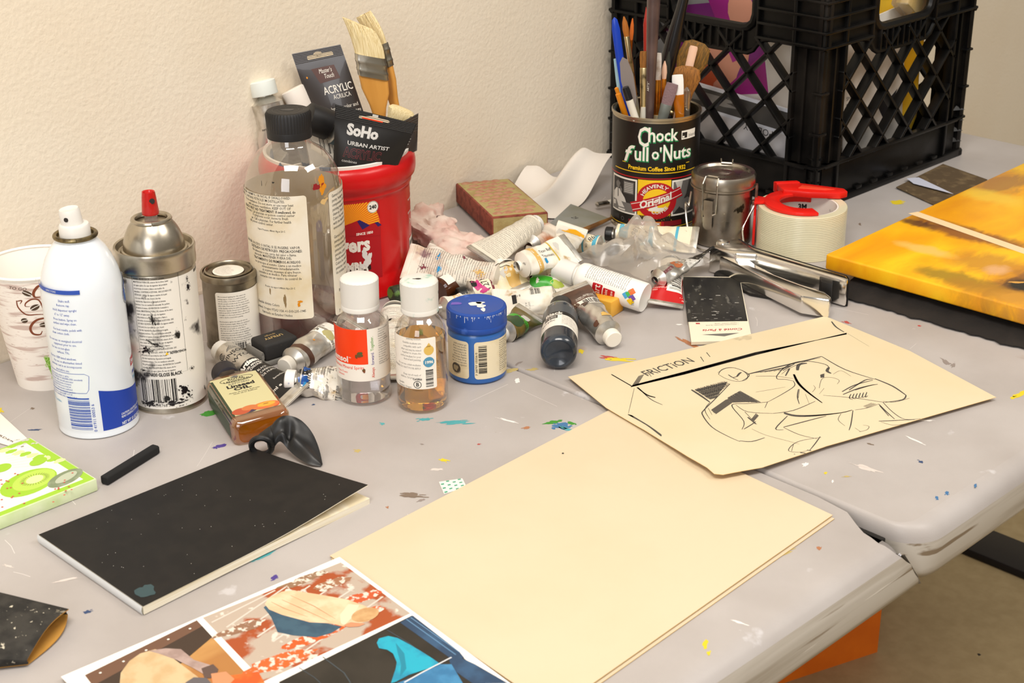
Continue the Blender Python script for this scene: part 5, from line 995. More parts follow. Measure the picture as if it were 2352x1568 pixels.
# linseed oil flask lying on its back
A, Bq = H(604, 985, 12), H(512, 852, 12); X = mx(A, Bq, (UP + toC * .15)); LL = (Bq - A).length * 1000
fl = thing('oil_bottle', 'flat linseed oil flask with a dark cap lying by the spray paint can', 'bottle', X)
hw, hd = 25.0, 12.0
def rrp(w, h_, r, n=6): return [(cx + r * cos(radians(a + k * 90 / n)), cy + r * sin(radians(a + k * 90 / n))) for cx, cy, a in ((w - r, -h_ + r, -90), (w - r, h_ - r, 0), (-w + r, h_ - r, 90), (-w + r, -h_ + r, 180)) for k in range(n + 1)]
def loft(b, secs, m, cap=True):
    n = len(secs[0]); vs = [p for s_ in secs for p in s_]; fs = [(i * n + k, i * n + (k + 1) % n, (i + 1) * n + (k + 1) % n, (i + 1) * n + k) for i in range(len(secs) - 1) for k in range(n)]
    if cap: fs += [tuple(range(n - 1, -1, -1)), tuple((len(secs) - 1) * n + k for k in range(n))]
    b.add(vs, fs, m); return b
zb = LL - 44
b = M(); loft(b, [[(x, y, z) for x, y in rrp(hw * k, hd * k2, max(2, min(6, hd * k2 - .5)))] for z, k, k2 in ((0, .82, .7), (1.5, .93, .88), (5, 1, 1), (zb, 1, 1), (zb + 7, .93, .95), (zb + 14, .66, .85), (zb + 19, .42, .75), (zb + 23, .36, .74), (zb + 34, .36, .74))], thin('clear_flask', '#f0e2c8', .06, .12, '#e5c48f'), False); b.build('flask', fl)
m_oil = thin('linseed_oil', '#e2a04a', .03, .45, '#d98820')
b = M(); loft(b, [[(x, y, z) for x, y in rrp(hw * k - .8, hd * k2 - .8, max(1.6, min(5, hd * k2 - 1.4)))] for z, k, k2 in ((1, .82, .7), (2.5, .93, .88), (6, 1, 1), (zb, 1, 1), (zb + 7, .93, .95), (zb + 13, .68, .86))], m_oil); b.build('oil', fl)
d = D(); V = lambda x, y: uvp(X, x, y, 'y', -hd); m_ll = mat('linseed_label', '#c9c193', rough=.4); m_lgr = mat('label_dark_green', '#2b3a24', rough=.4); zt = zb + 4
d.rect(-hw + 4, 11, hw - 4.5, zt, m_ll, 1); d.rect(-hw + 4, 11, -hw + 6.2, zt - 3, m_lgr, 2); d.line([(-hw + 4, zt), (-6, zt + 8), (6, zt + 8), (hw - 4.5, zt)], .4, m_ink, 2)
d.ring(1, zt - 8, 14.5, 5, .5, m_ink, 3); d.text('ROYAL', 1, zt - 8, 3.4, m_ink, 3, 'C', bold=.02); d.text('LANGNICKEL', 1, zt - 11.8, 2.9, m_ink, 3, 'C', bold=.02); d.blob(1, zt - 2.5, 3, 1.8, m_g1, 3, 4); d.text('REFINED', 1, zt - 17.4, 3, m_g1, 3, 'C', sx=1.2); d.text('Linseed', 1, zt - 23.6, 5.6, m_ink, 3, 'C', bold=.04, sx=1.05); d.text('OIL', 1, zt - 30, 5.4, m_ink, 3, 'C', bold=.04, sx=1.3); d.text('Aceite de Linaza Refinado', 1, zt - 34.4, 1.9, m_ink, 3, 'C', shear=.2); d.text('Huile de lin Raffinee', 1, zt - 37.4, 1.9, m_ink, 3, 'C', shear=.2)
yb = 11
for (x, y, rx, ry, c) in ((-12, yb + 6, 8, 6, '#b4502f'), (-4, yb + 9, 7, 4.5, '#c6703c'), (-6, yb + 3.5, 7, 4, '#3c2c46'), (-9, yb + 2.6, 4, 2.4, '#564a6e'), (9, yb + 6.5, 12, 6.5, '#dd7a2a'), (10, yb + 8, 8, 3.6, '#eba43a'), (10, yb + 9, 2.6, .9, '#9a6a24'), (16, yb + 4, 4.4, 4, '#c8452a')): d.ell(x, max(y, yb + ry), rx, min(ry, 7), mat('fruit_' + c[1:], c, rough=.45, col2='#c9683a' if c == '#dd7a2a' else None, scale=90), 3 + y * .01, 24)
b = M(); b.dec(d, lambda u, v, l: (u, -hd - .1 - l, v)); 
for sx_ in (-1,): b.add([(sx_ * (hw + .1), -hd + 5, 10), (sx_ * (hw + .1), hd - 5, 10), (sx_ * (hw + .1), hd - 5, zb - 2), (sx_ * (hw + .1), -hd + 5, zb - 2), (sx_ * (hw - 3), -hd + .2, zb - 2), (sx_ * (hw - 3), -hd + .2, 10)], [(0, 1, 2, 3), (0, 3, 4, 5)], m_lgr)
b.build('label', fl)
b = M(); b.lathe([(9.2, zb + 24), (11.4, zb + 25), (11.4, zb + 41), (10.4, zb + 43), (.1, zb + 43)], mat('dark_cap', '#1f1c24', rough=.5), 60, dr=lambda a, z, k: (.4 if k % 2 and zb + 26 < z < zb + 41 else 0)); b.build('cap', fl)
# black deflated balloon
m_rub = mat('black_rubber', '#131314', rough=.42, spec=.5, col2='#201f1f', scale=60)
Pn = at(601, 1024, .012); bl = thing('balloon', 'deflated black rubber balloon lying across the corner of the sketchbook', 'balloon', Matrix.Translation(Pn)); L3 = lambda x, y, h: (at(x, y, h / 1000) - Pn) * 1000
b = M(); cdir = (CAM - Pn).normalized(); rx_ = Vector((cR.x, cR.y, 0)).normalized(); ry_ = cdir.cross(rx_).normalized()
ryv = (Vector((0, 0, 1)) * .8 + cdir * .2).normalized(); ryv = (ryv - rx_ * ryv.dot(rx_)).normalized()
b.tube([rx_ * (8.3 * cos(t)) + ryv * (8.3 * sin(t)) for t in [2 * pi * k / 30 for k in range(31)]], 2.5, m_rub, 10, cap=False)
back = (rx_.cross(ryv)).normalized(); back = back if back.dot(cdir) < 0 else -back
vs = []; fs = []
for i in range(7):
    t = i / 6; rr_ = blend(8.6, 7.5, t); o_ = back * (16 * t) + Vector((0, 0, 5 * t * t)) + rx_ * (12 * t * t)
    vs += [o_ + rx_ * (rr_ * cos(2 * pi * k / 24)) + ryv * (rr_ * (1 - .35 * t) * sin(2 * pi * k / 24)) for k in range(24)]
fs = [(i * 24 + k, i * 24 + (k + 1) % 24, (i + 1) * 24 + (k + 1) % 24, (i + 1) * 24 + k) for i in range(6) for k in list(range(11)) + [22, 23]]; b.add(vs, fs, m_rub)
b.build('neck_ring', bl)
up_o = [(610, 1004), (620, 982), (640, 959), (664, 954), (692, 965), (717, 993), (733, 1030), (741, 1066)]; lo_o = [(618, 1036), (630, 1026), (641, 1014), (650, 1018), (662, 1032), (682, 1050), (708, 1065), (737, 1071)]
htop = [13, 22, 30, 31, 27, 18, 9, 1.5]; hlow = [6, 10, 14, 13, 9, 5, 3, 1]
U_ = cr_([L3(x, y, h) for (x, y), h in zip(up_o, htop)], 4); W_ = cr_([L3(x, y, h) for (x, y), h in zip(lo_o, hlow)], 4)
def bsh(s_):
    def fn(a, c):
        i = min(int(a * (len(U_) - 1)), len(U_) - 2); f = a * (len(U_) - 1) - i; p = U_[i].lerp(U_[i + 1], f); q = W_[i].lerp(W_[i + 1], f)
        m_ = p.lerp(q, c); k = sin(pi * c) * sin(pi * min(1, a * .9 + .1)) ** .6
        fold = 3.2 * sin(c * 7 + a * 4) * k
        return m_ + Vector((0, 0, 1)) * (s_ * (2.6 * k) + fold * .8 - 7 * k * math.exp(-((a - .42 - .12 * c) / .06) ** 2)) + toC * (s_ * 2.5 * k)
    return fn
b = M(); b.sheet(bsh(1), 40, 14, m_rub); b.sheet(bsh(-1), 40, 14, m_rub); b.build('bag', bl, ang=1.2)

# ------------------------------------------------------------------ what stands in the red canister
Pf = fol.matrix_basis.translation.copy()
def fp(x, y, dep): return atd(x, y, Pf, dep / 1000)
def dsil(L):
    d = D(); d.text('series 544', -11, L * .62, 2.8, m_ink, 2); d.rect(2, L * .7, 14, L * .85, m_tw, 1); d.poly([(6, L * .78), (8, L * .72), (10, L * .78), (8, L * .75)], m_ink, 2); return d
ptube('paint_tube', 'shiny silver tube with a white cap rising at the left of the red canister', fp(650, 385, 22), fp(600, 184, 34), 16, CUP, dsil, m_foil, mat('pale_mint_cap', '#e3e8e2', rough=.45, smears=[('#a9cbd0', 50, .66, .04)]), cr=14, chh=15, full=.9, amp=1.4, amf=.05, seed=1, cone=7, wide=1.25)
ptube('paint_tube', 'tube with a rust-stained white cap beside the silver tube', fp(760, 370, 40), fp(672, 202, 50), 15.5, CUP, None, mat('rusty_tube', '#d9cdbd', rough=.45, smears=[('#7d3a1e', 40, .58, .05)]), mat('rust_stained_cap', '#efe6dc', rough=.4, smears=[('#8a4a26', 42, .64, .03)]), cr=14, chh=22, full=.6, cone=5)
# hanging-tab acrylic pouch tube
def pouch(name, label, corners, dep, th, m, deco, hole=True, tm=None, curl=0.0, lean=0.0):
    """tube end with a crimped hanging tab: corners are top-left, top-right, bottom-right, bottom-left pixels"""
    tl, tr_, br, bl_ = [fp(x, y, d_) for (x, y), d_ in zip(corners, dep)]
    ctr = (tl + tr_ + br + bl_) / 4; zv = ((tl + tr_) - (bl_ + br)).normalized(); xf = mx((bl_ + br) / 2, (tl + tr_) / 2)
    q = xf.inverted(); c4 = [(q @ p) * 1000 for p in (bl_, br, tr_, tl)]
    def Q(a, c): return c4[0].lerp(c4[1], a).lerp(c4[3].lerp(c4[2], a), c)
    Hh = (c4[3] - c4[0]).length; tb_ = 1 - 13 / Hh
    def S(sd):
        def fn(a, c):
            p = Q(a, c); k = (1 - sm((c / tb_)) ) if c < tb_ else 0
            k = (1 - (c / tb_) ** 2.2) * sin(pi * a) ** .7 if c < tb_ else 0
            return p + Vector((0, -1, 0)) * (sd * (.5 + th * k)) + Vector((0, -1, 0)) * (curl * (2 * a - 1) ** 2)
        return fn
    e = thing(name, label, 'tube', xf)
    b = M(); b.sheet(S(1), 24, 26, m); b.sheet(S(-1), 24, 26, m)
    d = deco(q) if deco else None
    W0 = (c4[1] - c4[0]).length
    if d:
        f1 = S(1); b.dec(d, lambda u, v, l: Vector(f1(u, v)) + Vector((0, -l, 0)), du=.06, dv=.06, step=.16)
    b.build('tube_body', e, ang=1.0)
    b = M()
    def tabp(a, c): return Vector(S(1)(a, blend(tb_ + .015, 1.0, c))) + Vector((0, -.35, 0))
    for k in range(7): p0, p1 = Vector(S(1)(.01, blend(tb_ + .02, .985, k / 6))), Vector(S(1)(.99, blend(tb_ + .02, .985, k / 6))); b.tube([p0, p0.lerp(p1, .5) - Vector((0, curl * -.5 + 0, 0)), p1] if curl == 0 else [Vector(S(1)(.01 + .98 * i / 8, blend(tb_ + .02, .985, k / 6))) for i in range(9)], .35, tm or m, 5)
    b.build('crimped_tab', e)
    return e, xf, S
m_dg = mat('dark_grey_tube', '#37312f', rough=.32, spec=.5, coat=.2); m_tan = mat('tab_hole', '#d8c7aa', rough=.8); m_mb = mat('maroon_label', '#4d2a1e', rough=.4)
def dm(q):
    d = D(); d.rect(.27, .9, .80, .945, m_tan, 1, .02); d.ell(.5, .945, .09, .03, m_tan, 1)
    d.poly([(.27, .80), (.74, .80), (.78, .645), (.36, .63)], m_mb, 2); d.text("Master's", .40, .735, .052, m_lw, 3, shear=.3, sx=1.1); d.text('Touch', .47, .672, .052, m_lw, 3, shear=.3, sx=1.1); d.text('FINE ART STUDIO', .42, .645, .018, m_brown, 3, sx=1.2)
    d.text('ACRYLIC', .37, .50, .088, m_lw, 3, sx=1.22, bold=.01); d.text('ACRILICA', .52, .43, .052, m_lw, 3, sx=1.15); d.text('Intense color and', .40, .31, .044, m_lw, 3, sx=1.3); d.text('excellent coverage', .38, .245, .044, m_lw, 3, sx=1.3); d.ell(.14, .72, .015, .012, m_or, 3)
    return d
pouch('acrylic_tube', 'dark grey acrylic tube with a hanging hole standing upside down against the wall', [(670, 124), (782, 102), (850, 300), (740, 330)], [52, 52, 34, 34], 7, m_dg, dm)
def ds(q):
    d = D(); d.poly([(.30, .885), (.66, .905), (.69, .93), (.66, .95), (.56, .95), (.48, .965), (.40, .94), (.30, .915)], m_tan, 1); d.rect(.34, .89, .6, .91, m_og, 2); d.rect(.46, .955, .53, .995, m_g2, 2)
    m_ch = mat('silver_print', '#c2bfbb', rough=.35); m_wn = mat('wine_print', '#6d2f33', rough=.4)
    d.text('SoHo', .18, .60, .165, m_g3, 2, bold=.07, sx=.8); d.text('SoHo', .17, .61, .165, m_ch, 3, bold=.05, sx=.8); d.text('URBAN ARTIST', .19, .455, .062, m_ch, 3, sx=1.02, bold=.02); d.text('ACRYLIC', .15, .265, .15, m_wn, 2, bold=.045, sx=.66); d.text('ACRYLIC', .15, .265, .15, m_ck, 3, bold=.005, sx=.66, shear=0); d.text('combines', .13, .18, .045, m_ch, 3)
    return d
pouch('acrylic_tube', 'black acrylic tube with silver lettering flopped over the front rim of the canister', [(770, 240), (957, 285), (905, 400), (765, 392)], [-52, -44, -42, -60], 10, m_ck, ds, curl=0)
ptube('paint_bottle', 'slate blue paint bottle with a black cap pointing left out of the canister', fp(835, 318, -12), fp(704, 268, -34), 17, CUP, None, mat('slate_blue_plastic', '#4f6670', rough=.35), m_bk, cr=15.5, chh=24, full=.01, cone=4, crimp=False, cat='bottle')
b = M(); X = mx(fp(730, 335, -20), fp(708, 258, -20)); b.prism([(-10, 0), (12, 0), (14, 12), (8, 30), (-2, 36), (-12, 20)], -.4, .4, mat('orange_sheet', '#ee6f12', rough=.4), 0, Matrix.Rotation(pi / 2, 4, 'X'))
tag(b.build('plastic_scraper', xf=X), 'bright orange plastic piece tucked behind the black bottle cap', 'scraper')
b = M(); X = mx(fp(752, 372, -30), fp(738, 300, -30)); b.box((0, 0, 18), (34, 1, 40), m_lw, .3); b.dec(D().bars(-4, 8, 12, 26, m_ink, 1, 5, vert=True, n=16), lambda u, v, l: (u, -.5 - l, v)); tag(b.build('price_card', xf=X), 'white card with a barcode wedged beside the big solvent bottle shoulder', 'card')
def dgr(q):
    d = D()
    for k in range(7): d.text(('keep cool', 'intense color', 'coverage for', 'canvas paper', 'wood metal', 'made for', 'artists')[k], .45, .62 - k * .06, .035, m_g2, 2)
    return d
pouch('acrylic_tube', 'dark grey tube end sticking up at the right edge of the canister', [(905, 290), (961, 260), (958, 345), (915, 350)], [-15, 10, 10, -15], 6, m_dg, dgr)
m_wood = mat('varnished_wood', '#d69a4a', rough=.35, col2='#b97a2e', scale=30, lo=.4, hi=.65, vscale=(1, 1, .15)); m_hog = mat('hog_bristle', '#e3d2a6', rough=.75, col2='#c9b27e', scale=1600, vscale=(1, 1, .03)); m_steel = mat('brush_steel', '#9d9789', rough=.35, metal=1, col2='#d9d4c8', scale=30, lo=.45, hi=.6)
def flatbrush(label, pts, dep, w, th, skew, mb, bent=0.0, rot=0.0):
    lo_, f0, f1, tip = pts; A = fp(*lo_, dep); Bq = fp(*tip, dep); ax = (Bq - A).normalized(); A0 = A - ax * .07
    X = mx(A0, Bq, None, rot); q = X.inverted(); z0 = (q @ fp(*f0, dep)).z * 1000; z1 = (q @ fp(*f1, dep)).z * 1000; z2 = (q @ Bq).z * 1000
    e = thing('flat_brush', label, 'brush', X, 'wide brushes in the red canister')
    b = M(); n = 8
    loft(b, [[(x, y, z + skew * x) for x, y in rrp(w * k / 2, th * k2 / 2, min(w * k / 2, th * k2 / 2) * .9)] for z, k, k2 in ((0, .22, .55), (z0 * .5, .3, .6), (z0 * .7, .55, .62), (z0 * .86, .9, .66), (z0 + 3, .97, .7))], m_wood); b.build('handle', e)
    b = M(); loft(b, [[(x, y, z + skew * x) for x, y in rrp(w / 2 * k, th / 2 * k, th / 2.4)] for z, k in ((z0, 1.0), (z0 + 4, 1.0), (z0 + 5, 1.03), (z0 + 7, 1.03), (z0 + 8, 1), (z1 - 9, 1), (z1 - 8, 1.03), (z1 - 6, 1.03), (z1 - 5, 1), (z1, .99))], m_steel); b.build('ferrule', e)
    b = M()
    def br(a, c):
        f = a * 2 * pi; x = w / 2 * .97 * sin(f); y = -th / 2 * .9 * cos(f); k = 1 + .18 * c - .1 * c * c; tp = (1 - .35 * c ** 3)
        j = .9 * nz(x * 1.7, y * 1.7, 4.) * c
        return (x * k * (1 - .04 * c) + bent * c * c + j, y * tp + j, z1 - 1 + (z2 - z1) * c * (1 + .06 * nz(x * .9, 3., 1.)) + skew * x + skew * .9 * c * x)
    b.sheet(br, 90, 12, mb); b.sheet(lambda a, c: Vector(br(a, 1)).lerp(Vector((bent, 0, z2)), c * .999), 90, 1, mb); b.build('bristles', e, ang=1.2)
flatbrush('wide angled brush with pale bristles standing at the front of the canister', [(868, 245), (848, 178), (828, 130), (838, 52)], 18, 30, 11, -.34, m_hog, -6)
flatbrush('second wide brush with splayed bristles behind the angled one', [(905, 235), (897, 152), (890, 98), (852, 32)], 40, 24, 10, .15, m_hog, -12, rot=-.9)
b = M(); X = mx(fp(905, 300, 8), fp(920, 262, 8)); b.lathe([(9, 0), (12, 14), (14, 22), (11, 25), (.1, 26)], m_hog, 40, sy=.5, dr=lambda a, z, k: .6 * ((k % 2) - .5)); b.lathe([(9.4, -40), (9.4, 1)], m_wood, 20, sy=.5); tag(b.build('flat_brush', xf=X), 'tan bristle tip just showing behind the black acrylic tube', 'brush', 'wide brushes in the red canister')

# ------------------------------------------------------------------ the heap of used tubes
NEWS = 'Gamblin Artists Colors oil color handmade for painters conforms to ASTM D4236 nontoxic permanent pigment vehicle alkali refined linseed oil Portland Oregon USA'
def dnews(seed, rows=True, sp=()):
    def f(L):
        d = D(); micro(d, -22, L * .94, 22, 1.45, 2.5, int(L * .9 / 2.5), m_g1, NEWS, seed, sx=.78)
        for q in sp: d.smudge(q[0], q[1] * L, q[2], q[3], q[4], 3, q[0] + q[1] * 7, 26)
        return d
    return f
m_oc = mat('ochre_smear', '#d2a95a', rough=.4); m_yb = mat('yellow_paint', '#f0ae16', rough=.3); m_grn = mat('green_paint', '#3aa02a', rough=.3); m_grd = mat('dark_green_paint', '#31482c', rough=.3); m_mag = mat('magenta_paint', '#c2387c', rough=.35); m_maro = mat('maroon_band', '#7b3340', rough=.4); m_cyb = mat('cyan_band', '#4fa9c4', rough=.4); m_nav = mat('navy_band', '#2a2a5a', rough=.4); m_cre = mat('tube_cream', '#e5dcc2', rough=.45, col2='#cfbc8e', scale=50, lo=.52, hi=.7, smears=[('#8a6f4c', 60, .67, .03), ('#5e5850', 90, .7, .03)]); m_rusty = mat('rust_tube', '#b5714a', rough=.45, col2='#e0d4c4', scale=26, lo=.45, hi=.55)
GP = 'tubes in the heap'
def tubeh(label, a, bb, r, deco=None, face=None, **k):
    return ptube('paint_tube', label, H(*a), H(*bb), r, face or UPC, deco, group=None, **k)
tubeh('big crumpled tube printed like newsprint, nearest the red canister', (946, 602, 34), (1176, 648, 20), 15.5, dnews(1, sp=((-8, .3, 6, 4, m_wc), (4, .15, 4, 6, m_maro), (6, .35, 6, 4, m_wc), (2, .82, 6, 8, m_oc), (-10, .6, 4, 4, m_maro))), body=m_news, amp=2.6, amf=.06, seed=1.3, q=.72, full=.45, capless=True, wide=1.35, shm=m_news, crm=m_news)
tubeh('flattened white and yellow tube end at the tip of the newsprint tube', (1180, 662, 16), (1138, 585, 40), 12.5, lambda L: D().blob(4, L * .4, 6, 12, m_oc, 2, 3).blob(-3, L * .7, 4, 6, m_g2, 2, 5).line([(-6, L * .9), (2, L * .85), (4, L * .75)], .7, m_ink, 3), body=mat('yellowed_tube', '#e6d6a8', rough=.4, col2='#e9e2d2', scale=30), amp=2.2, seed=2.2, q=.6, capless=True, wide=1.35, shm=m_tw)
def dbuff(L):
    d = D(); d.rect(-40, L * .72, 40, L * .82, m_oc, 1); d.rect(-40, L * .34, 40, L * .38, mat('band_gold', '#c9ae4a', rough=.4), 1); d.text('Titan Buff', 2, L * .67, 3.2, m_ink, 2, rot=-pi / 2); d.text('Titanium', -4, L * .67, 3.2, m_ink, 2, rot=-pi / 2); d.blob(-8, L * .62, 3, 2, m_wc, 3, 2); d.blob(6, L * .2, 4, 3, m_g2, 2, 4)
    return d
tubeh('white tube with a buff band lying crosswise on top of the heap', (1306, 572, 44), (1170, 618, 40), 13, dbuff, amp=1.8, seed=3.1, q=.8, full=.8, capless=True, shm=m_tw, body=m_tw)
tubeh('tube of small print with a broad white cap in front of the brick', (1112, 585, 22), (1233, 513, 24), 13.5, dnews(5), body=mat('print_tube', '#e2dac8', rough=.5), capm=m_cap, cr=10.5, chh=7, amp=1.0, seed=5, full=.8, cone=3)
def dye(L): return D().blob(-5, L * .16, 9, 7, m_yb, 2, 4, .6).blob(2, L * .24, 5, 3, m_yb, 2, 7).blob(9, L * .3, 5, 8, m_g2, 1, 3)
tubeh('white tube end smeared with yellow paint standing out of the heap', (1314, 524, 34), (1280, 610, 26), 12, dye, face=CUP, amp=1.2, seed=6, full=.8, crm=m_tw, body=m_tw, capless=True)
tubeh('rust-stained flat tube behind the yellow-smeared one', (1272, 526, 10), (1205, 572, 12), 12, None, body=m_rusty, amp=1.5, seed=7, q=.6, capless=True, crm=m_rusty)
def d81(n, c):
    def f(L): return D().rect(-40, L * .84, 40, L * .96, c, 1).rect(-40, L * .5, 40, L * .56, c, 1).text(n, -4, L * .72, 6, m_ink, 2, 'C', rot=-.3, shear=.2).ring(-4, L * .72, 8, 6, .4, m_oc, 2).text('OIL', 6, L * .64, 2.4, m_g1, 2).line([(-40, L * .2), (40, L * .2)], 3, c, 1)
    return f
tubeh('cream tube with cyan bands and a black cap in front of the coffee can', (1588, 551, 13), (1390, 536, 13), 12, d81('1981', m_cyb), body=m_cre, capm=m_ck, cr=8, chh=8, amp=1.2, seed=8)
tubeh('cream and blue banded tube left of the foil one', (1310, 553, 14), (1412, 569, 14), 11, d81('198', m_cyb), body=m_cre, amp=.9, seed=9, capless=True)
tubeh('bare foil tube with a black cap half under the clear plastic', (1482, 563, 12), (1398, 571, 22), 9.5, None, body=mat('bare_foil', '#c9c0b0', rough=.25, metal=1), capm=m_ck, cr=8, chh=8, amp=2.2, amf=.14, seed=10, q=.7)
tubeh('cream tube with a navy ring and a number facing the viewer', (1243, 580, 22), (1224, 648, 13), 12, lambda L: D().rect(-40, L * .86, 40, L * .94, m_nav, 1).text('1971', 0, L * .66, 6, m_ink, 2, 'C', rot=-.2).bars(4, L * .5, 10, L * .8, m_ink, 2, 4, vert=False, n=12), body=m_cre, amp=.8, seed=11, full=.4, capless=True, shm=m_cre, face=CUP)
tubeh('narrow cream tube wedged beside the navy-ringed one', (1285, 570, 20), (1262, 648, 12), 9.5, lambda L: D().text('2', 0, L * .66, 6, m_ink, 2, 'C').blob(3, L * .85, 4, 2, m_grn, 3, 2).text('oil', 0, L * .5, 4, m_ink, 2, 'C', shear=.3), body=m_cre, amp=.8, seed=12, full=.4, capless=True, shm=m_cre, face=CUP)
tubeh('tube streaked with magenta and a black cap behind the blue jar', (1160, 654, 16), (1050, 680, 12), 12.5, lambda L: D().rect(-40, L * .40, 40, L * .48, m_maro, 1).text('1271', 0, L * .56, 6.4, m_ink, 2, 'C', rot=.15).blob(2, L * .84, 6, 4, m_mag, 3, 2, .8).blob(-6, L * .72, 3, 4, m_mag, 3, 5, .8).blob(4, L * .95, 5, 3, m_ink, 3, 3), body=m_cre, capm=m_ck, cr=8.4, chh=9, amp=1.2, seed=13)
tubeh('tube thick with bright green paint in the middle of the heap', (1310, 664, 12), (1188, 652, 13), 11.5, lambda L: D().blob(3, L * .8, 10, 10, m_grn, 2, 3, .6).blob(-2, L * .55, 7, 5, m_grn, 2, 6, .6).blob(0, L * .35, 4, 6, mat('lime', '#a9b84a', rough=.4), 2, 4), amp=1.3, seed=14, capless=True)
tubeh('white oil tube lying level behind the black bottle', (1150, 702, 8), (1310, 684, 12), 13.5, lambda L: D().rect(-6, L * .22, 2, L * .3, m_ink, 2).bars(-12, L * .56, -3, L * .76, m_ink, 2, 6, vert=False, n=16).text('0 8', -3, L * .3, 2.4, m_ink, 2, rot=pi / 2).line([(8, L * .1), (8, L * .6)], .4, m_g2, 2).para(['LOT 1', 'A-2'], 4, L * .5, 1.8, 3, m_g1), amp=1.5, seed=15, q=.75, full=.5, capless=True, crm=m_tw)
tubeh('short brown and green tube poking out beside the blue jar', (1215, 722, 10), (1142, 775, 10), 11.5, lambda L: D().rect(-40, L * .5, 40, L * .62, m_grn, 1).blob(0, L * .75, 8, 8, m_grd, 2, 3).blob(-4, L * .4, 4, 5, m_g2, 2, 2), body=mat('mud_tube', '#6f5a2a', rough=.4, col2='#3f4a24', scale=40), amp=1.2, seed=16, q=.8)
tubeh('black and grey twisted foil tube crossing the clear plastic', (1614, 584, 22), (1492, 650, 20), 9.5, lambda L: D().rect(-30, 2, 30, L * .32, m_ck, 1).rect(-30, L * .34, 30, L * .52, m_g2, 1).text('permanente', 0, L * .06, 3, m_g2, 2, rot=pi / 2).text('ALIZARIN', 1, L * .72, 3.4, m_maro, 2, rot=pi / 2, bold=.03).blob(0, L * .62, 6, 5, mat('rust_band', '#a8603a', rough=.4), 2, 3), body=m_foil, amp=1.8, amf=.1, seed=17, q=.6, twist=1.2, capless=True, crm=m_ck)
tubeh('red and white tube with a silver crimp under the clear plastic', (1529, 694, 6), (1545, 596, 12), 12.5, lambda L: D().rect(-40, 1, 40, L * .62, mat('tube_red', '#c2171c', rough=.35), 1).rect(-1, L * .22, 14, L * .6, m_lw, 2).bars(1, L * .26, 12, L * .58, m_ink, 3, 4, vert=False, n=16).para(['ROUGE', 'CADMIUM', 'RED'], -15, L * .3, 2.6, 4, m_lw), body=m_tw, amp=1.0, seed=18, q=.8)
tubeh('crumpled white tube lying between the clear and amber bottles', (896, 862, 5), (908, 700, 13), 12.5, dnews(9, sp=((-3, .75, 4, 5, m_ink), (4, .6, 3, 4, m_grd), (-5, .3, 3, 5, m_ink))), amp=2.0, seed=19, q=.7, full=.5, capless=True, shm=m_tw)
tubeh('small tube with a paint-blackened green cap at the foot of the red canister', (985, 655, 12), (898, 678, 12), 11, lambda L: D().blob(0, L * .6, 6, 8, m_oc, 2, 2), body=m_news, capm=mat('green_black_cap', '#2a3322', rough=.5, smears=[('#5a7a34', 60, .55, .04), ('#b0752c', 50, .68, .03)]), cr=9, chh=11, amp=1.2, seed=20)
tubeh('whitish tube with an orange-stained mouth beside the red canister', (1022, 572, 18), (948, 634, 14), 13, lambda L: D().blob(2, L * .9, 6, 4, m_or, 2, 3), body=m_tw, amp=1.4, seed=21, q=.85, full=.4, capless=True, shm=mat('orange_mouth', '#c8861e', rough=.4))
tubeh('yellowish printed tube between the amber bottle and the blue jar', (1075, 700, 8), (985, 712, 12), 11, lambda L: D().rect(-40, L * .2, 40, L * .6, mat('label_pale_orange', '#e6bd82', rough=.5), 1).bars(-6, L * .3, 6, L * .5, m_ink, 2, 9), amp=1.2, seed=22, q=.8, capless=True)
tubeh('brown oil tube with a pale cap at the front of the heap', (1314, 668, 24), (1411, 781, 11), 13, lambda L: D().rect(-40, 1, 40, L * .46, m_brown, 1).bars(-18, L * .38, 2, L * .52, m_ink, 3, 3, vert=True, n=18).rect(-20, L * .36, 6, L * .55, m_lw, 2).para(['BURNT UMBER', 'TERRE OMBRE', 'SOMBRA'], -13, L * .3, 2.0, 3.2, m_lw).ring(14, L * .55, 3.4, 3.4, .4, m_g1, 2, n=20).text('P', 14, L * .53, 3, m_g1, 2, 'C').blob(3, L * .5, 3, 4, m_brown, 4, 2).blob(8, L * .93, 4, 4, m_brown, 3, 6).blob(-6, L * .85, 5, 3, m_oc, 3, 4), body=m_foil, capm=mat('cream_stained_cap', '#e9e3d6', rough=.5, smears=[('#5a3a22', 60, .7, .03)]), cr=8.6, chh=8, amp=1.2, seed=23, full=.7, cone=5, face=(UP + toC * .8).normalized())
# amber glass bottle
X = mx(H(1008, 668, 14), H(1088, 622, 20), UPC); e = thing('oil_bottle', 'small brown glass bottle on its side in the heap', 'bottle', X)
b = M(); b.lathe([(.1, 0), (11, 0), (13, 2), (13, 34), (9, 42), (5.5, 45), (5.5, 50)], mat('brown_glass', '#4a2410', rough=.08, spec=.7), 40); b.dec(D().rect(-8, 4, 6, 22, m_lw, 1), cyl(13), du=2); b.build('bottle_body', e)
b = M(); b.lathe([(7.5, 46), (7.5, 58), (6.8, 59), (.1, 59)], mat('maroon_cap', '#4a1618', rough=.4), 30); b.build('cap', e)
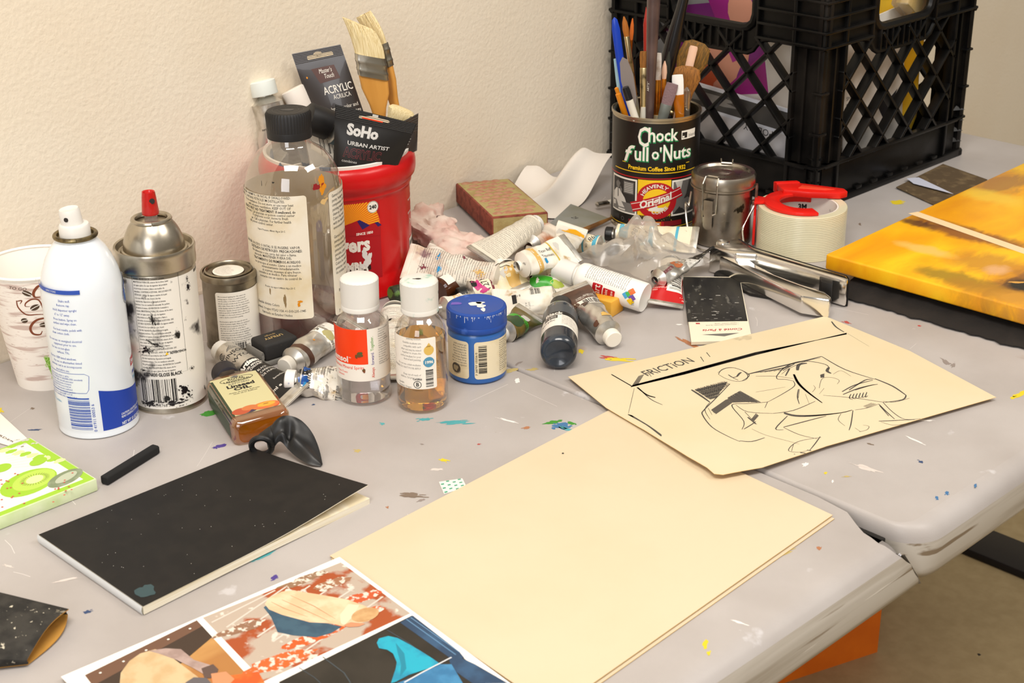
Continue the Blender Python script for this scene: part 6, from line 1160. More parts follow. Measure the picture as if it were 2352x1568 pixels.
# white craft paint bottle
A, Bq = H(1482, 684, 15.5), H(1276, 615, 30); X = mx(A, Bq, UPC); L = (Bq - A).length * 1000; rw = 15.0
e = thing('paint_bottle', 'white acrylic paint bottle with red label panels lying across the heap', 'bottle', X)
m_wb2 = mat('white_bottle', '#eeebe4', rough=.4); zc = L - 24
b = M(); b.lathe([(.1, .5), (rw - 2, .5), (rw - .6, 0), (rw, 2), (rw, zc - 9), (rw - .8, zc - 5), (rw - 3.5, zc - 2), (9, zc - 1), (9, zc + 2)], m_wb2, 56)
d = D(); t = zc - 12
for k in range(11): micro(d, -18, t - 3 - k * 2.9, -2 + 16, 1.35, 2.9, 1, m_g1, 'Acrylic paint ideal for wood paper canvas Peinture acrylique pour bois papier toile Pintura acrilica para madera papel lienzo nontoxic clean with soap water ' , k, sx=.7)
d = D(); micro(d, -7, t - 4, 21, 1.4, 2.3, 20, m_g1, 'Acrylic paint for wood paper canvas and more. Clean up with soap and water. Peinture acrylique pour bois papier toile. Pintura acrilica para madera papel lienzo.', 3, sx=.75)
d.rect(-26, t - 24, -9, t - 13, m_cr, 2, 1); d.text('smart', -10, t - 21.5, 7.6, m_lw, 3, 'R', sx=.85); d.rect(-28, t - 38, -11, t - 25, m_cr, 2, 1); d.text('Acrylic Paint', -12, t - 30, 3.4, m_lw, 3, 'R', sx=.85); d.text('Peinture acrylique', -12, t - 35.5, 3, m_lw, 3, 'R', sx=.85)
for (x, y, c, a) in ((-11, t - 50, '#4a9fd0', 0), (-6, t - 55, '#e0662a', .8), (-12, t - 57, '#6f4a9c', 1.6), (-16, t - 56, '#f2c81e', 2.2), (-9, t - 53, '#4aa84a', .4)): d.poly([(x - 4, y), (x, y + 4.4), (x + 4, y + .5), (x + .4, y - 4)], mat('petal_' + c[1:], c, rough=.4), 3 + a * .1)
d.text('TM', -20, 5, 3, m_ink, 3)
b.dec(d, cyl(rw + .05), du=2); b.build('bottle_body', e)
b = M(); b.lathe([(9.6, zc), (11.6, zc + .6), (11.6, zc + 22), (11, zc + 23.5), (.1, zc + 23.5)], m_cap, 48); b.build('cap', e)
# black paint bottle, its base toward the viewer
A, Bq = H(1283, 812, 17.2), H(1289, 700, 17.2); X = mx(A, Bq, UP); L = (Bq - A).length * 1000; rk = 17.0
e = thing('paint_bottle', 'black acrylic bottle lying with its rounded base toward the viewer', 'bottle', X)
m_kb = mat('ink_bottle_plastic', '#252a31', rough=.22, coat=.4, col2='#353d47', scale=20); 
b = M(); b.lathe([(.1, 2.6), (8, 2.2), (11, .4), (13.5, 0), (15.5, 1.4), (16.7, 4), (rk, 8), (rk, L - 34), (rk - 1, L - 28), (rk - 5, L - 22), (9, L - 20)], m_kb, 56)
d = D(); d.rect(-rk * pi, 26, rk * pi, 52, m_lw, 1); d.rect(-rk * pi, 52, rk * pi, 60, m_ck, 1); d.rect(-rk * pi, 60, rk * pi, 78, mat('slate_band', '#4a4e52', rough=.3), 1); d.text('Black', -6, 53, 6, m_lw, 2, 'C', bold=.03); d.rect(-16, 44, -2, 51, m_ck, 2); d.text('Acrylic', -3, 45.5, 4.6, m_lw, 3, 'R'); d.text('acrylic', -4, 38, 4.6, m_ink, 2, 'R'); micro(d, 2, 49, 20, 1.5, 2.3, 9, m_g1, 'Mixed media artist ink acrylic black noir negro conforms to ASTM D4236 shake well before use', 8, sx=.8)
b.dec(d, cyl(rk + .05), du=2); b.build('bottle_body', e)
b = M(); b.lathe([(9, L - 21), (12, L - 20), (11, L - 2), (10, L), (.1, L)], m_bk, 40); b.build('cap', e)
# yellow wax block
a_, b2 = at(1396, 738), at(1428, 718); X = flat(away(at(1398, 728), .012), atan2((b2 - a_).y, (b2 - a_).x))
b = M(); b.box((0, 8, 8.5), (24, 36, 17), mat('yellow_block', '#dd9c2a', rough=.5, col2='#e8b045', scale=20), 1.5); tag(b.build('wax_block', xf=X), 'small orange-yellow block under the end of the white paint bottle', 'block')
# ------------------------------------------------------------------ clear plastic wrap over the heap
wr = [(1332, 590), (1350, 570), (1420, 560), (1478, 530), (1540, 535), (1600, 548), (1640, 580), (1628, 606), (1560, 640), (1480, 640), (1400, 620)]
m_wrap = thin('plastic_wrap', '#f2eee8', .03, .40, '#f1ece4', .22, .22)
p00, p10, p11, p01 = H(1330, 592, 14), H(1480, 548, 18), H(1642, 600, 12), H(1490, 650, 10)
def wrapf(a, c):
    p = p00.lerp(p10, a).lerp(p01.lerp(p11, a), c); k = sin(pi * min(1, max(0, a))) ** .6 * sin(pi * c) ** .6
    hgt = .024 * k + .020 * abs(nz(a * 3.1 + 2, c * 2.7, 1.0)) * k + .016 * abs(nz(a * 6 + c * 5, c * 2 - a, 4.)) * k + .012 * math.exp(-((a - .55) ** 2 + (c - .3) ** 2) / .02)
    q = p + Vector((.012 * nz(a * 5, c * 5, 7.), .012 * nz(a * 5 + 9, c * 5, 7.), max(.002 - 0, hgt)))
    return ((q - p00) * 1000)
b = M(); b.sheet(wrapf, 46, 40, m_wrap); tag(b.build('plastic_wrap', xf=Matrix.Translation(p00), ang=.35), 'crumpled sheet of translucent plastic over the right side of the heap', 'plastic wrap')
p00b = H(540, 600, 2)
b = M(); b.sheet(lambda a, c: ((a - .3) * 60 + 6 * nz(a * 4, c * 4, 2), (c - .2) * 40, 2 + 26 * sin(pi * a) ** .7 * sin(pi * c) ** .7 + 12 * nz(a * 5, c * 6, 8) * sin(pi * c) * sin(pi * a)), 24, 20, thin('plastic_wrap2', '#f2eee8', .03, .3, '#ece4da', .2, .25)); Xw = at(566, 648); tag(b.build('plastic_wrap', xf=flat(Vector((Xw.x, min(Xw.y, wally(Xw.x) - .045), T + .0005)), -.6), ang=.35), 'small crumple of clear plastic behind the small tin', 'plastic wrap')
# ------------------------------------------------------------------ brick, papers and rag by the wall
hb_ = .024; tc_ = [at(1046, 420, hb_ + .004), at(1163, 394, hb_ + .004), at(1260, 487, hb_ + .004), at(1129, 499, hb_ + .004)]
o_ = Vector((tc_[3].x, tc_[3].y, T + .004)); ex = (tc_[2] - tc_[3]); wx = ex.length * 1000; ey = (tc_[0] - tc_[3]); wy = ey.length * 1000
X = flat(o_, atan2(ex.y, ex.x)); sh = (X.inverted() @ tc_[0]) * 1000
m_brick = mat('brick_side', '#8c4636', rough=.9, col2='#74372b', scale=120, bump=.3, bscale=400); m_btop = mat('brick_tan', '#ab9a66', rough=.9, col2='#a08a58', scale=60, bump=.3, bscale=400); m_bsc = mat('brick_scale', '#ae8468', rough=.9, col2='#a6745a', scale=160, bump=.3, bscale=400)
brk = thing('rubbing_brick', 'brick-red abrasive block with a scaly tan top by the wall', 'block', X)
sk = sh.x / sh.y
b = M(); bm_ = bmesh.new(); 
pts = [(0, 0), (wx, 0), (wx + sk * wy, wy), (sk * wy, wy)]
b.prism(pts, 0, hb_ * 1000, m_brick, 2.2); b.add([(2, -.15, 3), (wx - 2, -.15, 3), (wx - 2, -.15, hb_ * 1000 - 2), (2, -.15, hb_ * 1000 - 2)], [(0, 1, 2, 3)], m_btop); b.add([(p[0] + (2.2 if i in (0, 3) else -2.2), p[1] + (2.2 if i < 2 else -2.2), hb_ * 1000 + .1) for i, p in enumerate(pts)], [(0, 1, 2, 3)], m_btop); b.build('block', brk)
b = M(); nr_ = 11
for i in range(nr_):
    y = 12 + (wy - 18) * i / (nr_ - 1); n_ = 4
    for k in range(n_):
        x = sk * y + 8 + (wx - 18) * (k + .5 * (i % 2)) / n_ + 3; 
        if x > sk * y + wx - 8: continue
        rx, ry = wx * .098, wy * .034; vs = [(x, y, hb_ * 1000 + 1.5)]
        for s_, h_ in ((.6, 1.3), (1, 0)): vs += [(x + rx * s_ * cos(2 * pi * q / 14), y + ry * s_ * sin(2 * pi * q / 14) - .6, hb_ * 1000 + h_) for q in range(14)]
        fs = [(0, 1 + q, 1 + (q + 1) % 14) for q in range(14)] + [(1 + q, 15 + q, 15 + (q + 1) % 14, 1 + (q + 1) % 14) for q in range(14)]; b.add(vs, fs, m_bsc)
o = b.build('scale_relief', brk); o['kind'] = 'stuff'
# curled white paper behind the brick
q0, q1, q2, q3 = at(990, 470), at(1290, 505), at(1408, 420), at(1130, 395)
q0 = Vector((q0.x, min(q0.y, wally(q0.x) - .05), T)); 
for q in (q2, q3): q.y = min(q.y, wally(q.x) - .004)
def curl(a, c):
    p = q0.lerp(q1, a).lerp(q3.lerp(q2, a), c)
    z = .0015 + .036 * sm((c - .35) / .65) * sm((a - .25) / .5) + .020 * math.exp(-((a - .62) ** 2) / .012) * (1 - .4 * c) + .02 * sm((c - .6) / .4) * (1 - sm((a - .1) / .3))
    return ((p - q0) * 1000) + Vector((0, 0, z * 1000))
b = M(); b.sheet(curl, 40, 24, mat('drawing_paper', '#e6ded4', rough=.7), .35); tag(b.build('paper_sheet', xf=Matrix.Translation(q0 + Vector((0, 0, .0006)))), 'white paper curling up against the wall behind the brick', 'paper')
def quad(name, label, cat, pts, h, th, m, deco=None, lift=None, n=12, mback=None, group=None):
    P4 = [at(x, y, h / 1000) for x, y in pts]; o_ = P4[0]
    def fn(a, c): p = P4[0].lerp(P4[1], a).lerp(P4[3].lerp(P4[2], a), c); return (p - o_) * 1000 + Vector((0, 0, (lift(a, c) if lift else 0)))
    b = M(); b.sheet(fn, n, n, m, th, mback=mback)
    if deco: b.dec(deco, lambda u, v, l: Vector(fn(u, v)) + Vector((0, 0, l)), du=.1, dv=.1, step=.12)
    return tag(b.build(name, xf=Matrix.Translation(o_)), label, cat, group)
m_gsp = mat('grey_sandpaper', '#8d8f8c', rough=.85, col2='#7d7a66', scale=14, lo=.4, hi=.65, bump=.2, bscale=1500)
quad('sandpaper', 'grey sandpaper square with a scribbled number left of the coffee can', 'sandpaper', [(1255, 520), (1342, 532), (1398, 500), (1311, 468)], 3.5, .5, m_gsp, D().text('29', .30, .52, .12, m_ink, 1, shear=.4, rot=-.3, sx=.8))
d = D()
for k in range(9): micro(d, .04, .93 - k * .1, .98, .035, .1, 1, m_g1, 'news column print of the day and the city paper', k, sx=.9) if False else d.line([(.04, .95 - k * .1), (.96, .95 - k * .1)], .018, m_g1, 1)
quad('newspaper', 'printed newspaper corner under the pink rag', 'paper', [(965, 600), (1095, 625), (1165, 560), (1010, 540)], 1.2, .3, mat('newsprint', '#d8c9bb', rough=.8), d)
# pink paint rag
m_rag = mat('paint_rag', '#dccabd', rough=.9, col2='#cfa99c', scale=30, lo=.45, hi=.65, smears=[('#6f5a55', 60, .66, .03), ('#a8564c', 46, .7, .02)], bump=.2, bscale=300)
sp = cr_([H(978, 488, 12), H(985, 520, 22), H(1020, 548, 20), H(1080, 570, 16), H(1150, 578, 12)], 8); o_ = sp[0].copy()
def ragf(a, c):
    i = min(int(a * (len(sp) - 1)), len(sp) - 2); f = a * (len(sp) - 1) - i; p = sp[i].lerp(sp[i + 1], f); t = (sp[i + 1] - sp[i]).normalized(); x = t.cross(UP).normalized(); y = x.cross(t)
    r = blend(.021, .014, a) * (1 - .75 * (abs(2 * a - 1) ** 8)); g = 2 * pi * c
    r *= 1 + .55 * nz(cos(g) * 1.6 + 3, sin(g) * 1.6, a * 7) + .4 * abs(nz(cos(g) * 3.6, sin(g) * 3.6 + 5, a * 14)) - .15
    q = p + x * (r * 1.25 * cos(g)) + y * (r * .85 * sin(g)); q.z = max(q.z, T + .002)
    return (q - o_) * 1000
b = M(); b.sheet(ragf, 60, 48, m_rag); tag(b.build('rag', xf=Matrix.Translation(o_), ang=.9), 'crumpled pinkish paint rag between the red canister and the brick', 'rag')
# brushes lying left of the coffee can
def lying(label, A, Bq, w, hm, fm, bm2, bl, fl):
    r = thing('paint_brush', label, 'brush', mx(A, Bq, UP)); Lt = (Bq - A).length * 1000; zf = Lt - bl - fl
    b = M(); b.lathe([(1.5, 0), (w * .35, zf * .3), (w * .5, zf * .8), (w * .4, zf)], hm, 16); b.build('handle', r)
    b = M(); b.lathe([(w * .44, zf - 1), (w * .46, zf + 2), (w * .44, zf + 3), (w * .5, zf + fl)], fm, 20, sy=.8); b.build('ferrule', r)
    b = M(); b.lathe([(w * .48, zf + fl - .5), (w * .6, zf + fl + bl * .5), (w * .3, zf + fl + bl)], bm2, 24, sy=.7, dr=lambda a, z, k: .3 * ((k % 2) - .5)); b.build('bristles', r)
lying('brown wooden brush handle lying in front of the grey sandpaper', H(1405, 500, 7), H(1290, 552, 7), 7, mat('dark_wood', '#7a5428', rough=.4, col2='#5d3d1c', scale=40), m_ferr2, mat('grey_tuft', '#5e5a55', rough=.9), 14, 12)
lying('brush with a short nickel ferrule poking out behind the coffee can', H(1470, 452, 8), H(1370, 470, 8), 7.5, m_hw, m_ferr2, m_ferr2, 1.5, 14)

# ------------------------------------------------------------------ manila sheets and the charcoal sketch
m_man = mat('manila_card', '#d3c2a5', rough=.7, col2='#cebd9e', scale=9, lo=.4, hi=.7, bump=.04, bscale=900); m_mane = mat('manila_edge', '#dcb263', rough=.8)
def leaf(b, X, pts, z, th, m, me, lift=None, art=None, grid=9.0):
    """a paper leaf with its outline (mm, frame X), real thickness and a gentle rise"""
    lf = lift or (lambda u, v: 0.0)
    b.dec(D().poly(pts, m, 0), lambda u, v, l: (u, v, z + th + lf(u, v)), du=grid, dv=grid)
    if art: b.dec(art, lambda u, v, l: (u, v, z + th + lf(u, v) + l), du=grid, dv=grid, step=.05)
    out = []
    for i in range(len(pts)):
        p, q = pts[i], pts[(i + 1) % len(pts)]; n = max(1, int(sqrt((p[0] - q[0]) ** 2 + (p[1] - q[1]) ** 2) / grid))
        out += [(blend(p[0], q[0], k / n), blend(p[1], q[1], k / n)) for k in range(n)]
    n = len(out); b.add([(u, v, z + th + lf(u, v)) for u, v in out] + [(u, v, z + lf(u, v)) for u, v in out], [(i, i + n, (i + 1) % n + n, (i + 1) % n) for i in range(n)], me)
    b.dec(D().poly(list(reversed(pts)), me, 0), lambda u, v, l: (u, v, z + lf(u, v) + .001), du=grid, dv=grid)
def frm(a, c): p, q = at(*a), at(*c); d_ = q - p; return flat(p + Vector((0, 0, .0004)), atan2(d_.y, d_.x))
X = frm((758, 1280), (1400, 945)); V = lambda x, y: uvp(X, x, y); fo = thing('manila_folder', 'blank cream manila folder lying open-side toward the front table edge', 'folder', X)
p1, p2, p3 = V(758, 1280), V(1400, 945), V(1912, 1188); p4 = (p1[0] + p3[0] - p2[0], p1[1] + p3[1] - p2[1])
b = M(); leaf(b, X, [p1, p2, p3, p4], 1.1, .45, m_man, m_mane, lambda u, v: .15 + .5 * sm((-v - 150) / 90) + .15 * nz(u * .01, v * .01)); b.dec(D().ell(*V(1293, 1046), .9, .9, m_ink, 1, 10), lambda u, v, l: (u, v, 2.2 + l)); b.build('front_leaf', fo)
b = M(); leaf(b, X, [(p1[0] - 1, p1[1] - 2.5), (p2[0] - 2, p2[1] - .5), (p3[0] - 1, p3[1] - 2.4), (p4[0] - 2, p4[1] - 2)], .05, .45, m_man, m_mane); b.build('back_leaf', fo)
X = frm((1305, 865), (1905, 728)); X = Matrix.Translation((0, 0, .0026)) @ X; V = lambda x, y: uvp(X, x, y, 'z', 1.0)
Z = lambda *pts: [V(1280 + a / 2.194, 700 + c / 2.194) for a, c in pts]
m_char = mat('charcoal', '#4a453f', rough=.9); m_charl = mat('charcoal_light', '#78705f', rough=.9); m_cham = mat('charcoal_mid', '#575047', rough=.9)
a = D()
def st(w, *pts, m=None, sm_=True):
    q = Z(*pts)
    if sm_ and len(q) > 2: q = [(p.x, p.y) for p in cr_([(x, y, 0) for x, y in q], 4)]
    n = len(q); a.line(q, [w * 1.45 * (.45 + .55 * sin(pi * min(1, .15 + .8 * k / max(1, n - 1)))) for k in range(n)], m or m_char, 1)
def hatch(p0, p1, q0, q1, n, w, m=None):
    A0, A1, B0, B1 = Z(p0)[0], Z(p1)[0], Z(q0)[0], Z(q1)[0]; r = random.Random(n)
    for k in range(n):
        t = (k + .5) / n; a.line([(blend(A0[0], A1[0], t) + r.uniform(-.4, .4), blend(A0[1], A1[1], t)), (blend(B0[0], B1[0], t) + r.uniform(-.4, .4), blend(B0[1], B1[1], t))], w * r.uniform(.6, 1.2), m or m_char, 1 + k % 3)
# frame lines
for k in range(7): st(1.0, (370 + k * 2, 414 - k * 1.5), (640, 350 - k * 2), (1000, 252 - k * 2), (1458, 142 + k), m=(m_char, m_cham)[k % 2], sm_=False)
for k in range(3): st(1.1, (272 + k * 3, 350 + k * 2), (374, 408 + k))
for k in range(5): st(.8, (376 + k * 6, 412 - k), (412 + k * 6, 358 - k * 2), m=(m_char, m_cham)[k % 2])
for k in range(3): st(.9, (400 + k * 3, 416), (450, 452 + k), (494, 466 + k)); 
st(.7, (410, 420), (470, 475), (530, 504)); st(.4, (388, 420), (372, 490), (358, 548), m=m_charl)
for k in range(5): st(1.1, (356 + k * 4, 552 + k), (450 + k * 3, 605 + k * 2), (524, 668 - k * 2), m=(m_char, m_cham)[k % 2])
st(1.2, (1382, 84), (1405, 112), (1446, 138)); st(.3, (1462, 144), (1572, 210), m=m_charl)
# title
o = Z((452, 360))[0]; e_ = Z((694, 286))[0]; a.text('FRICTiON', o[0], o[1], 11.5, m_char, 1, rot=atan2(e_[1] - o[1], e_[0] - o[0]), sx=sqrt((e_[0] - o[0]) ** 2 + (e_[1] - o[1]) ** 2) / (max(p[0] for p in glyphs('FRICTiON', .01, 0.0, 1.0, 2)[0]) * 11.5 / .73), bold=.01)
st(.9, (722, 262), (738, 286)); st(.9, (752, 240), (770, 262)); st(.6, (448, 352), (476, 345)); st(.6, (458, 340), (474, 362))
# left figure head and dark blocks
st(.6, (812, 350), (830, 326), (875, 316), (930, 330), (960, 356), (948, 378), (905, 386), (850, 372), (812, 350)); st(.5, (808, 342), (850, 320), (900, 318), m=m_charl); st(.9, (862, 352), (885, 366), (908, 360)); st(1.4, (905, 362), (918, 346), (928, 340)); st(.9, (885, 368), (912, 380)); st(.6, (930, 330), (958, 345), (966, 360), (930, 384))
hatch((690, 428), (770, 478), (860, 386), (800, 470), 26, .9); hatch((690, 425), (840, 385), (770, 472), (870, 400), 22, .8, m_cham)
st(1.6, (676, 428), (720, 456), (768, 490)); hatch((855, 470), (920, 434), (880, 490), (1025, 492), 22, 1.1); hatch((850, 480), (880, 492), (930, 440), (1010, 488), 18, 1.1, m_cham); hatch((775, 530), (800, 552), (850, 478), (880, 494), 20, .8, m_cham)
# back and table of figure
st(.5, (1000, 360), (1100, 360), (1190, 372)); hatch((962, 346), (1150, 330), (1140, 322), (1200, 296), 8, .9); st(1.5, (960, 350), (1080, 320), (1230, 286), (1332, 260)); st(.9, (1332, 260), (1450, 326), (1600, 375)); st(.5, (1325, 268), (1260, 282), (1170, 320), (1130, 350))
st(1.3, (1600, 372), (1690, 410), (1758, 456)); st(1.0, (1758, 456), (1740, 478), (1650, 492)); st(.6, (1650, 492), (1500, 470), (1340, 456)); st(.5, (1640, 486), (1700, 490), (1776, 470))
# draped head form
st(.9, (1105, 360), (1140, 320), (1200, 290), (1270, 285), (1350, 300), (1372, 320)); st(2.2, (1210, 330), (1218, 302), (1258, 294)); st(2.0, (1368, 316), (1360, 334), (1380, 346)); hatch((1326, 352), (1326, 368), (1346, 346), (1346, 366), 6, 1.2); st(1.6, (1170, 322), (1150, 358)); st(.7, (1105, 360), (1110, 374), (1150, 376), (1190, 384)); st(.6, (1190, 384), (1194, 410), (1130, 452), (1060, 490))
for k in range(3): st(1.2, (1190 + k * 2, 350), (1212 + k * 3, 395), (1260 + k * 2, 440), (1335, 494))
st(.7, (1215, 425), (1210, 465), (1220, 500)); st(.6, (1220, 425), (1214, 470)); st(.4, (1250, 450), (1270, 500), m=m_charl); st(.4, (1285, 440), (1300, 420), (1290, 405), m=m_charl)
st(.5, (1320, 420), (1335, 372), (1380, 366), (1420, 380), (1410, 400), m=m_charl); st(.4, (1390, 350), (1430, 332), (1480, 360), m=m_charl); st(.4, (1345, 420), (1320, 450), m=m_charl)
# hand with dark lines
for q in (((1435, 438), (1500, 404), (1590, 380)), ((1440, 452), (1520, 420), (1600, 402)), ((1470, 430), (1550, 380), (1590, 376)), ((1500, 430), (1570, 408), (1615, 400))): st(1.0, *q)
for k in range(6): st(.7, (1480 + k * 16, 450 - k * 2), (1472 + k * 16, 470 - k), (1490 + k * 15, 478 - k * 4), m=m_char)
# legs and floor lines
st(.8, (870, 398), (800, 470), (740, 530), (732, 556), (780, 622), (860, 672), (920, 700)); st(.9, (918, 696), (980, 698), (1045, 676)); st(.5, (770, 490), (744, 530), (770, 580)); st(.6, (760, 520), (780, 556), m=m_charl)
st(.7, (1060, 490), (960, 498), (890, 500), (885, 520), (940, 590), (930, 634)); st(.6, (1060, 488), (1046, 520)); st(.8, (940, 632), (980, 606), (1000, 590)); st(1.6, (960, 568), (1000, 604)); hatch((975, 580), (985, 596), (1000, 548), (1016, 560), 6, .8, m_cham); st(.6, (1085, 548), (960, 540), (900, 505)); st(.6, (945, 540), (1005, 606))
for k in range(3): st(1.0, (1142, 542 + k * 3), (1200, 556 + k * 3), (1300, 556 + k * 2), (1430, 544), (1486, 530))
st(.7, (1086, 548), (1190, 532), (1300, 486)); st(.8, (1160, 560), (1100, 626), (1140, 632)); st(1.0, (1140, 618), (1240, 590), (1355, 560)); st(.6, (1140, 620), (1220, 656), (1310, 676)); st(.4, (980, 630), (1050, 662), (1160, 690), (1220, 706), m=m_charl); st(.7, (1325, 664), (1300, 700), (1272, 736)); st(.5, (1330, 668), (1240, 684), (1190, 706), (1165, 742), (1220, 748), (1260, 738)); st(1.6, (1224, 750), (1250, 752)); st(1.4, (1258, 736), (1280, 738)); st(.5, (1190, 706), (1180, 744)); st(1., (1192, 758), (1198, 760))
st(.7, (1490, 532), (1480, 600), (1470, 632)); st(.5, (1430, 548), (1416, 580), (1450, 610), m=m_charl); st(.5, (1500, 530), (1560, 520), (1620, 500)); st(.8, (1620, 500), (1660, 540), (1700, 576)); st(1., (1625, 508), (1670, 560)); st(.6, (1640, 490), (1690, 540), (1750, 576), (1830, 574)); st(.9, (1620, 586), (1680, 584), (1800, 578)); st(.5, (1630, 590), (1690, 606), (1750, 600), m=m_charl); st(.5, (1520, 640), (1560, 630), (1570, 612), (1540, 606), m=m_charl); hatch((1540, 510), (1560, 520), (1580, 494), (1610, 500), 6, .4, m_charl); st(.5, (1500, 620), (1530, 640), m=m_charl); st(.4, (1000, 440), (1060, 430), (1150, 414), m=m_charl)
pts = [V(1305, 865), V(1420, 838), V(1600, 797), V(1895, 726), V(1908, 731), V(2090, 806), V(2288, 912), V(2100, 966), V(1900, 1024), V(1750, 1080), V(1660, 1098), V(1640, 1096), V(1624, 1082), V(1580, 1056), V(1480, 988), V(1392, 936)]
m_sk = mat('sketch_paper', '#d8c8a8', rough=.7, col2='#d3c29d', scale=9, lo=.4, hi=.7)
b = M(); leaf(b, X, pts, .1, .4, m_sk, mat('sketch_edge', '#e3bf80', rough=.8), lambda u, v: .6 + 3.2 * sm((-v - 110) / 100) * sm((60 - u) / 120 + .6), a, 8.0)
o = b.build('sketch', xf=X); tag(o, 'cream sheet with a charcoal figure sketch titled FRICTION 11', 'drawing')
# ---- card pack with a dark picture
X = frm((1569, 640), (1697, 640)); X = Matrix.Translation((0, 0, .0006)) @ X; V = lambda x, y: uvp(X, x, y, 'z', 3.2)
m_dp = mat('dark_picture', '#2b2a28', rough=.35, col2='#16171a', scale=40, lo=.4, hi=.6, vscale=(1.6, .5, 1), smears=[('#a39a84', 70, .64, .04), ('#5d5b55', 90, .62, .05)])
pts = [V(1567, 634), V(1699, 636), V(1728, 781), V(1588, 785)]
a = D(); a.poly([V(1567.5, 635.5), V(1698.5, 637.5), V(1717, 737), V(1579, 739)], m_dp, 1)
r_ = random.Random(2)
for k in range(60): x, y = r_.uniform(1586, 1700), 737 - 60 * r_.random() ** 1.6; a.rect(*V(x, y), *[q_ + w_ for q_, w_ in zip(V(x, y), (r_.uniform(1, 5), r_.uniform(.3, 1.1)))], (m_g2, m_g1, m_g3)[k % 3], 2 + k * .005)
o = V(1706, 753); e_ = V(1596, 757); ro = atan2(e_[1] - o[1], e_[0] - o[0]); m_rs = mat('red_script', '#b3303a', rough=.5)
a.text('Conté à Paris', o[0], o[1], 5.2, m_rs, 2, rot=ro, shear=.35, sx=1.0, bold=.015); o = V(1694, 741)
a.para([], 0, 0, 1, 1, m_g1)
for k, t in enumerate(('1 CARRE CONTE / NOIR', '1 SKETCHING CRAYON / BLACK')): o = V(1697 - k, 740 + k * 3.5); a.text(t, o[0], o[1], 1.7, m_g1, 2, rot=ro, sx=.95)
o = V(1603, 743); a.rect(o[0] - 2, o[1] - 1, o[0] + 2, o[1] + 2, m_rs, 2); a.poly([V(1612, 768), V(1650, 766), V(1698, 764), V(1664, 772)], m_g1, 2)
b = M(); leaf(b, X, pts, .1, 3.0, mat('pack_card', '#e9dfc8', rough=.5), mat('pack_edge', '#d8cbb0', rough=.6), None, a, 20.0); tag(b.build('crayon_pack', xf=X), 'flat crayon pack with a dark picture and red script, overlapping the top of the sketch', 'pack')
X = frm((1622, 625), (1700, 605)); X = Matrix.Translation((0, 0, .0006)) @ X; V = lambda x, y: uvp(X, x, y, 'z', 3.)
b = M(); leaf(b, X, [V(1640, 628), V(1660, 600), V(1700, 598), V(1845, 672), V(1800, 686), V(1722, 672)], .1, 2.6, m_dp, m_ck, None, D().blob(*V(1678, 616), 2, 3, m_cr, 1, 3).line([V(1690, 632), V(1770, 664)], .7, m_g1, 1).line([V(1700, 628), V(1790, 666)], .7, m_g1, 1), 20.0); tag(b.build('crayon_pack', xf=X), 'black glossy pack mostly hidden under the chrome stapler', 'pack')

# ------------------------------------------------------------------ chrome plier stapler lying on its side
m_chr = mat('chrome', '#efece6', rough=.16, metal=1); m_chd = mat('dark_chrome', '#6f6c68', rough=.12, metal=1)
Ps = at(1640, 600); st_ = thing('plier_stapler', 'chrome plier stapler lying on its side with its two arms apart', 'stapler', Matrix.Translation(Ps))
def PL(pts, h): return [((at(x, y, h / 1000) - Ps).x * 1000, (at(x, y, h / 1000) - Ps).y * 1000) for x, y in pts]
fr = PL([(1630, 575), (1841, 678), (1907, 688), (1910, 682), (1895, 668), (1840, 652), (1780, 630), (1735, 606), (1716, 592), (1690, 580)], 23)
b = M(); b.prism(list(reversed(fr)), 3.2, 23, m_chr, 2.2)
b.dec(D().text('Bostitch', 0, 0, 5, m_chd, 1, sx=1.1, bold=.02), (lambda p, q: (lambda u, v, l: (p.x + (q - p).x * u / ((q - p).length) + .25 * (q - p).normalized().y * (1 + l), p.y + (q - p).y * u / ((q - p).length) - .25 * (q - p).normalized().x * (1 + l), 9 + v)))(Vector((*PL([(1740, 626)], 23)[0], 0)), Vector((*PL([(1841, 678)], 23)[0], 0)))); b.build('lower_arm', st_)
re = PL([(1629, 566), (1692, 545), (1732, 568), (1944, 632), (1950, 640), (1946, 644), (1912, 634), (1872, 622), (1738, 583), (1690, 581)], 30)
b = M(); b.prism(list(reversed(re)), 1.5, 30, m_chr, 2.2); b.build('upper_arm', st_)
b = M(); b.prism(list(reversed(PL([(1690, 545), (1700, 546), (1734, 565), (1946, 629), (1953, 640), (1950, 642), (1944, 633), (1732, 569)], 30))), .6, 29, mat('black_rubber_grip', '#161516', rough=.6), 1); b.build('rubber_back', st_)
b = M(); b.prism(list(reversed(PL([(1728, 588), (1880, 628), (1886, 640), (1896, 664), (1830, 642), (1770, 618)], 14))), 5, 12, mat('stapler_inside', '#2f2d2b', rough=.3, metal=.8), 1); b.prism(list(reversed(PL([(1880, 622), (1914, 632), (1912, 652), (1886, 646)], 26))), 2, 26, m_ck, 1); b.box((*PL([(1898, 652)], 12)[0], 12), (3, 5, 16), m_chr, .8); b.build('staple_channel', st_)
b = M(); q = PL([(1660, 570)], 23)[0]; b.lathe([(7, 0), (7, 30.6), (5.5, 31.4), (.1, 31.4)], m_chr, 28, Matrix.Translation((q[0], q[1], 0))); b.build('pivot', st_)

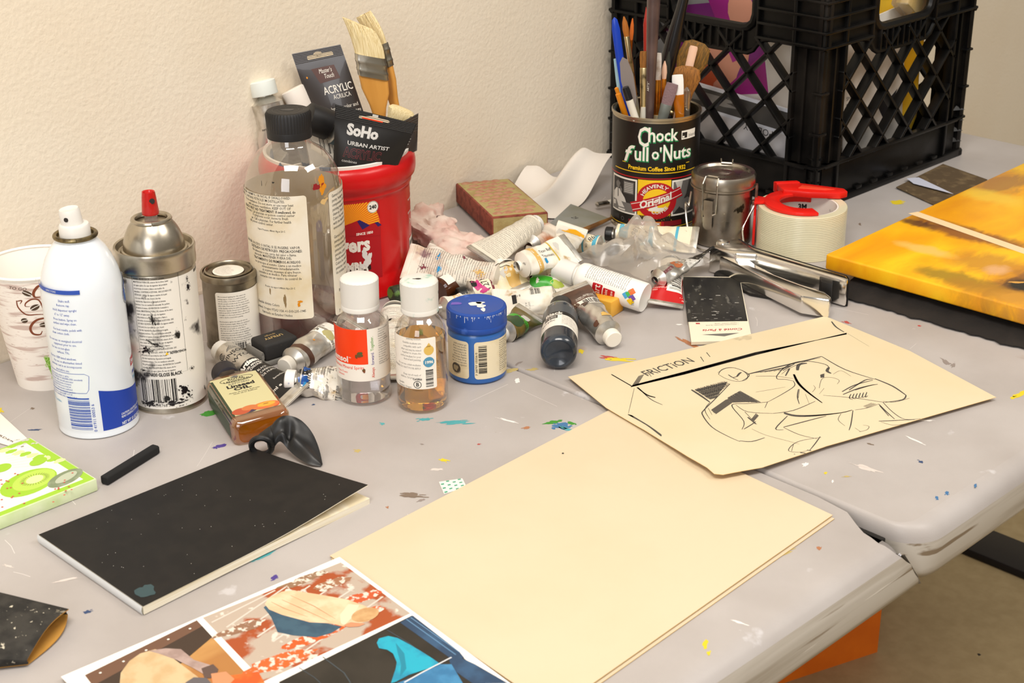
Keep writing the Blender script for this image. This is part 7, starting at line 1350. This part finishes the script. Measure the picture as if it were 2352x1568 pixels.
# ------------------------------------------------------------------ yellow canvas on a black cloth
hT, hB = 32.0, 15.0
c0 = at(1897, 583, hT / 1000); cx_ = at(2105, 487, hT / 1000); cy_ = at(2342, 718, hT / 1000)
X = flat(Vector((c0.x, c0.y, T + hB / 1000)), atan2((cx_ - c0).y, (cx_ - c0).x)); V = lambda x, y: uvp(X, x, y, 'z', hT - hB)
LX, LY = 540.0, 388.0
def painting():
    m = bpy.data.materials.new('yellow_painting'); m.use_nodes = True; N = m.node_tree.nodes; L = m.node_tree.links; bs = N['Principled BSDF']; bs.inputs['Roughness'].default_value = .42
    tc = N.new('ShaderNodeTexCoord'); ob = tc.outputs['Object']
    mp = N.new('ShaderNodeMapping'); mp.inputs['Scale'].default_value = (5, 14, 8); mp.inputs['Rotation'].default_value = (0, 0, 1.25); L.new(ob, mp.inputs[0])
    n1 = N.new('ShaderNodeTexNoise'); n1.inputs['Scale'].default_value = 1.6; n1.inputs['Detail'].default_value = 7; n1.inputs['Distortion'].default_value = .6; L.new(mp.outputs[0], n1.inputs['Vector'])
    r = N.new('ShaderNodeValToRGB'); L.new(n1.outputs[0], r.inputs[0]); E_ = r.color_ramp.elements; E_[0].position = .3; E_[0].color = hx('#e29410'); E_[1].position = .72; E_[1].color = hx('#f6c41c'); e2 = E_.new(.5); e2.color = hx('#f0a90e')
    cur = r.outputs[0]
    n2 = N.new('ShaderNodeTexNoise'); n2.inputs['Scale'].default_value = 4; n2.inputs['Detail'].default_value = 8; n2.inputs['Distortion'].default_value = 1.2; L.new(mp.outputs[0], n2.inputs['Vector'])
    for (p, rad, colr, amt, st_x) in SPOTS:
        mp2 = N.new('ShaderNodeMapping'); mp2.vector_type = 'POINT'; mp2.inputs['Location'].default_value = tuple(-v_ for v_ in p)
        L.new(ob, mp2.inputs[0]); ml = N.new('ShaderNodeVectorMath'); ml.operation = 'MULTIPLY'; ml.inputs[1].default_value = (1 / rad[0], 1 / rad[1], 0); L.new(mp2.outputs[0], ml.inputs[0])
        ln = N.new('ShaderNodeVectorMath'); ln.operation = 'LENGTH'; L.new(ml.outputs[0], ln.inputs[0])
        ad = N.new('ShaderNodeMath'); ad.operation = 'MULTIPLY_ADD'; ad.inputs[1].default_value = st_x; L.new(n2.outputs[0], ad.inputs[0]); L.new(ln.outputs['Value'], ad.inputs[2])
        mr = N.new('ShaderNodeMapRange'); mr.inputs[1].default_value = 1 + st_x * .5; mr.inputs[2].default_value = .45 + st_x * .5; mr.inputs[3].default_value = 0; mr.inputs[4].default_value = amt; L.new(ad.outputs[0], mr.inputs[0])
        mi = N.new('ShaderNodeMix'); mi.data_type = 'RGBA'; L.new(mr.outputs[0], mi.inputs['Factor']); L.new(cur, mi.inputs['A']); mi.inputs['B'].default_value = hx(colr); cur = mi.outputs['Result']
    L.new(cur, bs.inputs['Base Color'])
    nb = N.new('ShaderNodeTexNoise'); nb.inputs['Scale'].default_value = 700; L.new(ob, nb.inputs['Vector']); bp = N.new('ShaderNodeBump'); bp.inputs['Strength'].default_value = .12; bp.inputs['Distance'].default_value = .001; L.new(nb.outputs[0], bp.inputs['Height']); L.new(bp.outputs[0], bs.inputs['Normal'])
    return m
def sp_(x, y, rx, ry, c, amt, s_=.9): u, v = V(x, y); return ((u / 1000, v / 1000, 0), (rx / 1000, ry / 1000), c, amt, s_)
SPOTS = [sp_(2235, 540, 22, 95, '#7d4a2a', .85, 1.0), sp_(2160, 512, 16, 50, '#6b3d26', .7, .9), sp_(2105, 512, 12, 26, '#4a2c22', .8, .6), sp_(2290, 610, 40, 60, '#b0762a', .7, 1.2), sp_(2352, 660, 60, 45, '#8a5a2a', .95, 1.1), sp_(2345, 655, 24, 22, '#26241f', 1., .7), sp_(2200, 640, 22, 60, '#8f7420', .85, 1.1), sp_(2260, 665, 26, 50, '#a8761f', .8, 1.2), sp_(2300, 420, 70, 34, '#9c6b3a', .8, 1.2), sp_(2120, 572, 14, 40, '#eebd62', .9, 1.1), sp_(2290, 620, 20, 16, '#d9a878', .8, 1.0), sp_(2345, 728, 34, 26, '#7d2140', 1., .5), sp_(2305, 712, 14, 24, '#e6c890', .9, .8), sp_(2270, 450, 26, 50, '#f2c83a', .8, 1.0), sp_(2352, 690, 26, 40, '#c98f30', .8, 1.2)]
m_pt = painting(); cv = thing('canvas_painting', 'thick yellow and orange painted canvas with a pale stripe at the right table edge', 'painting', X)
b = M(); b.box((LX / 2, -LY / 2, (hT - hB) / 2), (LX, LY, hT - hB), m_pt, 2.2, seg=3)
a = D(); s0, s1, s2, s3 = V(2086, 490), V(2108, 486), V(2352, 570), V(2352, 583); e1 = (s2[0] + (s2[0] - s1[0]) * .5, s2[1] + (s2[1] - s1[1]) * .5); e2 = (s3[0] + (s3[0] - s0[0]) * .5, s3[1] + (s3[1] - s0[1]) * .5); a.poly([s0, s1, s2, e1, e2, s3], mat('pale_stripe', '#ecd0a4', rough=.5), 1)
u, v = V(2338, 648); a.blob(u, v, 2.5, 9, mat('ochre_dab', '#d09a4a', rough=.5), 1, 4, .5, 20, .7)
b.dec(a, plane(hT - hB), step=.06); b.build('canvas', cv)
# black cloth under it
m_cl = mat('black_cloth', '#1a1614', rough=.9, col2='#221d1a', scale=30, bump=.2, bscale=300)
Cc = (c0 + at(2352, 805)) / 2
def cloth(a_, c):
    x = -30 + 560 * a_ + 6 * nz(a_ * 3, c * 9, 2) * (1 if .02 < a_ else .3); y = 4 - 470 * c
    if a_ == 0: x += 0
    z = 3 + 5 * abs(nz(a_ * 8, c * 12, 4)) + (6.5 * sm(a_ * 14 - .6) if a_ * 14 > .6 else 0) + 2.5 * nz(a_ * 20, c * 22, 7)
    edge = 6 * nz(c * 14, 3., 1.) + 3 * nz(c * 30, 5., 2.)
    return (x + edge * (1 - a_) , y, max(.6, min(z, hB - 1.4)) if a_ > .02 else .6)
Xc = flat(Vector((c0.x, c0.y, T + .0004)), atan2((cx_ - c0).y, (cx_ - c0).x)); q = Xc.inverted(); l0 = (q @ at(1950, 690)) * 1000; l1 = (q @ at(2352, 806)) * 1000
def cloth2(a_, c):
    s_ = c * 1.25 - .1; ex0 = blend(l0.x, l1.x, s_) + 4 * nz(c * 12, 3., 1.) + 2.5 * nz(c * 30, 5., 2.); x = blend(ex0, 300, a_); y = blend(l0.y, l1.y, s_)
    z = 1.2 + (9.5 * sm(a_ * 6) + 2 * nz(a_ * 14, c * 18, 7) * min(1, a_ * 12))
    return (x, y, max(1., min(z, hB - .9)))
b = M(); b.sheet(cloth2, 40, 60, m_cl, .8); tag(b.build('cloth', xf=Xc), 'black cloth spread under the yellow canvas', 'cloth')

# sandpaper and paper scrap by the crate
m_bsp = mat('brown_sandpaper', '#57462f', rough=.95, col2='#7a6647', scale=60, lo=.5, hi=.7, bump=.35, bscale=1200, smears=[('#a08d6a', 160, .68, .03)])
quad('sandpaper', 'brown sandpaper sheet sticking out from under the yellow canvas beside the crate', 'sandpaper', [(2058, 432), (2170, 482), (2268, 412), (2166, 376)], 1.0, .6, m_bsp, None, lambda a_, c: 1.4 * (1 - c) * (1 - a_))
quad('paper_scrap', 'narrow torn white scrap lying on the brown sandpaper', 'paper', [(2082, 410), (2098, 422), (2190, 446), (2110, 408)], 3.4, .3, mat('scrap_white', '#c3c6d6', rough=.7), None, lambda a_, c: .5)

# ------------------------------------------------------------------ foreground: sketchbook, stick, notepad, photos
k0, k1, k2, k3 = [at(x, y, .004) for x, y in ((330, 1402), (90, 1236), (585, 1036), (849, 1146))]
o_ = Vector((k0.x, k0.y, T + .0004)); X = flat(o_, atan2((k3 - k0).y, (k3 - k0).x)); sb = thing('sketchbook', 'black covered sketchbook with cream pages and a slightly lifted front corner', 'book', X)
q = X.inverted(); c4 = [(q @ p) * 1000 for p in (k0, k3, k2, k1)]
def bk(a_, c, z): p = c4[0].lerp(c4[1], a_).lerp(c4[3].lerp(c4[2], a_), c); return Vector((p.x, p.y, z))
m_cov = mat('black_cover', '#151312', rough=.6, spec=.35, col2='#1b1816', scale=60, smears=[('#4a4642', 300, .75, .02), ('#3f4d50', 10, .76, .02)]); m_pg = mat('cream_pages', '#ebe4d2', rough=.8, col2='#dccfb0', scale=300, vscale=(.05, .05, 6)); m_sp = mat('taped_spine', '#d3d6d8', rough=.6, smears=[('#3c4248', 60, .66, .02)])
wv = lambda a_, c: 1.6 * sin(a_ * 4.2 + .3) * (1 - c) * a_
b = M()
b.sheet(lambda a_, c: bk(a_, c, 6.0 + wv(a_, c)), 30, 16, m_pg, 5.6); b.build('pages', sb)
b = M(); b.sheet(lambda a_, c: bk(a_ * .997, c, 6.9 + wv(a_, c) + 11 * sm((a_ - .35) / .65) * (1 - c) ** 1.3 * a_ ** 1.5) + Vector((-3 * 0, 0, 0)), 30, 16, m_cov, .5, mback=m_pg)
d = D().blob(.06, .11, .035, .05, mat('faint_teal', '#33494d', rough=.6), 1, 3, .5)
r_ = random.Random(9)
for k in range(40): d.ell(r_.uniform(.05, .95), r_.uniform(.05, .95), .0013, .0022, m_g2, 1, 6)
b.dec(d, lambda u, v, l: bk(u, v, 6.95 + wv(u, v) + 11 * sm((u - .35) / .65) * (1 - v) ** 1.3 * u ** 1.5 + l)); b.build('front_cover', sb)
b = M(); b.sheet(lambda a_, c: bk(-.004 - .004 * sin(pi * a_), c, .3 + 7.0 * a_), 4, 10, m_sp); b.build('spine', sb)
b = M(); X = mx(H(239, 1104, 3.8), H(360, 1029, 3.8), UP); L = (H(360, 1029, 3.8) - H(239, 1104, 3.8)).length * 1000
loft(b, [[(x * k, y * k, z) for x, y in rrp(3.9, 3.6, 1.5, 3)] for z, k in ((0, .8), (.8, 1), (L - 3, 1.0), (L - 1, .95), (L, .7))], mat('black_chalk', '#161616', rough=.85)); tag(b.build('charcoal_stick', xf=X), 'black square drawing stick on the table left of the sketchbook', 'charcoal')
# kiwi notepad
hk = 10.5; k_ = [at(x, y, hk / 1000) for x, y in ((222, 1100), (70, 1004))]; e0 = at(0, 1188, hk / 1000); dl = (e0 - k_[0])
X = flat(Vector((k_[0].x, k_[0].y, T + .0004)), atan2(dl.y, dl.x)); V = lambda x, y: uvp(X, x, y, 'z', hk); tp = V(70, 1004); Wk = 120.0
# frame: x runs left along the front edge, the back corner at tp (negative y side)
ntp = thing('notepad', 'thick green and white notepad printed with a kiwi slice at the left edge', 'notepad', X)
sgn = -1 if tp[1] < 0 else 1; sy_ = abs(tp[1]); skx = tp[0] / tp[1]
m_kg = mat('kiwi_green', '#9cc832', rough=.5); m_kl = mat('kiwi_pale', '#dbe8a0', rough=.5); m_kw = mat('pad_white', '#eeeade', rough=.6); m_kb = mat('kiwi_skin', '#7d8a6a', rough=.6, col2='#a0a890', scale=60); m_pk = mat('berry_pink', '#c45a4a', rough=.5)
quadp = [(0, 0), (Wk, 0), (Wk + skx * tp[1], tp[1]), (skx * tp[1], tp[1])]
if sgn < 0: quadp = list(reversed(quadp))
b = M(); b.prism(quadp, 0, hk, mat('pad_edge', '#d3dfb8', rough=.7, col2='#c2d49c', scale=30), .8)
def pin(p, k): cx = sum(q_[0] for q_ in quadp) / 4; cy = sum(q_[1] for q_ in quadp) / 4; return (blend(p[0], cx, k), blend(p[1], cy, k))
a = D(); a.poly([pin(p, .02) for p in quadp], m_kg, 1); a.poly([pin(p, .13) for p in quadp], m_kw, 2)
for k in range(9): p = V(20 + k * 16, 1030 + k * 3); a.blob(p[0] + 4, p[1], 5, 3, m_kg if k % 2 else m_kl, 3 + .1 * k, k, .3)
for ki, (x, y, rx, ry, m_) in enumerate(((66, 1108, 25, 14, m_kg), (78, 1102, 19, 10.5, mat('kiwi_mid', '#b5d353', rough=.5)), (80, 1101, 7.5, 4.5, m_kl), (150, 1098, 17, 7.5, m_kb), (152, 1096, 11, 4, mat('kiwi_skin_light', '#b5bca4', rough=.6)), (88, 1060, 8, 4.5, m_kg), (5, 1075, 8, 5, m_kg))):
    p = V(x, y); q2 = V(x + 10, y + 3); a.ell(p[0], p[1], rx, ry * 1.25, m_, 4 + .5 * ki, 28, .3)
p = V(80, 1101)
for k in range(30): t = 2 * pi * k / 30; a.line([(p[0] + 8.5 * cos(t), p[1] + 6.5 * sin(t)), (p[0] + 12 * cos(t), p[1] + 9 * sin(t))], [.4, .15], mat('kiwi_seed', '#5a6a30', rough=.6), 8)
for k in range(26):
    r_ = random.Random(k + 50); p = V(r_.choice((r_.uniform(0, 60), r_.uniform(120, 170))), r_.uniform(1085, 1165)); a.ell(p[0], p[1], .9, .9, m_pk, 9 + .2 * (k % 5), 8)
for k in range(7): a.line([V(10 + k * 3, 1044 + k * 5), V(70 + k * 4, 1026 + k * 7)], .5, mat('pad_rule', '#c9c9c4', rough=.6), 3)
for k in range(10): r_ = random.Random(k + 90); p = V(r_.uniform(30, 90), r_.uniform(1008, 1028)); a.blob(p[0], p[1], 1.6, 1.2, m_g2, 3, k)
b.dec(a, plane(hk), step=.05); b.build('printed_cover', ntp) 
quad('envelope', 'white card with brown print showing behind the kiwi notepad', 'envelope', [(-90, 990), (18, 1022), (62, 1006), (-20, 930)], 1.2, .6, m_white, D().rect(.1, .12, .55, .5, mat('brown_print', '#c9a77d', rough=.6), 1).text('YOUR ORDER', .12, .30, .10, m_brown, 2))
# sheet of three photographs
X = frm((140, 1553), (780, 1278)); X = Matrix.Translation((0, 0, .0031)) @ X; V = lambda x, y: uvp(X, x, y, 'z', .4)
p1, p2, p3 = V(140, 1553), V(780, 1278), V(1172, 1568); Lh = 279.0; p4 = (p1[0] + p3[0] - p2[0], p1[1] + p3[1] - p2[1])
Yd = lambda p, k: (p[0] + (p3[0] - p2[0]) * k, p[1] + (p3[1] - p2[1]) * k)
W_ = sqrt((p2[0] - p1[0]) ** 2 + (p2[1] - p1[1]) ** 2); k1_ = 1.35
pts = [p1, (blend(p1[0], p2[0], .5), blend(p1[1], p2[1], .5)), p2, Yd(p2, k1_), Yd(p1, k1_)]
ph = lambda n, *a_, **k: mat('photo_' + n, *a_, rough=.3, **k)
a = D(); m_rug = ph('rug', '#b5a596', col2='#a0491f', scale=34, lo=.5, hi=.56, detail=5, smears=[('#d9d0c4', 60, .60, .03), ('#7d5f4c', 18, .62, .05)])
A1, A2, A3, A4 = V(466, 1418), V(783, 1291), V(942, 1408), V(606, 1564); a.poly([A1, A2, A3, A4], m_rug, 1)
def Aq(s_, t_): return tuple(blend(blend(A1[i], A2[i], s_), blend(A4[i], A3[i], s_), t_) for i in (0, 1))
for k in range(7): a.line([Aq(.02 + k * .05, .1 + k * .13), Aq(min(.98, .5 + k * .1), max(.02, k * .13 - .12))], 1.4, ph('rugline', '#cfc6bb'), 2)
for (x, y, rx, ry, c) in ((720, 1460, 22, 7, '#c8571e'), (640, 1520, 26, 8, '#cf5f26'), (830, 1372, 14, 6, '#c0532a'), (850, 1405, 12, 4, '#c65a2a'), (760, 1340, 15, 5, '#9a6a4c'), (560, 1440, 18, 5, '#8d6850'), (700, 1330, 20, 4, '#8f6d52')): p = V(x, y); a.blob(p[0], p[1], rx, ry, ph('motif' + c[1:], c, col2='#d9cfc2', scale=220, lo=.5, hi=.56), 2.2 + x * .0012, x, .5, 24, -.1)
def pv(l): return [V(100 + x / 2.0276, 1180 + y / 2.0276) for x, y in l]
a.poly(pv([(1025, 435), (1060, 480), (1090, 550), (1160, 565), (1270, 575), (1340, 555), (1390, 525), (1300, 505), (1100, 460), (1040, 425)]), ph('denim', '#36576b', col2='#2b4a60', scale=90), 4)
a.poly(pv([(1030, 420), (1050, 390), (1110, 362), (1160, 356), (1300, 378), (1420, 400), (1500, 430), (1535, 455), (1540, 480), (1515, 500), (1470, 510), (1430, 515), (1400, 525), (1340, 510), (1240, 505), (1110, 470), (1050, 445)]), ph('cream_cloth', '#dcb690', col2='#e6c8a6', scale=70), 5)
a.poly(pv([(1380, 470), (1420, 420), (1470, 425), (1440, 480), (1400, 520), (1385, 510)]), ph('cream_fold', '#e8cfb2'), 6); a.ell(*pv([(1498, 470)])[0], 10, 7.5, ph('headscarf', '#c9a272', col2='#bb9060', scale=100), 7, 26); a.poly(pv([(1395, 520), (1430, 505), (1500, 512), (1470, 525), (1420, 528)]), ph('hands', '#cf8a66'), 8)
for q in (((1110, 400), (1200, 440), (1330, 500)), ((1150, 380), (1260, 430), (1360, 490)), ((1060, 410), (1120, 440), (1230, 480))): a.line(pv(q), [.3, .8, .2], ph('cloth_crease', '#b98f6a'), 6)
B1, B2, B3 = V(195, 1550), V(452, 1424), V(585, 1568); B4 = (B1[0] + (B3[0] - B2[0]) * 1.02, B1[1] + (B3[1] - B2[1]) * 1.02)
low = lambda p, k: (p[0] + (B3[0] - B2[0]) * k, p[1] + (B3[1] - B2[1]) * k)
a.poly([B1, B2, B3, B4], ph('wood_floor', '#a9733c', col2='#c89a5c', scale=26, lo=.4, hi=.65, vscale=(.3, 1, 1)), 1)
a.poly([B1, B2, low(B2, .12), low(B1, .2)], ph('brown_wall', '#6a4a38'), 2); a.poly([low(B1, .16), low(B2, .10), low(B2, .28), low(B1, .62)], ph('dark_wall', '#3a2a20'), 3)
for k in range(5): p = (blend(B1[0], B2[0], .1 + .2 * k), blend(B1[1], B2[1], .1 + .2 * k) - 5); a.ell(p[0], p[1], .9, .9, m_lw, 4, 8)
a.poly(pv([(355, 787), (360, 740), (400, 685), (450, 650), (520, 630), (560, 640), (640, 700), (720, 760), (740, 800), (600, 860), (380, 840)]), ph('tan_shirt', '#d0b48c', col2='#c2a479', scale=70), 5); a.poly(pv([(490, 638), (570, 626), (640, 630), (700, 680), (780, 705), (800, 740), (760, 755), (700, 720), (620, 680), (540, 652)]), ph('mauve_shawl', '#b09890', col2='#9a827a', scale=80), 6)
a.poly(pv([(735, 720), (790, 700), (815, 725), (800, 765), (750, 765)]), ph('dark_hair', '#5a4640'), 7); a.poly(pv([(780, 745), (850, 735), (890, 770), (860, 800), (790, 800)]), ph('peach_skin', '#c98a62'), 8); a.poly(pv([(780, 765), (1000, 735), (1030, 787), (900, 800), (790, 800)]), ph('orange_blanket', '#c8541e', col2='#d9702c', scale=60), 6); a.poly(pv([(660, 787), (700, 762), (760, 765), (790, 800), (680, 810)]), ph('grey_cuff', '#5f5a5e'), 9)
C1, C2 = V(640, 1566), V(946, 1413); C3 = V(1128, 1562); C4 = (C1[0] + C3[0] - C2[0], C1[1] + C3[1] - C2[1]); a.poly([C1, C2, C3, C4], ph('night', '#1f1c18', col2='#2b2722', scale=30), 1)
a.poly(pv([(1660, 505), (1720, 473), (1935, 640), (1960, 670), (1890, 668)]), ph('night_blue', '#24405e', col2='#2f5274', scale=50), 2); a.poly(pv([(1880, 640), (2010, 700), (2160, 787), (2000, 790), (1900, 720)]), ph('night_blue', '#24405e'), 2.5)
for q, w, c in ((((1690, 490), (1920, 655)), .8, '#5a83a8'), (((1710, 482), (1940, 645)), .5, '#6d95b8'), (((1300, 665), (1400, 740), (1430, 787)), .7, '#3f4a52'), (((1190, 715), (1260, 760), (1290, 787)), .5, '#3f4a52'), (((1600, 540), (1700, 600), (1800, 680)), .5, '#3a4a5a')): a.line(pv(q), w, ph('streak' + c[1:], c), 3)
a.poly(pv([(1552, 600), (1562, 580), (1605, 568), (1650, 578), (1700, 605), (1760, 640), (1810, 672), (1850, 700), (1790, 720), (1700, 750), (1640, 782), (1618, 787), (1640, 720), (1645, 690), (1628, 650), (1600, 632), (1562, 625)]), ph('cyan_robe', '#17a3bd', col2='#1787a8', scale=60), 4); a.poly(pv([(1720, 760), (1850, 700), (1900, 700), (1960, 800), (1650, 830), (1640, 790)]), ph('blue_skirt', '#2f6f9c', col2='#3f83b0', scale=70), 4.5)
a.poly(pv([(1640, 600), (1680, 650), (1690, 720), (1660, 760), (1665, 700), (1650, 650)]), ph('robe_fold', '#0f7f98'), 5); a.line(pv([(1680, 785), (1760, 740), (1900, 668)]), 1.1, ph('strap', '#d3d6da'), 6)
b = M(); leaf(b, X, pts, .05, .25, mat('photo_paper', '#f0ede6', rough=.3), mat('photo_edge', '#d8d4cc', rough=.6), lambda u, v: .0, a, 30.0)
tag(b.build('photo_sheet', xf=X), 'glossy sheet of three pictures of bowed figures at the front edge', 'photographs')
# folded black sandpaper at the lower left
m_bsd = mat('black_sandpaper', '#35322d', rough=.8, col2='#1f1d1a', scale=60, bump=.3, bscale=1400, smears=[('#c9c0ac', 210, .64, .03), ('#8a8270', 120, .66, .03)]); m_sbk = mat('sandpaper_back', '#bd8a3c', rough=.8, col2='#a87930', scale=40)
P_ = at(60, 1526); e1 = H(158, 1400, 12); X = Matrix.Translation(P_); g = lambda x, y, h: (H(x, y, h) - P_) * 1000
tA, tB, tC = g(-60, 1345, 20), g(158, 1398, 13), g(62, 1516, 6); tD = g(-60, 1512, 14); 
def top_(a_, c): p = tA.lerp(tB, a_).lerp(tD.lerp(tC, a_), c); return p + Vector((0, 0, 5 * sin(pi * c) * a_))
bA, bB, bC, bD = g(-60, 1405, 1), g(156, 1412, 3), g(64, 1526, 1), g(-60, 1540, 1)
def bot_(a_, c): p = bA.lerp(bB, a_).lerp(bD.lerp(bC, a_), c); return p + (g(150, 1446, 1) - g(158, 1470, 1)) * 0 + Vector((6 * sin(pi * c) * a_, -3 * sin(pi * c) * a_, .4))
b = M(); b.sheet(lambda a_, c: top_(a_, 1 - c), 20, 16, m_bsd, .7, mback=m_sbk); b.build
b.sheet(lambda a_, c: bot_(a_, 1 - c), 20, 16, m_sbk, .6)
b.sheet(lambda a_, c: Vector(top_(a_, 0)).lerp(Vector(bot_(a_, 0)), c) + Vector((0, 4 * sin(pi * c), 0)), 20, 8, m_bsd); b.sheet(lambda a_, c: Vector(top_(a_, 1)).lerp(Vector(bot_(a_, 1)), c) + Vector((0, -1.5 * sin(pi * c), 0)), 20, 8, m_bsd)
tag(b.build('sandpaper', xf=X, ang=.9), 'black sandpaper folded over with its tan back showing at the lower left', 'sandpaper')
# bit of patterned tape
a = D()
for i in range(6):
    for j in range(4):
        if (i + j) % 2: a.rect(i / 6 + .02, j / 4 + .04, i / 6 + .12, j / 4 + .17, mat('tape_green', '#3f9a7a', rough=.6), 1)
quad('patterned_tape', 'scrap of white tape with a green check pattern by the manila folder', 'tape', [(1008, 1106), (1020, 1134), (1072, 1118), (1062, 1098)], .3, .15, mat('tape_white', '#dfe0d6', rough=.6), a)
